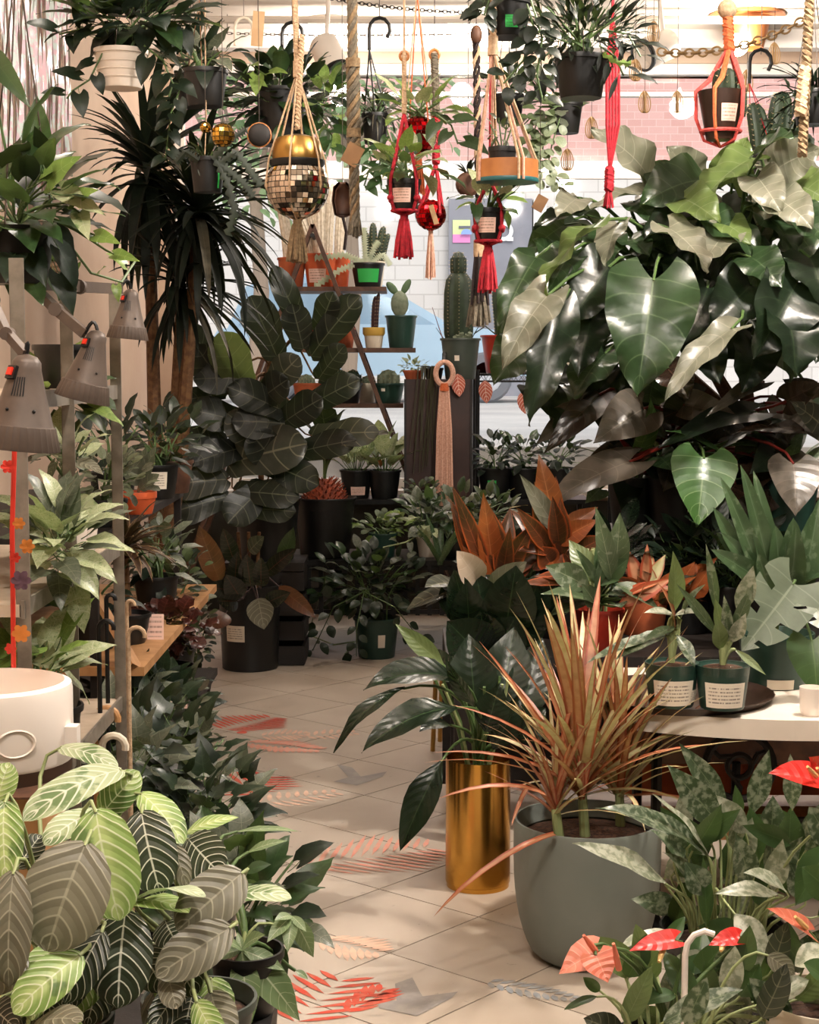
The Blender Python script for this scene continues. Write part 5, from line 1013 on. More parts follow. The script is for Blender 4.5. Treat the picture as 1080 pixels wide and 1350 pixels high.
# seed packets, cards and tags on the shelves
def card(px, py, w, h, Y, mat, label, name='price_card', tilt=0.0, foot=None, z=None):
    p = at(px, py, Y); p = V((p.x, Y, z if z is not None else p.z)); ww, hh = pxm(w, Y), pxm(h, Y); mb = MB(); q = Matrix.Rotation(tilt, 3, 'Y') @ Matrix.Rotation(-.15, 3, 'X')
    vs = [p + q @ V((x * ww / 2, y * .0008, z_ * hh)) for y in (-1, 1) for x, z_ in ((-1, 0), (1, 0), (1, 1), (-1, 1))]; uv = [(0, 0), (1, 0), (1, 1), (0, 1)] * 2
    mb.add(vs, [(0, 1, 2, 3), (7, 6, 5, 4), (0, 4, 5, 1), (1, 5, 6, 2), (2, 6, 7, 3), (3, 7, 4, 0)], uv); o = mb.build(name, mat, None, p, smooth=False); tag(o, label, 'card'); return o
card(54, 368, 17, 34, 3.1, 'label', 'white printed seed packet with red foot clipped to the lamp arm', tilt=.15); card(73, 368, 17, 32, 3.1, 'label_pink', 'pink printed seed packet clipped to the lamp arm', tilt=-.08)
card(92, 0, 30, 34, 3.15, 'label', 'white printed price card on the rack under the lamps', tilt=.05, z=RZ[3]); card(116, 0, 14, 24, 3.5, 'tag_green', 'green plastic tag standing on the rack shelf', z=RZ[3]); card(160, 0, 12, 26, 5.0, 'tag_green', 'green tag before the brown earth star plant', z=.62)
card(193, 0, 22, 34, 4.9, 'label_pink', 'pink printed card beside the brown earth star plant', z=.62)
# paper flower garland on the front post
gl = thing('flower_garland', 'red ribbon garland of orange and purple paper blossoms on the rack post', 'garland', at(18, 880, 2.53))
MB().tube([at(20, 560, 2.53), at(16, 700, 2.53), at(18, 880, 2.53)], .004, 6).build('ribbon', 'flag_red', gl)
for px, py, m, s in ((12, 575, 'purple', 20), (10, 615, 'flag_red', 16), (25, 690, 'flag_orange', 15), (36, 720, 'flag_orange', 18), (20, 735, 'flag_red', 13), (28, 765, 'purple', 24), (28, 835, 'flag_orange', 22), (14, 855, 'flag_red', 14)):
    cpt = at(px, py, 2.5); mb = MB()
    for k in range(6):
        a = k * 1.047; vs, fs, uv, tp = blade('round', .75, .6, .1, .05, nu=2, nv=4); q = frame(V((math.cos(a), -.35, math.sin(a))), (0, -1, .1)); mb.add([cpt + q @ v * pxm(s, 2.5) * .6 for v in vs], fs, uv)
    mb.build('blossom', m, gl)
# plants on the dark wall shelf
t, c, po, p = shelfplant('small_fig', 'young rubber fig in an orange-red pot on the dark wall shelf', 183, 5.15, .98, .055, .07, 'orange_pot', rim=.02)
for bb, e, w in (((183, 640), (172, 588), 24), ((186, 640), (205, 588), 18), ((184, 645), (210, 625), 20), ((183, 640), (160, 600), 22), ((182, 650), (178, 668), 14), ((186, 630), (192, 590), 18)): leaf(t, 'ovate', 'ivy_grey', at(*bb, 5.15), at(*e, 5.1), pxm(w, 5.1), FC, root=c, stem='stem_brown')
t, c, po, p = shelfplant('fittonia', 'frilly grey-leaved nerve plant on the dark wall shelf', 140, 4.75, .98, .06, .08, 'black_plastic')
bush(t, 'round', ['ivy_grey', 'tiny_pale'], at(140, 630, 4.72), (.12, .1, .09), 110, (.03, .045), .8, pet=.4, root=c)
t, c, po, p = shelfplant('earth_star', 'brown and cream striped earth star plant on the pale shelf board', 165, 4.85, .62, .07, .09, 'black_plastic')
rosette(t, 'lance', 'crypt', at(163, 725, 4.8), 60, (.11, .18), .2, (-.1, 1.4), .9, pet=0); MB().tube([c, at(163, 735, 4.8)], .015, 8).build('stem', 'stem_brown', t)
t, c, po, p = shelfplant('peperomia', 'round-leaved green peperomia between the earth star and the rubber plant', 226, 5.9, .3, .08, .12, 'black_plastic')
bush(t, 'round', ['tiny', 'tiny', 'ivy_grey', 'tiny_dark'], at(226, 770, 5.85), (.14, .12, .16), 120, (.03, .05), .8, pet=.4, root=c)
t, c, po, p = shelfplant('coral_bells', 'dark wine-red coral bells in a black pot with a white label', 218, 5.35, .3, .085, .16, 'black_plastic'); label_on(po, p, .085, .068, .16, .11, .1, .6, -1.5); label_on(po, p, .085, .068, .16, .05, .05, .45, -.7, 'label_pink')
bush(t, 'round', ['heuchera', 'heuchera'], at(216, 828, 5.3), (.14, .11, .06), 90, (.04, .065), .95, pet=.4, root=c, wave=.1)
t, c, po, p = shelfplant('creeping_fig', 'creeping plant with small paired leaves on the floor by the black pot', 258, 7.15, 0, .07, .1, 'black_plastic')
bush(t, 'round', ['tiny', 'tiny_dark'], at(260, 840, 7.1), (.07, .1, .18), 70, (.03, .05), .7, pet=.4, root=c)
# pale timber bracket on the shelf
wb = MB().bar(at(115, 765, 4.6), at(180, 880, 4.45), .012, .07, (0, 1, 0)).build('shelf_brace', 'light_wood', r2, smooth=False)
# ivy pots beside the aisle
IV = [(165, 925, 4.75, 'ivy_dark', 'ivy', 'dark ivy in the pot behind the hooked stakes'), (218, 930, 5.0, 'ivy_dark', 'heart', 'heart-leaved climber in the pot under the coral bells'), (205, 965, 4.45, 'ivy_dark', 'ivy', 'glossy dark ivy between the two hooked stakes and the aisle'), (238, 1010, 4.2, 'ivy_dark', 'ivy', 'sharp-leaved ivy reaching over the red floor stencil'),
      (265, 1075, 3.75, 'ivy_dark', 'ivy', 'deep green ivy beside the money tree'), (165, 1010, 3.75, 'ivy_grey', 'ivy', 'grey-green ivy beside the white hooked stake'), (310, 1190, 3.1, 'pothos', 'heart', 'green climber under the money tree leaves')]
for i, (px, py, Y, m, sh, lb) in enumerate(IV):
    q = at(px, py, Y); x = q.x; t = thing('ivy_plant', lb, 'potted plant', (x, Y, 0)); hh = max(.12, q.z - .13); pot(t, (x, Y, 0), .085, .07, hh, 'black_plastic')
    bush(t, sh, [m, m, 'pothos_dark', 'ivy_grey'], q, (.15, .15, .14), 62, (.06, .1), .9 if sh == 'ivy' else .75, pet=.45, root=(x, Y, hh * .85))
for bb, e, w, Y in (((268, 1000), (292, 1045), 22, 4.1), ((270, 1030), (300, 1085), 34, 3.9), ((255, 925), (262, 905), 14, 4.9), ((250, 960), (268, 1000), 30, 4.4), ((285, 1070), (330, 1110), 36, 3.7)): leaf(t, 'ivy', 'ivy_dark', at(*bb, Y), at(*e, Y - .05), pxm(w, Y), FC, root=None)
# hooked stakes stuck among the ivy
def stake(px, py, s, Y, mat, label, name='plant_stake', rad=5):
    p = at(px, py, Y); r = pxm(s, Y); rr = pxm(rad, Y)
    pts = [(p.x - r, Y, .0), (p.x - r, Y, p.z)] + [(p.x - r * math.cos(t_), Y, p.z + r * math.sin(t_)) for t_ in (.4, .8, 1.2, 1.57, 2.0, 2.5, 3.0, 3.4)]
    tag(MB().tube(pts, rr, 8).build(name, mat, None, (p.x, Y, 0)), label, 'stake')
stake(150, 985, 16, 3.36, 'cream_pot', 'cream hooked cane standing in the ivy', rad=5); stake(141, 948, 15, 3.44, 'light_wood', 'tan hooked cane standing behind the cream one', rad=4.5)
stake(180, 838, 11, 3.6, 'cream_rope', 'pale beige hooked cane beside the pale timber brace', rad=3); stake(172, 797, 5, 3.66, 'cream_rope', 'tall thin beige cane with a tight hook', rad=2.6); stake(140, 828, 10, 3.4, 'black_plastic', 'black hooked cane beside the pale timber brace', rad=3.2); stake(146, 790, 6, 3.5, 'black_plastic', 'tall black cane with a narrow hook', rad=3)
# dark dracaena by the wall
dp = V((at(196, 600, 6.85).x, 6.85, 0)); dd_ = thing('dark_dracaena', 'tall dark dracaena with drooping sword leaves against the wall', 'potted plant', dp); pot(dd_, dp, .15, .12, .28, 'black_plastic')
for (tx, ty, Y, n, l0, l1) in ((196, 240, 6.85, 100, .42, .66), (262, 290, 6.65, 105, .36, .56), (240, 385, 6.75, 80, .3, .48)):
    T = at(tx, ty, Y); MB().tube([dp + V((R.uniform(-.04, .04), 0, .2)), T.lerp(dp, .5) + V((.02, 0, 0)), T], [.035, .03, .022], 8).build('trunk', 'stem_brown', dd_)
    for i in range(n):
        f = i / n; az_ = i * 2.39996; el = -.75 + 2.15 * f + R.uniform(-.15, .15); d = sph(az_, el)
        lim = (T.x - XL - .06) / .74
        if d.x < -lim: k_ = -lim * R.uniform(.5, 1); s_ = math.sqrt((1 - k_ * k_) / max(1e-4, d.y ** 2 + d.z ** 2)); d = V((k_, d.y * s_, d.z * s_))
        put(dd_, templ('strap', 'palm_dark' if R.random() < .93 else 'palm_grey', .095, .8, .35, 0, 0, R.randrange(5), nu=2, nv=9), T + V((0, 0, .05 * f)), d, V((0, 0, 1)) if el < 1.3 else V((-d.x, -d.y, .02)), R.uniform(l0, l1) * (.8 if d.x < 0 else 1))
# ------------------------------------------------------------------ on the wall
fc_ = thing('foil_curtain', 'shimmering pink foil fringe hanging on the wall beside the white hanging pot', 'curtain', (XL + .04, 6.4, 3.1)); ya, yb = 5.75, 7.0
MB().tube([(XL + .03, ya - .1, 3.12), (XL + .03, yb + .3, 3.12)], .01, 6).build('rod', 'steel', fc_)
for i in range(42):
    y = ya + (yb - ya) * i / 41; l = .85 + .35 * R.random() - (.25 if i > 30 else 0); x = XL + .028 + R.uniform(-.006, .012); n = 9; ph = R.random() * 6; vs = []; uv = []
    for j in range(n + 1):
        z = 3.12 - l * j / n; a = math.sin(ph + j * 1.3) * .9; dx, dy = math.sin(a) * .009, math.cos(a) * .011; o_ = .005 * math.sin(ph + j); vs += [V((x + dx + abs(o_), y + dy, z)), V((x - dx + abs(o_), y - dy, z))]; uv += [(0, j / n), (1, j / n)]
    MB().add(vs, [(2 * j, 2 * j + 1, 2 * j + 3, 2 * j + 2) for j in range(n)], uv).build('foil_strip', 'foil', fc_)
for k, (z0, z1, m) in enumerate(((2.55, 3.05, 'dark_wood'), (1.95, 2.2, 'wood'))):
    pf = thing('picture_frame', ('dark framed picture high on the wall', 'small brown framed picture below the dark one')[k], 'picture', (XL, 5.6, z0)); y0, y1 = 5.15, 5.72
    for yy in (y0, y1): MB().box((XL + .015, yy, (z0 + z1) / 2), (.03, .03, z1 - z0)).build('frame_side', m, pf, smooth=False)
    for zz in (z0, z1): MB().box((XL + .015, (y0 + y1) / 2, zz), (.03, y1 - y0 + .03, .03)).build('frame_rail', m, pf, smooth=False)
    MB().box((XL + .008, (y0 + y1) / 2, (z0 + z1) / 2), (.01, y1 - y0 - .02, z1 - z0 - .02)).build('picture', 'kraft', pf, smooth=False)

# more pots on the dark wall shelf
for px, Y, z, lb, lm, pm_, lab in ((208, 5.75, .98, 'black pot with a white label and fine dark leaves on the dark wall shelf', 'tiny_dark', 'black_plastic', 'label'), (150, 5.35, .98, 'clear-labelled black pot with arching leaves beside the dark dracaena', 'pothos_dark', 'black_plastic', 'paper'), (228, 6.0, .98, 'terracotta pot with a dull leafy plant at the shelf end', 'ivy_dark', 'wood', None), (120, 4.75, .62, 'trailing dark plant under the frilly nerve plant', 'pothos_dark', 'black_plastic', None), (205, 5.5, .62, 'leafy grey plant beside the pink card', 'ivy_grey', 'black_plastic', None)):
    t, c, po, p = shelfplant('shelf_plant', lb, px, Y, z, .075, .12, pm_)
    if lab: label_on(po, p, .075, .06, .12, .08, .3, .8, -1.5, lab)
    bush(t, 'ovate', [lm, lm, 'pothos_dark'], c + V((0, -.02, .1)), (.12, .11, .11), 46, (.05, .09), .5, pet=.35, root=c)
# ------------------------------------------------------------------ middle: fiddle-leaf fig, rubber plant, caudex palm
c8 = crop(220, 540, 2.5714); c5b = crop(340, 260, 3.0); c4 = crop(0, 300, 3.0)
rp_ = onz(330, 880, 0); rp_ = V((rp_.x, rp_.y, 0)); rb_ = thing('rubber_plant', 'burgundy rubber plant in a big black nursery pot on the floor', 'potted plant', rp_); r = pxm(41, rp_.y); h = pxm(112, rp_.y)
po = pot(rb_, rp_, r, r * .9, h, 'black_plastic', lip=1.03); label_on(po, rp_, r, r * .9, h, pxm(27, rp_.y), .36, .55, -2.0); rc = rp_ + V((0, 0, h * .88))
for k in range(3): MB().tube([rc + V((.03 * (k - 1), 0, -.05)), rc + V((.05 * (k - 1), -.02, .3))], .009, 6).build('stem', 'stem_brown', rb_)
for b, e, w, m in (((180, 585), (108, 392), 85, 'rubber_red'), ((310, 640), (330, 745), 95, 'maranta_grey'), ((200, 690), (155, 745), 75, 'rubber_red'), ((285, 600), (270, 490), 75, 'rubber'), ((320, 600), (320, 500), 60, 'rubber'), ((380, 600), (505, 705), 60, 'rubber_red'), ((330, 560), (440, 470), 60, 'rubber'), ((390, 530), (430, 400), 60, 'ivy_dark'), ((230, 520), (190, 400), 60, 'rubber'), ((260, 620), (130, 600), 70, 'rubber'), ((250, 640), (200, 560), 80, 'rubber'), ((280, 480), (330, 430), 60, 'fig_light'), ((240, 650), (170, 650), 80, 'rubber'), ((330, 660), (420, 620), 60, 'rubber'), ((230, 600), (240, 480), 60, 'rubber')):
    leaf(rb_, 'ovate', m, Lc(c8, *b, 7.4), Lc(c8, *e, 7.3), w / 2.5714 / FP * 7.4, FC, .4, .15, .008, root=rc, stem='stem_purple', nu=6, nv=10)
cr = thing('black_crate', 'black crate under the fiddle-leaf fig', 'crate', (at(350, 700, 7.95).x, 7.98, 0)); cx0 = at(352, 700, 7.98).x; cz_ = .5
for z in (.05, .17, .29, .41):
    for s in (-1, 1): MB().box((cx0, 7.98 + s * .17, z), (.38, .015, .09)).build('slat', 'dark_wood', cr, smooth=False); MB().box((cx0 + s * .185, 7.98, z), (.015, .325, .09)).build('slat', 'dark_wood', cr, smooth=False)
MB().box((cx0, 7.98, cz_ - .02), (.385, .355, .04)).build('lid', 'dark_wood', cr, smooth=False)
fp_ = V((cx0, 7.98, cz_)); ff = thing('fiddle_leaf_fig', 'large fiddle-leaf fig with broad dull leaves on the black crate', 'potted plant', fp_); pot(ff, fp_, .16, .13, .3, 'black_plastic'); fcn = fp_ + V((0, 0, .27))
trunk = [fcn, at(345, 640, 7.7), at(340, 560, 7.5), at(355, 480, 7.4), at(400, 430, 7.4)]
MB().tube(trunk, [.016, .014, .012, .01, .007], 8).build('trunk', 'stem_brown', ff)
def fleaf(b, e, w, m='fig', Y=7.3, up=None, f=None): 
    B = at(*b, Y); rt = min([trunk[i].lerp(trunk[i + 1], k / 4) for i in range(len(trunk) - 1) for k in range(5)], key=lambda k_: (k_ - B).length)
    leaf(ff, 'fiddle', m, B, at(*e, Y - .1), pxm(w, Y), up or FC, .5, .12, .03, 1.8, rt, 'stem_brown', .005, 8, 12)
for q in (((300, 632), (222, 640), 50, 'fig_light'), ((300, 612), (405, 585), 66, 'fig_light'), ((305, 600), (235, 580), 50), ((300, 655), (215, 680), 50, 'fig'), ((310, 648), (395, 655), 40), ((320, 670), (390, 675), 36), ((322, 512), (290, 438), 56, 'fig_green'), ((300, 520), (258, 455), 50), ((385, 560), (305, 555), 50, 'fig'), ((380, 545), (300, 510), 44), ((400, 540), (475, 500), 40, 'fig'),
          ((370, 560), (425, 525), 46), ((365, 470), (330, 390), 50, 'fig'), ((400, 460), (385, 400), 40), ((410, 470), (475, 390), 44), ((420, 440), (440, 385), 36), ((350, 590), (300, 545), 50, 'fig_light'), ((380, 600), (470, 580), 40, 'fig'), ((410, 575), (500, 570), 40, 'fig_light'), ((330, 560), (250, 540), 46), ((320, 590), (255, 610), 46), ((370, 620), (330, 570), 50, 'fig'), ((290, 520), (215, 535), 36),
          ((330, 500), (255, 500), 46), ((350, 520), (395, 470), 44, 'fig_light'), ((300, 580), (230, 605), 44), ((350, 640), (300, 690), 50), ((340, 530), (380, 500), 46), ((300, 490), (240, 430), 40), ((405, 450), (360, 350), 34), ((350, 610), (420, 640), 46), ((420, 500), (455, 455), 34)):
    fleaf(*q)
# caudex palm
cp = V((at(428, 735, 8.22).x, 8.25, BZ)); t = thing('caudex_palm', 'black pot holding an orange bristly caudex with dark fronds on the slatted bench', 'potted plant', cp); r = pxm(40, 8.25); h = at(428, 655, 8.25).z - BZ
pot(t, cp, r, r * .8, h, 'black_plastic'); cc = cp + V((0, 0, h * .85)); MB().lathe(cc, [(r * .62, -.02), (r * .66, .03), (r * .5, .09), (r * .25, .13), (.001, .14)], 16).build('caudex', 'caudex', t)
mb = MB()
for i in range(110):
    a = i * 2.4; f = (i + .5) / 110; rr = r * .64 * math.sqrt(1 - f ** 2 * .9); p = cc + V((math.cos(a) * rr, math.sin(a) * rr, .005 + .13 * f)); d = V((math.cos(a), math.sin(a), .9)); mb.tube([p, p + d * .022], [.006, .002], 4)
o = mb.build('bristle', 'caudex', t); o['kind'] = 'stuff'
ctop = cc + V((0, 0, .13))
for b, e, w, m in (((432, 600), (380, 545), 40, 'fig'), ((436, 605), (512, 572), 26, 'fig_light'), ((430, 600), (455, 540), 36, 'fig'), ((425, 600), (395, 590), 30, 'fig'), ((440, 600), (480, 585), 30, 'fig'), ((430, 595), (420, 530), 40, 'fig')):
    leaf(t, 'fiddle', m, at(*b, 8.2), at(*e, 8.0), pxm(w, 8.2), UPF, .6, .2, .02, root=ctop, stem='stem_green', sr=.007)
# swiss cheese vine on the floor by the bench
mp_ = onz(497, 862, 0); mp_ = V((mp_.x, mp_.y - .08, 0)); t = thing('swiss_cheese_vine', 'dense swiss cheese vine in a dark pot on the floor before the bench', 'potted plant', mp_); po = pot(t, mp_, .11, .09, .2, 'green_pot'); label_on(po, mp_, .11, .09, .2, .035, .3, .62, -1.3, 'paper')
bush(t, 'ovate', ['ivy_dark', 'tiny_dark', 'ivy_grey', 'pothos'], at(485, 768, mp_.y - .06), (.27, .1, .17), 130, (.06, .1), .6, pet=.4, root=mp_ + V((0, 0, .18)))
for k, (x0, y0, x1, y1) in enumerate(((440, 800, 412, 858), (470, 830, 470, 865), (520, 800, 560, 850), (430, 760, 408, 830))): vine(t, 'ovate', 'ivy_dark', [at(480, 780, 7.85), at(x0, y0, 7.75), onz(x1, y1, .02)], 7, (.05, .08))
vine(t, 'ovate', 'ivy_grey', [onz(410, 838, .02), onz(440, 850, .03), onz(468, 846, .03), onz(455, 862, .02)], 4, (.03, .05), r=.004, stem='stem_pale')
# ------------------------------------------------------------------ pots on the bench and its step
def onbench(name, label, px, y, r, h, mat, step=False, foliage=None, lab=None, **kw):
    Y = 8.72 if step else 8.25; z = RSZ if step else BZ; t, c, po, p = potted(name, label, px, kw.pop('Y', Y), z, r, h, mat)
    if lab: label_on(po, p, r, r * .8, h, r * lab[0], lab[1], lab[2], lab[3] if len(lab) > 3 else -1.6, lab[4] if len(lab) > 4 else 'label')
    return t, c, p
t, c, p = onbench('calathea', 'cream-veined calathea in a black pot with a pink label behind the caudex palm', 470, 0, .085, .15, 'black_plastic', True, lab=(.9, .12, .42, -1.4, 'label_pink'))
rosette(t, 'ovate', 'maranta_pale', c, 18, (.15, .25), .5, (.4, 1.4), .6, pet=.5)
t, c, p = onbench('calathea', 'yellow and cream calathea in a black pot beside the brown box', 507, 0, .085, .15, 'black_plastic', True, Y=8.7)
rosette(t, 'ovate', 'pothos_pale', c, 16, (.15, .24), .45, (.4, 1.4), .6, pet=.5); rosette(t, 'ovate', 'cordyline_orange', c, 3, (.1, .14), .4, (.6, 1.2), .5, pet=.4)
t, c, p = onbench('peperomia', 'tiny-leaved plant in a grey-green pot before the brown box', 555, 0, .085, .15, 'grey_green_pot', True, Y=8.5 if False else 8.55, lab=(.25, .55, .7, -1.9, 'paper')) if False else onbench('peperomia', 'tiny-leaved trailing plant in a grey-green pot before the brown box', 558, 0, .085, .3, 'grey_green_pot', False, Y=8.44, lab=(.25, .7, .8, -1.9, 'paper'))
bush(t, 'round', ['tiny', 'tiny_dark'], c + V((0, 0, .06)), (.11, .1, .05), 60, (.025, .04), .8, pet=.4, root=c)
t, c, p = onbench('leafy_herb', 'bright green low leafy plant in a dark green pot on the slatted bench', 505, 0, .07, .12, 'green_pot', False)
bush(t, 'round', ['pothos_lime', 'tiny', 'tiny_pale'], c + V((0, 0, .05)), (.14, .1, .06), 60, (.04, .06), .8, pet=.4, root=c)
t, c, p = onbench('trailing_pothos', 'light trailing pothos in a white pot at the bench front', 565, 0, .06, .1, 'white_plastic', False)
bush(t, 'heart', ['pothos', 'ivy_grey', 'pothos_pale'], at(560, 680, 8.15), (.13, .12, .12), 40, (.06, .09), .65, pet=.4, root=c); vine(t, 'heart', 'ivy_grey', [at(560, 700, 8.1), at(535, 715, 8.05), at(505, 722, 8.02)], 4, (.05, .07), stem='stem_pale', r=.004)
rosette(t, 'strap', 'strap_green', at(580, 745, 8.0), 7, (.2, .32), .16, (.9, 1.45), .3, pet=0)
for i, (px, lb, m, lm, n) in enumerate(((610, 'green-tagged spider plant in a dark pot beside the peach tassel', 'black_plastic', 'tiny_pale', 26), (652, 'bushy dark-leaved plant in a green-tagged black pot on the step', 'black_plastic', 'pothos_dark', 50), (690, 'glossy green plant in a black pot below the pink leaf ornaments', 'black_plastic', 'pothos', 50), (735, 'dark-leaved plant in a black pot at the end of the bench step', 'black_plastic', 'pothos_dark', 50))):
    t, c, p = onbench('bench_plant', lb, px + (20 if i == 0 else 0), 0, .09, .16, m, i > 0, lab=(.5, .3, .6, -1.8, 'tag_green') if i < 2 else None, Y=8.4 if i == 0 else 8.74)
    if i == 0: rosette(t, 'strap', 'marginata', c, 12, (.2, .3), .06, (.2, 1.3), 1.3, pet=0); rosette(t, 'strap', 'tiny_pale', c, 34, (.2, .32), .06, (.1, 1.3), 1.4, pet=0)
    else: bush(t, 'ovate', [lm, 'pothos_dark'], c + V((0, -.02, .1)), (.14, .11, .1), n, (.05, .09), .5, pet=.4, root=c)
for px, lb in ((560, 'grey-leaved climber beside the orange cordyline'), (600, 'green trailing plant behind the orange cordyline')):
    t, c, p = onbench('bench_climber', lb, px + 40, 0, .07, .12, 'black_plastic', False, Y=8.2)
    bush(t, 'ovate', ['ivy_grey', 'pothos', 'tiny'], c + V((0, 0, .12)), (.16, .12, .12), 60, (.05, .09), .5, pet=.4, root=c)
# peach macrame tassel on the box
pm = thing('macrame_tassel', 'long peach macrame tassel on a ring before the brown box', 'macrame', at(585, 670, 8.55)); ps = at(586, 490, 8.55)
MB().tube([ps + V((math.cos(k * .4) * .045, 0, -.01 + math.sin(k * .4) * .06)) for k in range(17)], .014, 8).build('ring', 'peach_rope', pm)
MB().tube([at(586, 466, 8.62), at(586, 478, 8.55), ps + V((0, -.01, .05))], .012, 6).build('hook', 'black_metal', pm)
for k in range(7): MB().tube([ps + V(((k - 3) * .006, 0, -.08)), ps + V(((k - 3) * .011, .006 * (k % 2), -.3)), ps + V(((k - 3) * .014, .006 * (k % 2), -.7))], .009, 6).build('cord', 'peach_rope', pm)
MB().tube([ps + V((0, 0, -.06)), ps + V((0, 0, -.1))], .024, 10).build('wrap_knot', 'orange_rope', pm)
# trailing string plant over the box
a = at(572, 497, 8.76); t = thing('string_plant', 'string plant trailing thin stems down the brown box', 'potted plant', (a.x, 8.76, BBZ)); pot(t, (a.x, 8.76, BBZ), .05, .042, .06, 'black_plastic')
for k in range(18):
    x = a.x + R.uniform(-.09, .03); l = R.uniform(.25, .5); c = V((a.x, 8.74, BBZ + .06)); MB().tube([c, V((x, 8.60, BBZ + .07)), V((x - R.uniform(0, .02), 8.6, BBZ - .05)), V((x - R.uniform(0, .06), 8.605, BBZ - l))], .0022, 4).build('trailing_stem', 'string_plant', t)
# ------------------------------------------------------------------ cacti
def cactus(t, p, r, h, mat, ribs=9, lean=(0, 0), spines=True, tip=.25, n=36):
    p = V(p); pr = [(r * .8, 0), (r * .97, h * .15), (r, h * .4), (r * .97, h * .7), (r * .85, h * (1 - tip * .5)), (r * .55, h * (1 - tip * .15)), (.002, h)]
    mb = MB().lathe(p, pr, n, lobes=ribs, depth=.09)
    for v in mb.v: f = (v.z - p.z) / h; v.x += lean[0] * f * f; v.y += lean[1] * f * f
    o = mb.build('cactus_stem', mat, t)
    if spines:
        sb = MB()
        for k in range(ribs):
            a = 2 * math.pi * k / ribs
            for j in range(max(4, int(h / .018))):
                f = (j + .5) / max(4, int(h / .018)); rr = prof_at([(z / h, q) for q, z in pr], f) * 1.09; q = p + V((math.cos(a) * rr + lean[0] * f * f, math.sin(a) * rr + lean[1] * f * f, h * f))
                sb.tube([q, q + V((math.cos(a + .4), math.sin(a + .4), .5)) * .008], [.0012, .0005], 3, False); sb.tube([q, q + V((math.cos(a - .4), math.sin(a - .4), .4)) * .008], [.0012, .0005], 3, False)
        s_ = sb.build('spines', 'spines', o); s_['kind'] = 'stuff'
    return o
def cpot(name, label, px, y1, y0, w, Y, z, mat, rim=.012, lab=None, rb=.78, group=None, **kw):
    p = V((at(px, y1, Y).x, Y, z)); h = at(px, y0, Y).z - z; r = pxm(w / 2, Y); t = thing(name, label, 'potted cactus', p, group); po = pot(t, p, r, r * rb, h, mat, rim=rim, **kw)
    if lab: label_on(po, p, r, r * rb, h, r * lab[0], lab[1], lab[2], lab[3] if len(lab) > 3 else -1.57, lab[4] if len(lab) > 4 else 'label')
    return t, p + V((0, 0, h * .85)), r, h
z1, z2, z3 = LZ; YA = YLD - .02
t, c, r, h = cpot('column_cactus', 'woolly white column cacti in an orange pot on the top ladder plank', 422, 376, 335, 42, YA, z1, 'orange_pot', lab=(1.1, .15, .55, -1.75, 'label_pink'))
for dx, l, rr, ln in ((-.05, .33, .03, -.12), (.0, .38, .036, 0), (.045, .42, .026, .03), (-.02, .3, .026, -.05)): cactus(t, c + V((dx, 0, 0)), rr, l, 'cactus_white', 11, (ln, 0), False)
t, c, r, h = cpot('column_cactus', 'slanting woolly white cactus in a terracotta pot on the top ladder plank', 385, 376, 340, 36, YA + .03, z1, 'terracotta')
for dx, l, rr, ln in ((-.02, .36, .03, -.05), (.03, .3, .024, .02)): cactus(t, c + V((dx, 0, 0)), rr, l, 'cactus_white', 11, (ln, 0), False)
t, c, r, h = cpot('column_cactus', 'short woolly cactus in an orange pot at the ladder back', 447, 376, 338, 30, YA + .1, z1, 'orange_pot'); cactus(t, c, .028, .35, 'cactus_white', 11, (.02, 0), False)
t, c, r, h = cpot('fishbone_cactus', 'pale fishbone cactus in a black pot with a bright green label on the ladder', 485, 379, 347, 42, YA - .05, z1, 'black_plastic', lab=(1.35, .2, .75, -1.5, 'tag_green'))
def zigzag(t, pts, w, mat, name='flat_stem', n=14):
    pts = [V(p) for p in pts]; mb = MB(); vs = []; m = len(pts) - 1
    for i in range(n * 2 + 1):
        f = i / (2 * n) * m; j = min(int(f), m - 1); p = pts[j].lerp(pts[j + 1], f - j); d = (pts[j + 1] - pts[j]).normalized(); s = V((-d.z, .15, d.x)).normalized(); ww = w * (.35 if i % 2 else 1)
        vs += [p + s * ww, p + V((0, -.003, 0)), p - s * w * (1 if i % 2 else .35)]
    fs = [(3 * i + k, 3 * i + 3 + k, 3 * i + 4 + k, 3 * i + 1 + k) for i in range(2 * n) for k in (0, 1)]; mb.add(vs, fs); return mb.build(name, mat, t)
for pts in ([(482, 345), (481, 320), (480, 300)], [(478, 345), (455, 336), (415, 340)], [(480, 345), (450, 355), (415, 378)], [(490, 345), (505, 335), (515, 350)], [(486, 345), (494, 325), (500, 318)]): zigzag(t, [at(*q, YA - .1) for q in pts], .022, 'maranta_pale')
t, c, r, h = cpot('crest_cactus', 'dark crested cactus in a clear glass pot on the top ladder plank', 492, 379, 345, 30, YA + .12, z1, 'cream_pot'); [cactus(t, c + V((dx, 0, 0)), .022, l, 'cactus_dark', 7, (ln, 0)) for dx, l, ln in ((-.03, .2, -.02), (.0, .24, 0), (.03, .22, .03), (.045, .18, .04))]
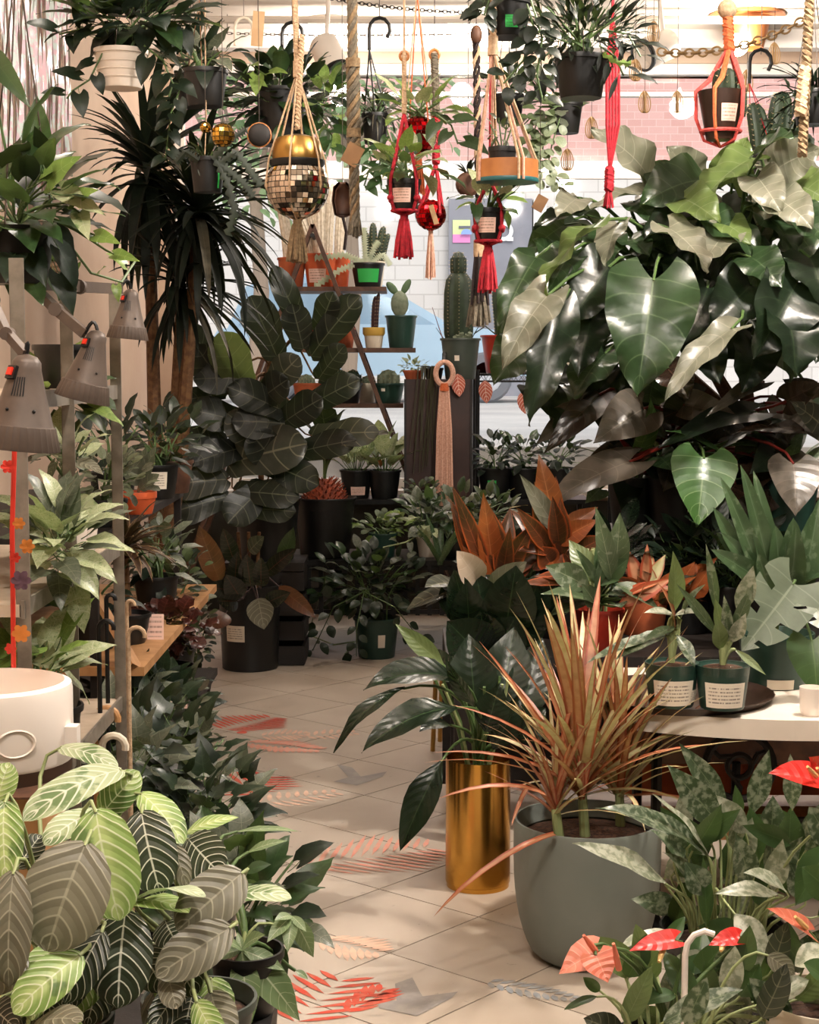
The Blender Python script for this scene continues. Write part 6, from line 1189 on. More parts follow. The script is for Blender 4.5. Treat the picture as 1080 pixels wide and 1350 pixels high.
for px, w, m, lb, l in ((431, 26, 'cream_pot', 'small cream pot with a red rim and a stubby cactus on the middle plank', 0), (455, 26, 'terracotta', 'terracotta pot with slim succulent spikes on the middle plank', 1), (410, 26, 'red_pot', 'red pot with a round cactus at the end of the middle plank', 0)):
    t, c, r, h = cpot('small_cactus', lb, px, 457, 432, w, YA - (.06 if px != 455 else -.04), z2, m)
    if px == 431: MB().lathe(c - V((0, 0, h * .85)), [(r * .95, h * .62), (r * 1.075, h * .85), (r * 1.08, h * 1.01), (r * 1.06, h * 1.01)], 24).build('red_rim', 'red_pot', t)
    if l: rosette(t, 'strap', 'palm_grey', c, 9, (.07, .12), .12, (.7, 1.4), .2, pet=0)
    else: cactus(t, c - V((0, 0, .01)), r * .7, .07, 'cactus_grey', 11, tip=.6)
t, c, r, h = cpot('spurge', 'slender dark spurge in a yellow-rimmed cream pot on the middle plank', 493, 458, 432, 27, YA - .08, z2, 'cream_pot'); MB().lathe(c - V((0, 0, h * .85)), [(r * .95, h * .6), (r * 1.08, h * .7), (r * 1.08, h * 1.01), (r * 1.05, h * 1.01)], 24).build('yellow_rim', 'yellow_pot', t)
cactus(t, c, .016, .19, 'stem_purple', 5, (.01, 0)); cactus(t, c + V((.012, 0, 0)), .012, .21, 'stem_purple', 5, (.015, 0))
t, c, r, h = cpot('bunny_ear_cactus', 'two-eared prickly pear in a dark green pot on the middle plank', 529, 456, 416, 40, YA - .05, z2, 'green_pot')
def pad(t, p, q, w, mat='cactus_green'):
    p, q = V(p), V(q); d = q - p; m_ = frame(d, (0, -1, .1)); t_ = MB().ball((0, 0, 0), 1, 14, 10); t_.v = [(p + q) / 2 + m_ @ V((v.x * w / 2, v.y * d.length / 2, v.z * w * .16)) for v in t_.v]; return t_.build('pad', mat, t)
pad(t, at(527, 418, YA), at(527, 383, YA), .1, 'cactus_grey'); pad(t, at(524, 388, YA), at(510, 372, YA), .045); pad(t, at(530, 388, YA), at(541, 368, YA), .04)
for px, w, m, lb, g in ((404, 34, 'terracotta', 'terracotta pot with a bristly round cactus on the lowest plank', .045), (428, 26, 'red_pot', 'small red pot of cactus at the ladder foot plank', .035), (457, 40, 'black_plastic', 'black pot with two dark spiny globe cacti on the lowest plank', .06), (512, 42, 'green_pot', 'dark green pot with a golden globe cactus on the lowest plank', .06), (484, 26, 'cream_pot', 'cream pot with a pale globe cactus on the lowest plank', .04)):
    t, c, r, h = cpot('globe_cactus', lb, px, 530, 505, w, YA - (.07 if px != 428 and px != 484 else -.06), z3, m, lab=(.25, .6, .75, -1.9, 'paper') if px == 512 else None)
    for k in range(2 if px == 457 else 1): cactus(t, c + V(((k - .5) * .07 if px == 457 else 0, 0, -.01)), g * (.75 if px == 457 else 1), g * 1.7, 'cactus_dark' if px == 457 else 'cactus_grey', 13, tip=.7)
tag(MB().box(at(430, 494, YA - .1), (.03, .003, .06)).tube([at(430, 500, YA - .1), V((at(430, 500, YA - .1).x, YA - .1, z3))], .003, 5).build('plant_marker', 'black_plastic', None, (at(430, 500, YA).x, YA - .1, z3)), 'small black plant marker standing on the lowest plank', 'marker')
# tall cactus on the brown box, red pots on the wire shelf
YC = 8.72; 
t, c, r, h = cpot('tall_cactus', 'tall dark column cactus with a knob top in a grey-green pot on the brown box', 607, 497, 446, 50, YC, BBZ, 'grey_green_pot', lab=(.25, .45, .58, -1.8, 'paper'))
cactus(t, c + V((-.01, 0, 0)), pxm(18, YC), at(604, 357, YC).z - c.z, 'cactus_dark', 8); cactus(t, V((c.x - .012, c.y, at(604, 362, YC).z)), pxm(10, YC), pxm(30, YC), 'cactus_dark', 8, tip=.6)
for k in range(6): MB().tube([c + V((.01 * k - .02, -.05, 0)), c + V((.016 * k - .03, -.075, .04 + .01 * (k % 3)))], [.012, .014], 8).build('succulent_finger', 'cactus_grey', t)
for k, (x0, y0) in enumerate(((575, 432), (640, 415), (570, 405))): MB().tube([c + V((0, .02, 0)), at((x0 + 600) / 2, 450, YC), at(x0, y0, YC)], [.004, .003, .0015], 5).build('twig', 'stem_red' if k == 2 else 'stem_dark', t)
for px, w, y0, lb, lab in ((664, 58, 442, 'red plastic pot with a pale label and a short dark cactus', (.9, .3, .65, -1.45, 'label_pink')), (738, 50, 445, 'red pot with a wide label between the leaves on the wire shelf', (1.2, .2, .7, -1.3)), (698, 40, 447, 'plain red pot at the middle of the wire shelf', None), (778, 44, 450, 'dark red pot with a cream label at the wire shelf end', (1.2, .25, .8))):
    t, c, r, h = cpot('red_cactus_pot', lb, px, 491, y0, w, YWR - .06 + (.1 if px in (698,) else 0), WRZ, 'red_pot', lab=lab)
    if px == 664: cactus(t, c, .05, .3, 'cactus_dark', 7, (-.03, 0)); cactus(t, c + V((.02, .03, 0)), .03, .22, 'cactus_dark', 7, (.04, 0)); MB().tube([c, at(640, 430, YWR), at(625, 440, YWR)], .004, 5).build('twig', 'stem_dark', t)
    else: rosette(t, 'lance', 'agla_green', c, 10, (.1, .16), .3, (.4, 1.3), .5)
t, c, r, h = cpot('succulent', 'pale silver succulent in a wide pot beside the string plant', 545, 498, 488, 26, 8.74, BBZ, 'terracotta'); bush(t, 'ovate', ['tiny_pale'], c + V((0, 0, .03)), (.07, .05, .03), 40, (.03, .045), .5, pet=.1)
# pink leaf ornaments on threads below the wire shelf
for px, py, top, lb in ((603, 508, 480, 'tucked behind the peach tassel ring'), (639, 517, 494, 'beside the brown box'), (690, 531, 494, 'at the middle of the wire shelf'), (740, 541, 494, 'beside the elephant ear leaf tip')):
    p = at(px, py, 8.93 if px > 620 else 8.58); Y = p.y; t = thing('leaf_ornament', 'flat pink leaf ornament with pale veins hanging ' + lb, 'ornament', p, 'pink leaf ornaments under the wire shelf')
    vs, fs, uv, tp = blade('ovate', .62, .05, .05, .0, nu=6, nv=10); hh = pxm(30, Y); B = p + V((0, 0, hh / 2)); q = frame(V((.1, 0, -1)), (0, -1, 0)); mb = MB(); mb.add([B + q @ v * hh for v in vs], fs, uv); mb.add([B + q @ v * hh + V((0, .003, 0)) for v in vs], [f[::-1] for f in fs], uv); mb.build('blade', 'ornament_pink', t)
    MB().tube([B, (B.x, Y, at(px, top, Y).z)], .0012, 4).build('thread', 'wire', t)
# ------------------------------------------------------------------ hanging plants and macrame
def up_line(t, p, mat, r=.0016, name='cord'): MB().tube([p, (p[0], p[1], ZC)], r, 5).build(name, mat, t)
# white pot of pothos
t, c, po, b, r, h = hang_pot('hanging_pothos', 'dark pothos in a ringed white hanging pot beside the foil fringe', 160, 66, 117, 66, 4.2, 'white_plastic', (0, -60), .82)
for k in range(4): MB().lathe(b, [(r * (.83 + .17 * f) + .0005, h * f - .003), (r * (.83 + .17 * f) + .003, h * f), (r * (.83 + .17 * f) + .0005, h * f + .003)], 28).build('ring', 'white_plastic', po) if (f := .25 + .2 * k) else None
bush(t, 'heart', ['pothos_dark', 'pothos_dark', 'pothos'], at(168, 18, 4.2), (.18, .13, .075), 110, (.065, .1), .75, pet=.4, root=c, droop=-.1)
for pts, n in (([(135, 70), (118, 105), (95, 120), (88, 130)], 5), ([(190, 60), (215, 80), (228, 110), (222, 130)], 5), ([(120, 40), (100, 40), (78, 45)], 3), ([(205, 30), (240, 28), (252, 40)], 4)): vine(t, 'heart', 'pothos_dark', [at(*q, 4.15) for q in pts], n, (.05, .075))
# black pots below each other
t, c, po, b, r, h = hang_pot('hanging_peperomia', 'black square-labelled hanging pot with a broad-leaved plant beside the window corner', 271, 92, 141, 56, 4.9, 'black_plastic', (-8, 2), .8, 'stem_brown'); label_on(po, b, r, r * .8, h, .012, .6, .72, -1.6, 'paper')
bush(t, 'heart', ['pothos_dark', 'pothos_dark', 'ivy_grey'], at(262, 72, 4.9), (.1, .09, .06), 26, (.06, .09), .7, pet=.4, root=c)
hook(t, at(265, 2, 4.9), .04)
t, c, po, b, r, h = hang_pot('hanging_peperomia', 'plain black hanging pot with dark trailing leaves behind the labelled one', 252, 98, 142, 40, 5.25, 'black_plastic', (0, -10), .8)
bush(t, 'heart', ['pothos_dark'], at(248, 85, 5.25), (.12, .1, .1), 30, (.06, .09), .7, pet=.4, root=c); vine(t, 'heart', 'pothos_dark', [at(240, 110, 5.2), at(225, 150, 5.15), at(218, 210, 5.15)], 9, (.05, .07))
t, c, po, b, r, h = hang_pot('hanging_fishbone', 'small black hanging pot with wavy fishbone stems and a green tag', 274, 208, 254, 44, 4.85, 'black_plastic', (-2, 160), .82, 'cream_rope'); label_on(po, b, r, r * .82, h, .006, .1, .7, -.7, 'tag_green')
for pts in ([(290, 215), (312, 200), (330, 225), (345, 245)], [(290, 215), (320, 240), (335, 260)], [(285, 210), (300, 240), (310, 280), (300, 310)], [(262, 212), (245, 200), (232, 215)], [(280, 210), (310, 180), (325, 170)]): zigzag(t, [at(*q, 4.8) for q in pts], .016, 'tiny_dark', n=10)
bush(t, 'ovate', ['tiny_dark'], c + V((0, 0, .02)), (.06, .05, .04), 24, (.03, .05), .5, root=c)
def disco(t, p, r, mat, dark, rows=14, name='mirror_ball'):
    p = V(p); o = MB().ball(p, r * .97, 24, 16).build(name, dark, t); mb = MB()
    for i in range(1, rows):
        ph = math.pi * i / rows; rr = math.sin(ph); n = max(4, int(rows * 2 * rr)); dp = math.pi / rows * .44
        for k in range(n):
            a = 2 * math.pi * (k + .5 * (i % 2)) / n; da = math.pi / n * .9; j = V((R.uniform(-.02, .02), R.uniform(-.02, .02), R.uniform(-.02, .02))) * r * 0
            c_ = V((rr * math.cos(a), rr * math.sin(a), math.cos(ph))); nrm = (c_ + V((R.uniform(-.05, .05), R.uniform(-.05, .05), R.uniform(-.05, .05)))).normalized()
            tx = V((-math.sin(a), math.cos(a), 0)); tx = (tx - nrm * tx.dot(nrm)).normalized(); ty = nrm.cross(tx); w_ = rr * da * r; h_ = dp * r
            mb.add([p + c_ * r * 1.005 + tx * sx * w_ + ty * sy * h_ for sx, sy in ((-1, -1), (1, -1), (1, 1), (-1, 1))], [(0, 1, 2, 3)])
    m = mb.build('mirror_tiles', mat, o, smooth=False); m['kind'] = 'stuff'; return o
# small gold mirror balls
for px, py, s, lb in ((294, 178, 15, 'gold mirror ball hanging below the black labelled pot'), (271, 168, 7, 'tiny gold mirror ball beside the larger gold one')):
    p = at(px, py, 4.7); t = thing('mirror_ball', lb, 'ornament', p); disco(t, p, pxm(s, 4.7), 'gold_mirror', 'mirror_dark', 8, 'ball'); up_line(t, p + V((0, 0, pxm(s, 4.7))), 'wire', .001)
# big dark plant with hook
t, c, po, b, r, h = hang_pot('hanging_ficus', 'dense dark green plant in a black basket on a black hook beside the disco ball', 372, 118, 192, 66, 5.7, 'black_plastic', (0, 72), .8, single=False)
hk_ = at(372, 72, 5.7); hook(t, hk_, .11, 'black_plastic'); up_line(t, hk_ + V((.035, 0, .1)), 'wire')
bush(t, 'ovate', ['pothos_dark', 'pothos_dark', 'pothos'], at(372, 125, 5.7), (.21, .17, .12), 120, (.07, .11), .55, pet=.35, root=c); bush(t, 'ovate', ['pothos', 'pothos_lime'], at(435, 135, 5.6), (.07, .06, .1), 22, (.06, .1), .5, pet=.35)
vine(t, 'heart', 'pothos', [at(420, 150, 5.6), at(438, 180, 5.55), at(436, 195, 5.5)], 4, (.06, .08)); vine(t, 'heart', 'pothos_lime', [at(310, 110, 5.6), at(330, 85, 5.6), at(352, 100, 5.5)], 4, (.06, .09))
# mirror ball planter in macrame
DB = at(392, 246, 4.65); DR = pxm(41, 4.65); t = thing('mirror_ball_planter', 'large silver mirror ball planter with a gold bowl in a cream macrame hanger', 'hanging planter', DB)
disco(t, DB, DR, 'mirror_tile', 'mirror_dark', 18, 'ball'); zt = DB + V((0, 0, DR * .72))
MB().lathe(zt, [(DR * .82, -.01), (DR * .88, 0), (DR * .88, .008), (DR * .8, .01)], 32).build('black_band', 'black_plastic', t)
MB().lathe(zt + V((0, 0, .008)), [(DR * .78, 0), (DR * .8, .015), (DR * .74, .045), (DR * .62, .062), (DR * .3, .07), (.001, .072)], 32).build('bowl', 'gold_satin', t)
K = at(392, 95, 4.65); KT = at(388, -30, 4.65)
for k in range(6):
    a = .35 + k * 1.047; e = DB + V((math.cos(a), math.sin(a), 0)) * DR * 1.04; e2 = zt + V((math.cos(a) * DR * .92, math.sin(a) * DR * .92, .01)); MB().tube([K, e2, e, DB + V((math.cos(a) * DR * .7, math.sin(a) * DR * .7, -DR * .75)), DB - V((0, 0, DR * 1.08))], .0028, 6).build('net_cord', 'cream_rope', t)
rope(t, K, KT, .008, 'cream_rope', 26, 'twisted_cord'); MB().tube([K + V((0, 0, .03)), K - V((0, 0, .015))], .012, 10).build('knot', 'cream_rope', t); rope(t, K + V((.014, 0, .1)), at(392, 170, 4.55), .008, 'cream_rope', 12, 'twisted_cord')
up_line(t, KT, 'cream_rope', .006); tassel(t, DB - V((0, 0, DR * 1.06)), pxm(56, 4.65), .03, 'jute', 18); MB().tube([DB - V((0, 0, DR * 1.02)), DB - V((0, 0, DR * 1.2))], .012, 10).build('knot', 'jute', t)
# braided jute hanger
a_, b_ = at(464, -30, 4.45), at(468, 300, 4.45); t = thing('jute_braid', 'thick braided jute hanger with a kraft tag', 'macrame', b_)
for k in range(5):
    q = [a_.lerp(b_, i / 40) + V((math.sin(i * .9 + k * 1.257) * .011, math.cos(i * .9 + k * 1.257) * .011, 0)) * (1.25 if 13 < i < 30 else .8) for i in range(41)]; MB().tube(q, .0065, 6).build('strand', 'jute' if k % 2 else 'grey_rope', t)
for f in (.34, .62, .68): MB().tube([a_.lerp(b_, f) + V((0, 0, .012)), a_.lerp(b_, f) - V((0, 0, .012))], .02, 10).build('wrap_knot', 'jute', t)
tassel(t, b_ + V((0, 0, .06)), .09, .02, 'grey_rope', 10); up_line(t, a_, 'jute', .008)
MB().box(at(465, 204, 4.41), (.045, .003, .055), rot=Matrix.Rotation(.5, 3, 'Y')).build('tag', 'kraft', t, smooth=False)
# air plants under the second black hook
t, c, po, b, r, h = hang_pot('hanging_airplant', 'wispy grey air plant with trailing leaves in a black pot on a black hook', 495, 150, 190, 34, 5.7, 'black_plastic', (-8, 66), .82, 'black_plastic', wr=.003, single=False)
hk_ = at(487, 66, 5.7); hook(t, hk_, .11); up_line(t, hk_ + V((.035, 0, .1)), 'wire'); rosette(t, 'strap', 'palm_grey', c, 40, (.08, .16), .05, (-.3, 1.4), 1.6, pet=0); bush(t, 'ovate', ['tiny_dark'], c + V((0, 0, .03)), (.08, .06, .05), 40, (.03, .05), .4, root=c)
for pts in ([(485, 185), (490, 215), (480, 245)], [(505, 185), (500, 220), (503, 250)], [(510, 170), (520, 200), (512, 235)]): vine(t, 'heart', 'pothos', [at(*q, 5.6) for q in pts], 6, (.04, .065))
# ------------------------------------------------------------------ red group
def macrame_pot(label, px, y0, y1, w, Y, mat_pot, net, top, tass, tmat, knot_y, cordmat=None, lab=True, name='macrame_planter'):
    b = at(px, y1, Y); h = at(px, y0, Y).z - b.z; r = pxm(w / 2, Y); t = thing(name, label, 'hanging planter', b); po = pot(t, b, r, r * .82, h, mat_pot)
    if lab: label_on(po, b, r, r * .82, h, r * 1.1, .2, .68, -1.75, 'label_pink')
    K = at(px + top[0], knot_y, Y); bot = b - V((0, 0, r * .35))
    for k in range(4):
        a = .75 + k * 1.571; d = V((math.cos(a), math.sin(a), 0)); MB().tube([K, b + d * r * 1.12 + V((0, 0, h)), b + d * r * 1.14 + V((0, 0, h * .35)), b + d * r * .8 - V((0, 0, .004)), bot], .0045, 6).build('net_cord', net, t)
        MB().ball(b + d * r * 1.16 + V((0, 0, h * .35)), .009, 8, 6).build('knot', net, t)
    MB().tube([b + V((math.cos(k * .4) * r * .8, math.sin(k * .4) * r * .8, -.004)) for k in range(17)], .004, 6).build('net_ring', net, t)
    tassel(t, bot, tass, r * .6, tmat, 18); rope(t, K, at(px + top[0], top[1], Y), .006, cordmat or net, 20, 'twisted_cord'); up_line(t, at(px + top[0], top[1], Y), cordmat or net, .003)
    return t, b + V((0, 0, h * .85)), b, r, h
t, c, b, r, h = macrame_pot('red macrame hanger with a black labelled pot of pothos and a long red tassel', 533, 237, 276, 42, 4.25, 'black_plastic', 'red_rope', (0, 68), .115, 'red_rope', 150, 'cream_rope')
bush(t, 'heart', ['pothos_pale', 'pothos', 'pothos_lime'], c + V((0, 0, .055)), (.09, .08, .05), 26, (.05, .075), .65, root=c); MB().tube([at(533, 74, 4.25) + V((math.cos(k * .4) * .011, 0, math.sin(k * .4) * .011)) for k in range(17)], .004, 6).build('ring', 'bent_wood', t)
t, c, b, r, h = macrame_pot('red macrame hanger with a labelled black pot below the round wooden tray', 644, 275, 316, 42, 4.15, 'black_plastic', 'red_rope', (2, 215), .12, 'red_rope', 235)
bush(t, 'heart', ['pothos_lime', 'pothos', 'pothos_pale'], c + V((0, 0, .04)), (.09, .08, .04), 20, (.05, .075), .62, root=c)
p = at(552, 178, 4.45); rr = pxm(24, 4.45); t = thing('red_ball_planter', 'red mirror ball planter of pothos hung on thin beige cords', 'hanging planter', p); disco(t, p, rr, 'red_mirror', 'red_mirror_dark', 12, 'ball')
bush(t, 'heart', ['pothos_pale', 'pothos_lime', 'pothos'], p + V((0, 0, rr * 1.5)), (.085, .07, .05), 24, (.05, .08), .62, root=p + V((0, 0, rr * .8)))
for k in range(4): a = .6 + k * 1.571; MB().tube([at(550, -10, 4.45), p + V((math.cos(a) * rr * .9, math.sin(a) * rr * .9, rr * .6)), p + V((math.cos(a) * rr * .95, math.sin(a) * rr * .95, -rr * .4)), p - V((0, 0, rr * 1.05))], .002, 5).build('net_cord', 'orange_rope' if k % 2 else 'cream_rope', t)
tassel(t, p - V((0, 0, rr)), .11, .018, 'bent_wood' if False else 'orange_rope', 10); up_line(t, at(550, -10, 4.45), 'cream_rope', .002); vine(t, 'heart', 'pothos', [at(575, 150, 4.4), at(595, 165, 4.35), at(604, 190, 4.35)], 4, (.05, .08))
p = at(568, 283, 4.7); rr = pxm(20, 4.7); t = thing('red_ball_hanger', 'small red mirror ball in a grey and red macrame strap with a pale tassel', 'hanging planter', p); disco(t, p, rr, 'red_mirror', 'red_mirror_dark', 11, 'ball')
for k in range(4): a = .6 + k * 1.571; MB().tube([at(575, 215, 4.7), p + V((math.cos(a) * rr * 1.02, math.sin(a) * rr * 1.02, 0)), p - V((0, 0, rr * 1.05))], .005, 6).build('net_cord', 'red_rope', t)
rope(t, at(575, 215, 4.7), at(575, 150, 4.7), .011, 'red_rope', 10, 'strap'); rope(t, at(575, 150, 4.7), at(573, 72, 4.7), .011, 'grey_rope', 12, 'strap'); MB().tube([at(573, 72, 4.7) + V((math.cos(k * .4) * .013, 0, math.sin(k * .4) * .013)) for k in range(17)], .0045, 6).build('ring', 'bent_wood', t); up_line(t, at(573, 66, 4.7), 'wire', .0014)
tassel(t, p - V((0, 0, rr)), .14, .016, 'peach_rope', 12); MB().box(at(572, 283, 4.62), (.014, .002, .055), rot=Matrix.Rotation(-.3, 3, 'Y')).build('tag', 'paper_tag', t, smooth=False)
# bentwood tray on peach ropes
b = at(669, 240, 4.05); r = pxm(40, 4.05); h = pxm(27, 4.05); t = thing('hanging_tray', 'round bentwood tray with a teal base hung on peach ropes', 'hanging tray', b)
MB().lathe(b, [(r * .97, .006), (r, .008), (r, h), (r * .96, h), (r * .95, .01)], 40).build('hoop', 'bent_wood', t); MB().lathe(b, [(.001, -.002), (r * 1.0, -.002), (r * 1.02, .002), (r * 1.0, .008), (.001, .008)], 40).build('base', 'teal', t)
K = at(650, 62, 4.05)
for k in range(8):
    a = .3 + (k // 2) * 1.571 + (k % 2) * .16; MB().tube([K, b + V((math.cos(a) * r * 1.02, math.sin(a) * r * 1.02, h)), b + V((math.cos(a) * r * 1.03, math.sin(a) * r * 1.03, .0))], .0035, 6).build('rope', 'peach_rope' if k % 2 else 'cream_rope', t)
MB().tube([K + V((0, 0, .025)), K - V((0, 0, .02))], .013, 10).build('knot', 'cream_rope', t); rope(t, K, K + V((0, 0, .2)), .009, 'cream_rope', 8, 'twisted_cord'); up_line(t, K + V((0, 0, .2)), 'cream_rope', .004)
p = V((b.x - .012, b.y, b.z + .0085)); t2 = thing('tray_succulent', 'small black pot with upright jade sprigs standing in the bentwood tray', 'potted plant', p); pot(t2, p, .033, .028, .075, 'black_plastic')
for k in range(4): MB().tube([p + V((0, 0, .06)), p + V((.02 * (k - 1.5), 0, .13 + .015 * (k % 2)))], .002, 5).build('stem', 'stem_green', t2)
bush(t2, 'round', ['tiny', 'ivy_grey'], p + V((0, 0, .11)), (.045, .035, .04), 26, (.016, .026), .6)
# trailing string plant beside the tray, from a pot behind
t, c, po, b, r, h = hang_pot('hanging_hearts', 'black hanging pot with pale frilly vines trailing beside the bentwood tray', 746, 135, 176, 42, 5.4, 'black_plastic', (0, -20), .8, 'cream_rope')
bush(t, 'round', ['ivy_grey', 'tiny', 'pothos_dark'], at(728, 130, 5.35), (.12, .1, .1), 46, (.03, .05), .9, root=c)
for pts in ([(735, 150), (718, 170), (715, 205), (700, 235)], [(740, 150), (728, 190), (722, 220), (742, 245)], [(735, 140), (708, 160), (700, 190), (712, 215)], [(740, 140), (715, 140), (690, 165), (698, 200)]): vine(t, 'round', 'tiny_pale' if pts[1][0] > 715 else 'tiny', [at(*q, 5.25) for q in pts], 14, (.03, .045), .9)
t, c, po, b, r, h = hang_pot('hanging_pothos', 'small black hanging pot half hidden behind the peach tray ropes', 671, 125, 162, 38, 5.5, 'black_plastic', (0, -20), .82); bush(t, 'heart', ['pothos_dark', 'tiny'], c + V((0, 0, .05)), (.1, .08, .06), 30, (.04, .06), .7, root=c)
# beaded black and white macrame
a_, b_ = at(628, 55, 4.95), at(632, 330, 4.95); t = thing('beaded_macrame', 'long black and white macrame strap with a dark tassel', 'macrame', b_)
for k in range(3): MB().tube([a_.lerp(b_, i / 40) + V((math.sin(i * 1.1 + k * 2.1) * .008, math.cos(i * 1.1 + k * 2.1) * .008, 0)) for i in range(41)], .0048, 6).build('strand', 'dark_rope' if k else 'cream_rope', t)
MB().ball(a_ + V((0, 0, .02)), .018, 10, 8, (1, 1, 1.6)).build('bead', 'wood', t); tassel(t, b_ + V((0, 0, .03)), .2, .03, 'dark_rope', 16); tassel(t, b_ - V((0, 0, .1)), .13, .038, 'grey_rope', 10); up_line(t, a_, 'wire', .0014); MB().tube([b_ + V((0, 0, .03)), b_ - V((0, 0, .02))], .018, 10).build('wrap_knot', 'cream_rope', t)
# big dark hanging pots at the top
t, c, po, b, r, h = hang_pot('hanging_basket', 'black hanging pot with a bright green label and dark trailing leaves', 669, 0, 50, 58, 4.1, 'black_plastic', (0, -90), .85); label_on(po, b, r, r * .85, h, r * .95, .18, .5, -1.2, 'label_green')
bush(t, 'ovate', ['tiny_dark', 'pothos_dark'], at(668, -15, 4.1), (.12, .1, .06), 50, (.04, .07), .5, root=c)
for pts in ([(695, 5), (705, 40), (690, 80), (664, 110)], [(700, 0), (715, 50), (708, 100), (715, 130)], [(645, 0), (638, 20), (632, 12)]): vine(t, 'ovate', 'pothos_dark', [at(*q, 4.0) for q in pts], 12, (.035, .055))
t, c, po, b, r, h = hang_pot('hanging_cactus', 'big black hanging pot with bushy dark mistletoe cactus stems', 766, 74, 130, 66, 4.25, 'black_plastic', (0, -80), .82)
bush(t, 'lance', ['palm_dark', 'tiny_dark', 'pothos_dark'], at(768, 42, 4.25), (.15, .13, .075), 220, (.05, .085), .22, root=c, pet=.1, up=.5, nst=12)
for pts in ([(790, 60), (812, 75), (822, 100)], [(735, 60), (712, 80), (700, 110)], [(800, 40), (828, 45), (845, 75)]): vine(t, 'lance', 'palm_dark', [at(*q, 4.2) for q in pts], 8, (.05, .08), .25)
zigzag(t, [at(795, 70, 4.2), at(812, 82, 4.15), at(832, 84, 4.15)], .01, 'pothos_lime', n=4)
# red hanging cords
t = thing('red_cord_hanger', 'bundle of straight red macrame cords ending in a knotted ring', 'macrame', at(808, 240, 4.9))
for k in range(5): MB().tube([at(808, 30, 4.9) + V(((k - 2) * .002, 0, 0)), at(800 + 4 * k, 90, 4.9), at(800 + 4 * k, 165, 4.9), at(804, 225, 4.9)], .0045, 6).build('cord', 'red_rope', t)
rope(t, at(804, 222, 4.9), at(803, 250, 4.9), .014, 'red_rope', 4, 'wrap_knot'); up_line(t, at(808, 30, 4.9), 'red_rope', .005)
tassel(t, at(803, 248, 4.9), .06, .016, 'red_rope', 10)
# orange macrame with a brown pot
b = at(950, 185, 5.1); r = pxm(30, 5.1); h = pxm(62, 5.1); t = thing('orange_macrame_planter', 'orange and coral macrame hanger holding a dark brown pot with a cactus', 'hanging planter', b); po = pot(t, b, r, r * .62, h, 'maroon_pot' if False else 'tray_brown', rim=.0); label_on(po, b, r, r * .62, h, r * .7, .35, .7, -1.3, 'label_pink')
K = at(962, 62, 5.1)
for k in range(5):
    a = .5 + k * 1.257; d = V((math.cos(a), math.sin(a), 0)); MB().tube([K, K.lerp(b, .35) + d * r * .7, b + d * r * 1.08 + V((0, 0, h)), b + d * r * 1.05 + V((0, 0, h * .45)), b + d * r * .7, b - V((0, 0, .02))], [.008, .009, .007, .006, .005, .004], 6).build('net_cord', 'orange_rope' if k % 2 else 'coral_rope', t)
MB().tube([b + V((math.cos(k * .4) * r * .85, math.sin(k * .4) * r * .85, h * .18)) for k in range(17)], .006, 6).build('net_ring', 'coral_rope', t)
rope(t, K - V((0, 0, .01)), at(959, 12, 5.1), .017, 'orange_rope', 5, 'twisted_cord'); MB().ball(at(959, 12, 5.1), .03, 10, 8).build('knot', 'cream_rope', t); up_line(t, at(959, 10, 5.1), 'cream_rope', .006); cactus(t, b + V((.01, 0, h * .8)), r * .5, .1, 'cactus_dark', 8); cactus(t, b + V((.06, .02, h * .5)), r * .3, .1, 'cactus_dark', 8)
# columnar cactus and ferny basket by the right hand rope
t, c, po, b, r, h = hang_pot('hanging_cactus', 'hanging pot with a dark branching tree cactus beside the orange macrame', 1014, 205, 245, 46, 5.9, 'black_plastic', (-26, 110), .85, 'red_rope', single=False); hk_ = at(988, 110, 5.9); hook(t, hk_, .12); up_line(t, hk_ + V((.04, 0, .1)), 'wire')
for dx, l, rr, ln in ((-.03, .2, .035, -.03), (.03, .24, .04, .01), (.06, .16, .03, .06)): cactus(t, c + V((dx, 0, 0)), rr, l, 'cactus_dark', 8, (ln, 0))
t, c, po, b, r, h = hang_pot('hanging_fern', 'dark feathery fern in a black hanging pot behind the jute rope', 1072, 120, 165, 50, 5.4, 'black_plastic', (0, -30), .85); rosette(t, 'strap', 'palm_dark', c, 40, (.14, .24), .08, (-.4, 1.3), 1.2, pet=0); bush(t, 'ovate', ['pothos_dark', 'tiny_dark'], c + V((-.02, 0, -.06)), (.12, .1, .12), 50, (.03, .06), .5)
t = thing('jute_rope', 'straight twisted jute rope hanging beside the fern', 'rope', at(1060, 205, 4.7)); rope(t, at(1068, -10, 4.7), at(1058, 205, 4.7), .014, 'jute', 14, 'twisted_cord'); rope(t, at(1062, 90, 4.68), at(1056, 150, 4.68), .018, 'cream_rope', 5, 'wrap'); up_line(t, at(1068, -10, 4.7), 'jute', .008)
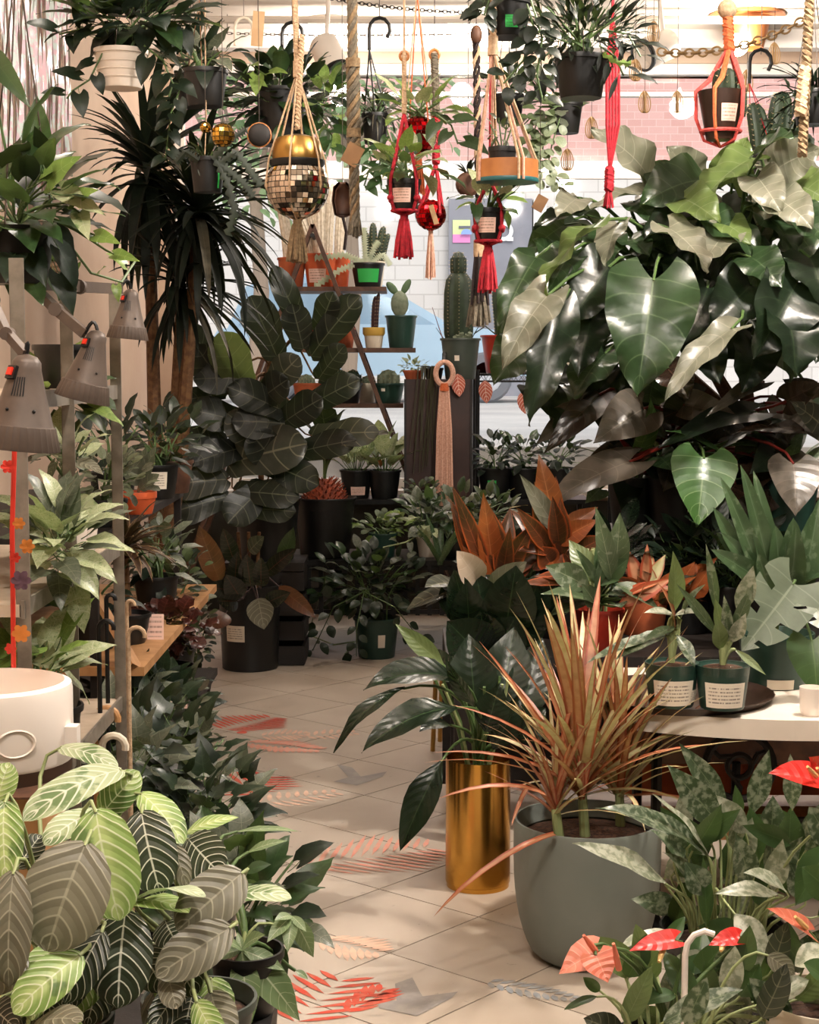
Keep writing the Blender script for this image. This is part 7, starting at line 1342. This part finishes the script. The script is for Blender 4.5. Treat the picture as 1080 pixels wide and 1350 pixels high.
# ------------------------------------------------------------------ ornaments
WL = [(850, 134, 'above the red cords'), (893, 134, 'between the copper lamp and the red cords'), (1021, 70, 'at the end of the chain'), (985, 106, 'below the copper lamp'), (838, 92, 'below the white can spotlight'), (862, 42, 'behind the white can spotlight'), (780, 168, 'under the big black hanging pot'), (748, 210, 'beside the trailing pale vines')]
for px, py, lb in WL:
    Y = 6.2; p = at(px, py, Y); t = thing('wire_leaf', 'thin gold wire leaf ornament ' + lb, 'ornament', p); hh = pxm(27, Y); ww = pxm(17, Y)
    for k, (s, d) in enumerate(((1, 0), (.62, 0), (.3, 0), (1, 1.2))):
        q = Matrix.Rotation(d + .3, 3, 'Z'); MB().tube([p + q @ V((math.sin(u * .3142) * ww * .5 * s * (1 if u < 10 else 1), 0, hh * .5 * math.cos(u * .3142) - (hh * .12 * abs(math.sin(u * .3142))))) for u in range(21)], .0022, 4).build('wire_loop', 'wire_gold', t)
    MB().tube([p + V((0, 0, hh * .5)), (p.x, Y, ZC)], .0009, 4).build('thread', 'wire', t)
for px, py, crownq, lb in ((342, 178, False, 'dark round seed disc hanging beside the fishbone pot'), (617, 243, True, 'brown pineapple ornament beside the wooden tray')):
    Y = 4.9; p = at(px, py, Y); t = thing('pineapple_ornament' if crownq else 'seed_disc', lb, 'ornament', p); rr = pxm(15, Y); MB().ball(p, rr, 20, 12, (1, .35, 1.02)).build('disc', 'dark_wood' if not crownq else 'wood', t); MB().tube([p + V((math.cos(k * .3142) * rr, 0, math.sin(k * .3142) * rr)) for k in range(21)], .003, 6).build('hoop', 'bent_wood' if not crownq else 'wood', t)
    if crownq: rosette(t, 'lance', 'palm_dark', p + V((0, 0, rr * .9)), 9, (.04, .06), .3, (.2, 1.4), .4, pet=0)
    up_line(t, p + V((0, 0, rr)), 'wire', .001)
for px, py, w, hh, Y, m, lb in ((340, 38, 15, 44, 5.6, 'paper_tag', 'plain tan paper tag hanging from the ceiling near the black hook'), (712, 268, 15, 20, 4.3, 'kraft', 'small brown wooden tag hanging beside the pale vines')):
    p = at(px, py, Y); t = thing('hanging_tag', lb, 'tag', p); MB().box(p, (pxm(w, Y), .004, pxm(hh, Y)), rot=Matrix.Rotation(.08 if px < 500 else .5, 3, 'Y')).build('card', m, t, smooth=False); up_line(t, p + V((0, 0, pxm(hh * .45, Y))), 'wire', .001)
p = at(452, 265, 4.8); t = thing('shell_scoop', 'curled dark wooden scoop hanging behind the jute braid', 'ornament', p)
MB().lathe(p, [(.002, -.05), (.025, -.04), (.032, 0), (.028, .04), (.012, .055), (.008, .05), (.022, .03), (.026, 0), (.02, -.035)], 18, a0=-.5, a1=3.6).build('shell', 'wood', t); MB().tube([p - V((0, 0, .045)), p + V((.01, 0, -.09)), p + V((.004, 0, -.14))], .005, 6).build('tail', 'dark_rope', t); up_line(t, p + V((0, 0, .05)), 'wire', .001)
# ceiling chains
def chain(pa, pb, sag, n, lr, wr_, mat, label, Y):
    A, B = at(*pa, Y), at(*pb, Y); t = thing('ceiling_chain', label, 'chain', A); pts = arc_pts(A, B, sag, n)
    for i in range(n):
        m_ = (pts[i] + pts[i + 1]) / 2; d = (pts[i + 1] - pts[i]); q = frame(d, (0, 0, 1) if i % 2 else (0, 1, .01)); l = d.length * .68
        MB().tube([m_ + q @ V((math.cos(k * .5236) * lr, math.sin(k * .5236) * l, 0)) for k in range(13)], wr_, 5, False).build('chain_link', mat, t)
    for e in (A, B): MB().tube([e, (e.x, e.y, ZC)], .002, 5).build('hanger', 'wire', t)
chain((415, -6), (644, 17), .02, 46, .008, .0022, 'black_metal', 'fine black chain strung below the ceiling', 8.0)
chain((868, 68), (1068, 22), .06, 22, .018, .005, 'wire_gold', 'brass link chain strung before the copper lamp', 7.6)
chain((300, 44), (640, 44), .01, 60, .006, .0018, 'wire', 'thin wire chain strung above the window', 8.9)
# cream s-hook and white hanger at the window corner
p = at(310, 60, 6.0); t = thing('cream_hook', 'cream plastic hook hanging at the window corner', 'hook', p); hook(t, p, .1, 'cream_pot', 'open_hook'); up_line(t, p + V((.032, 0, .095)), 'wire', .0012)
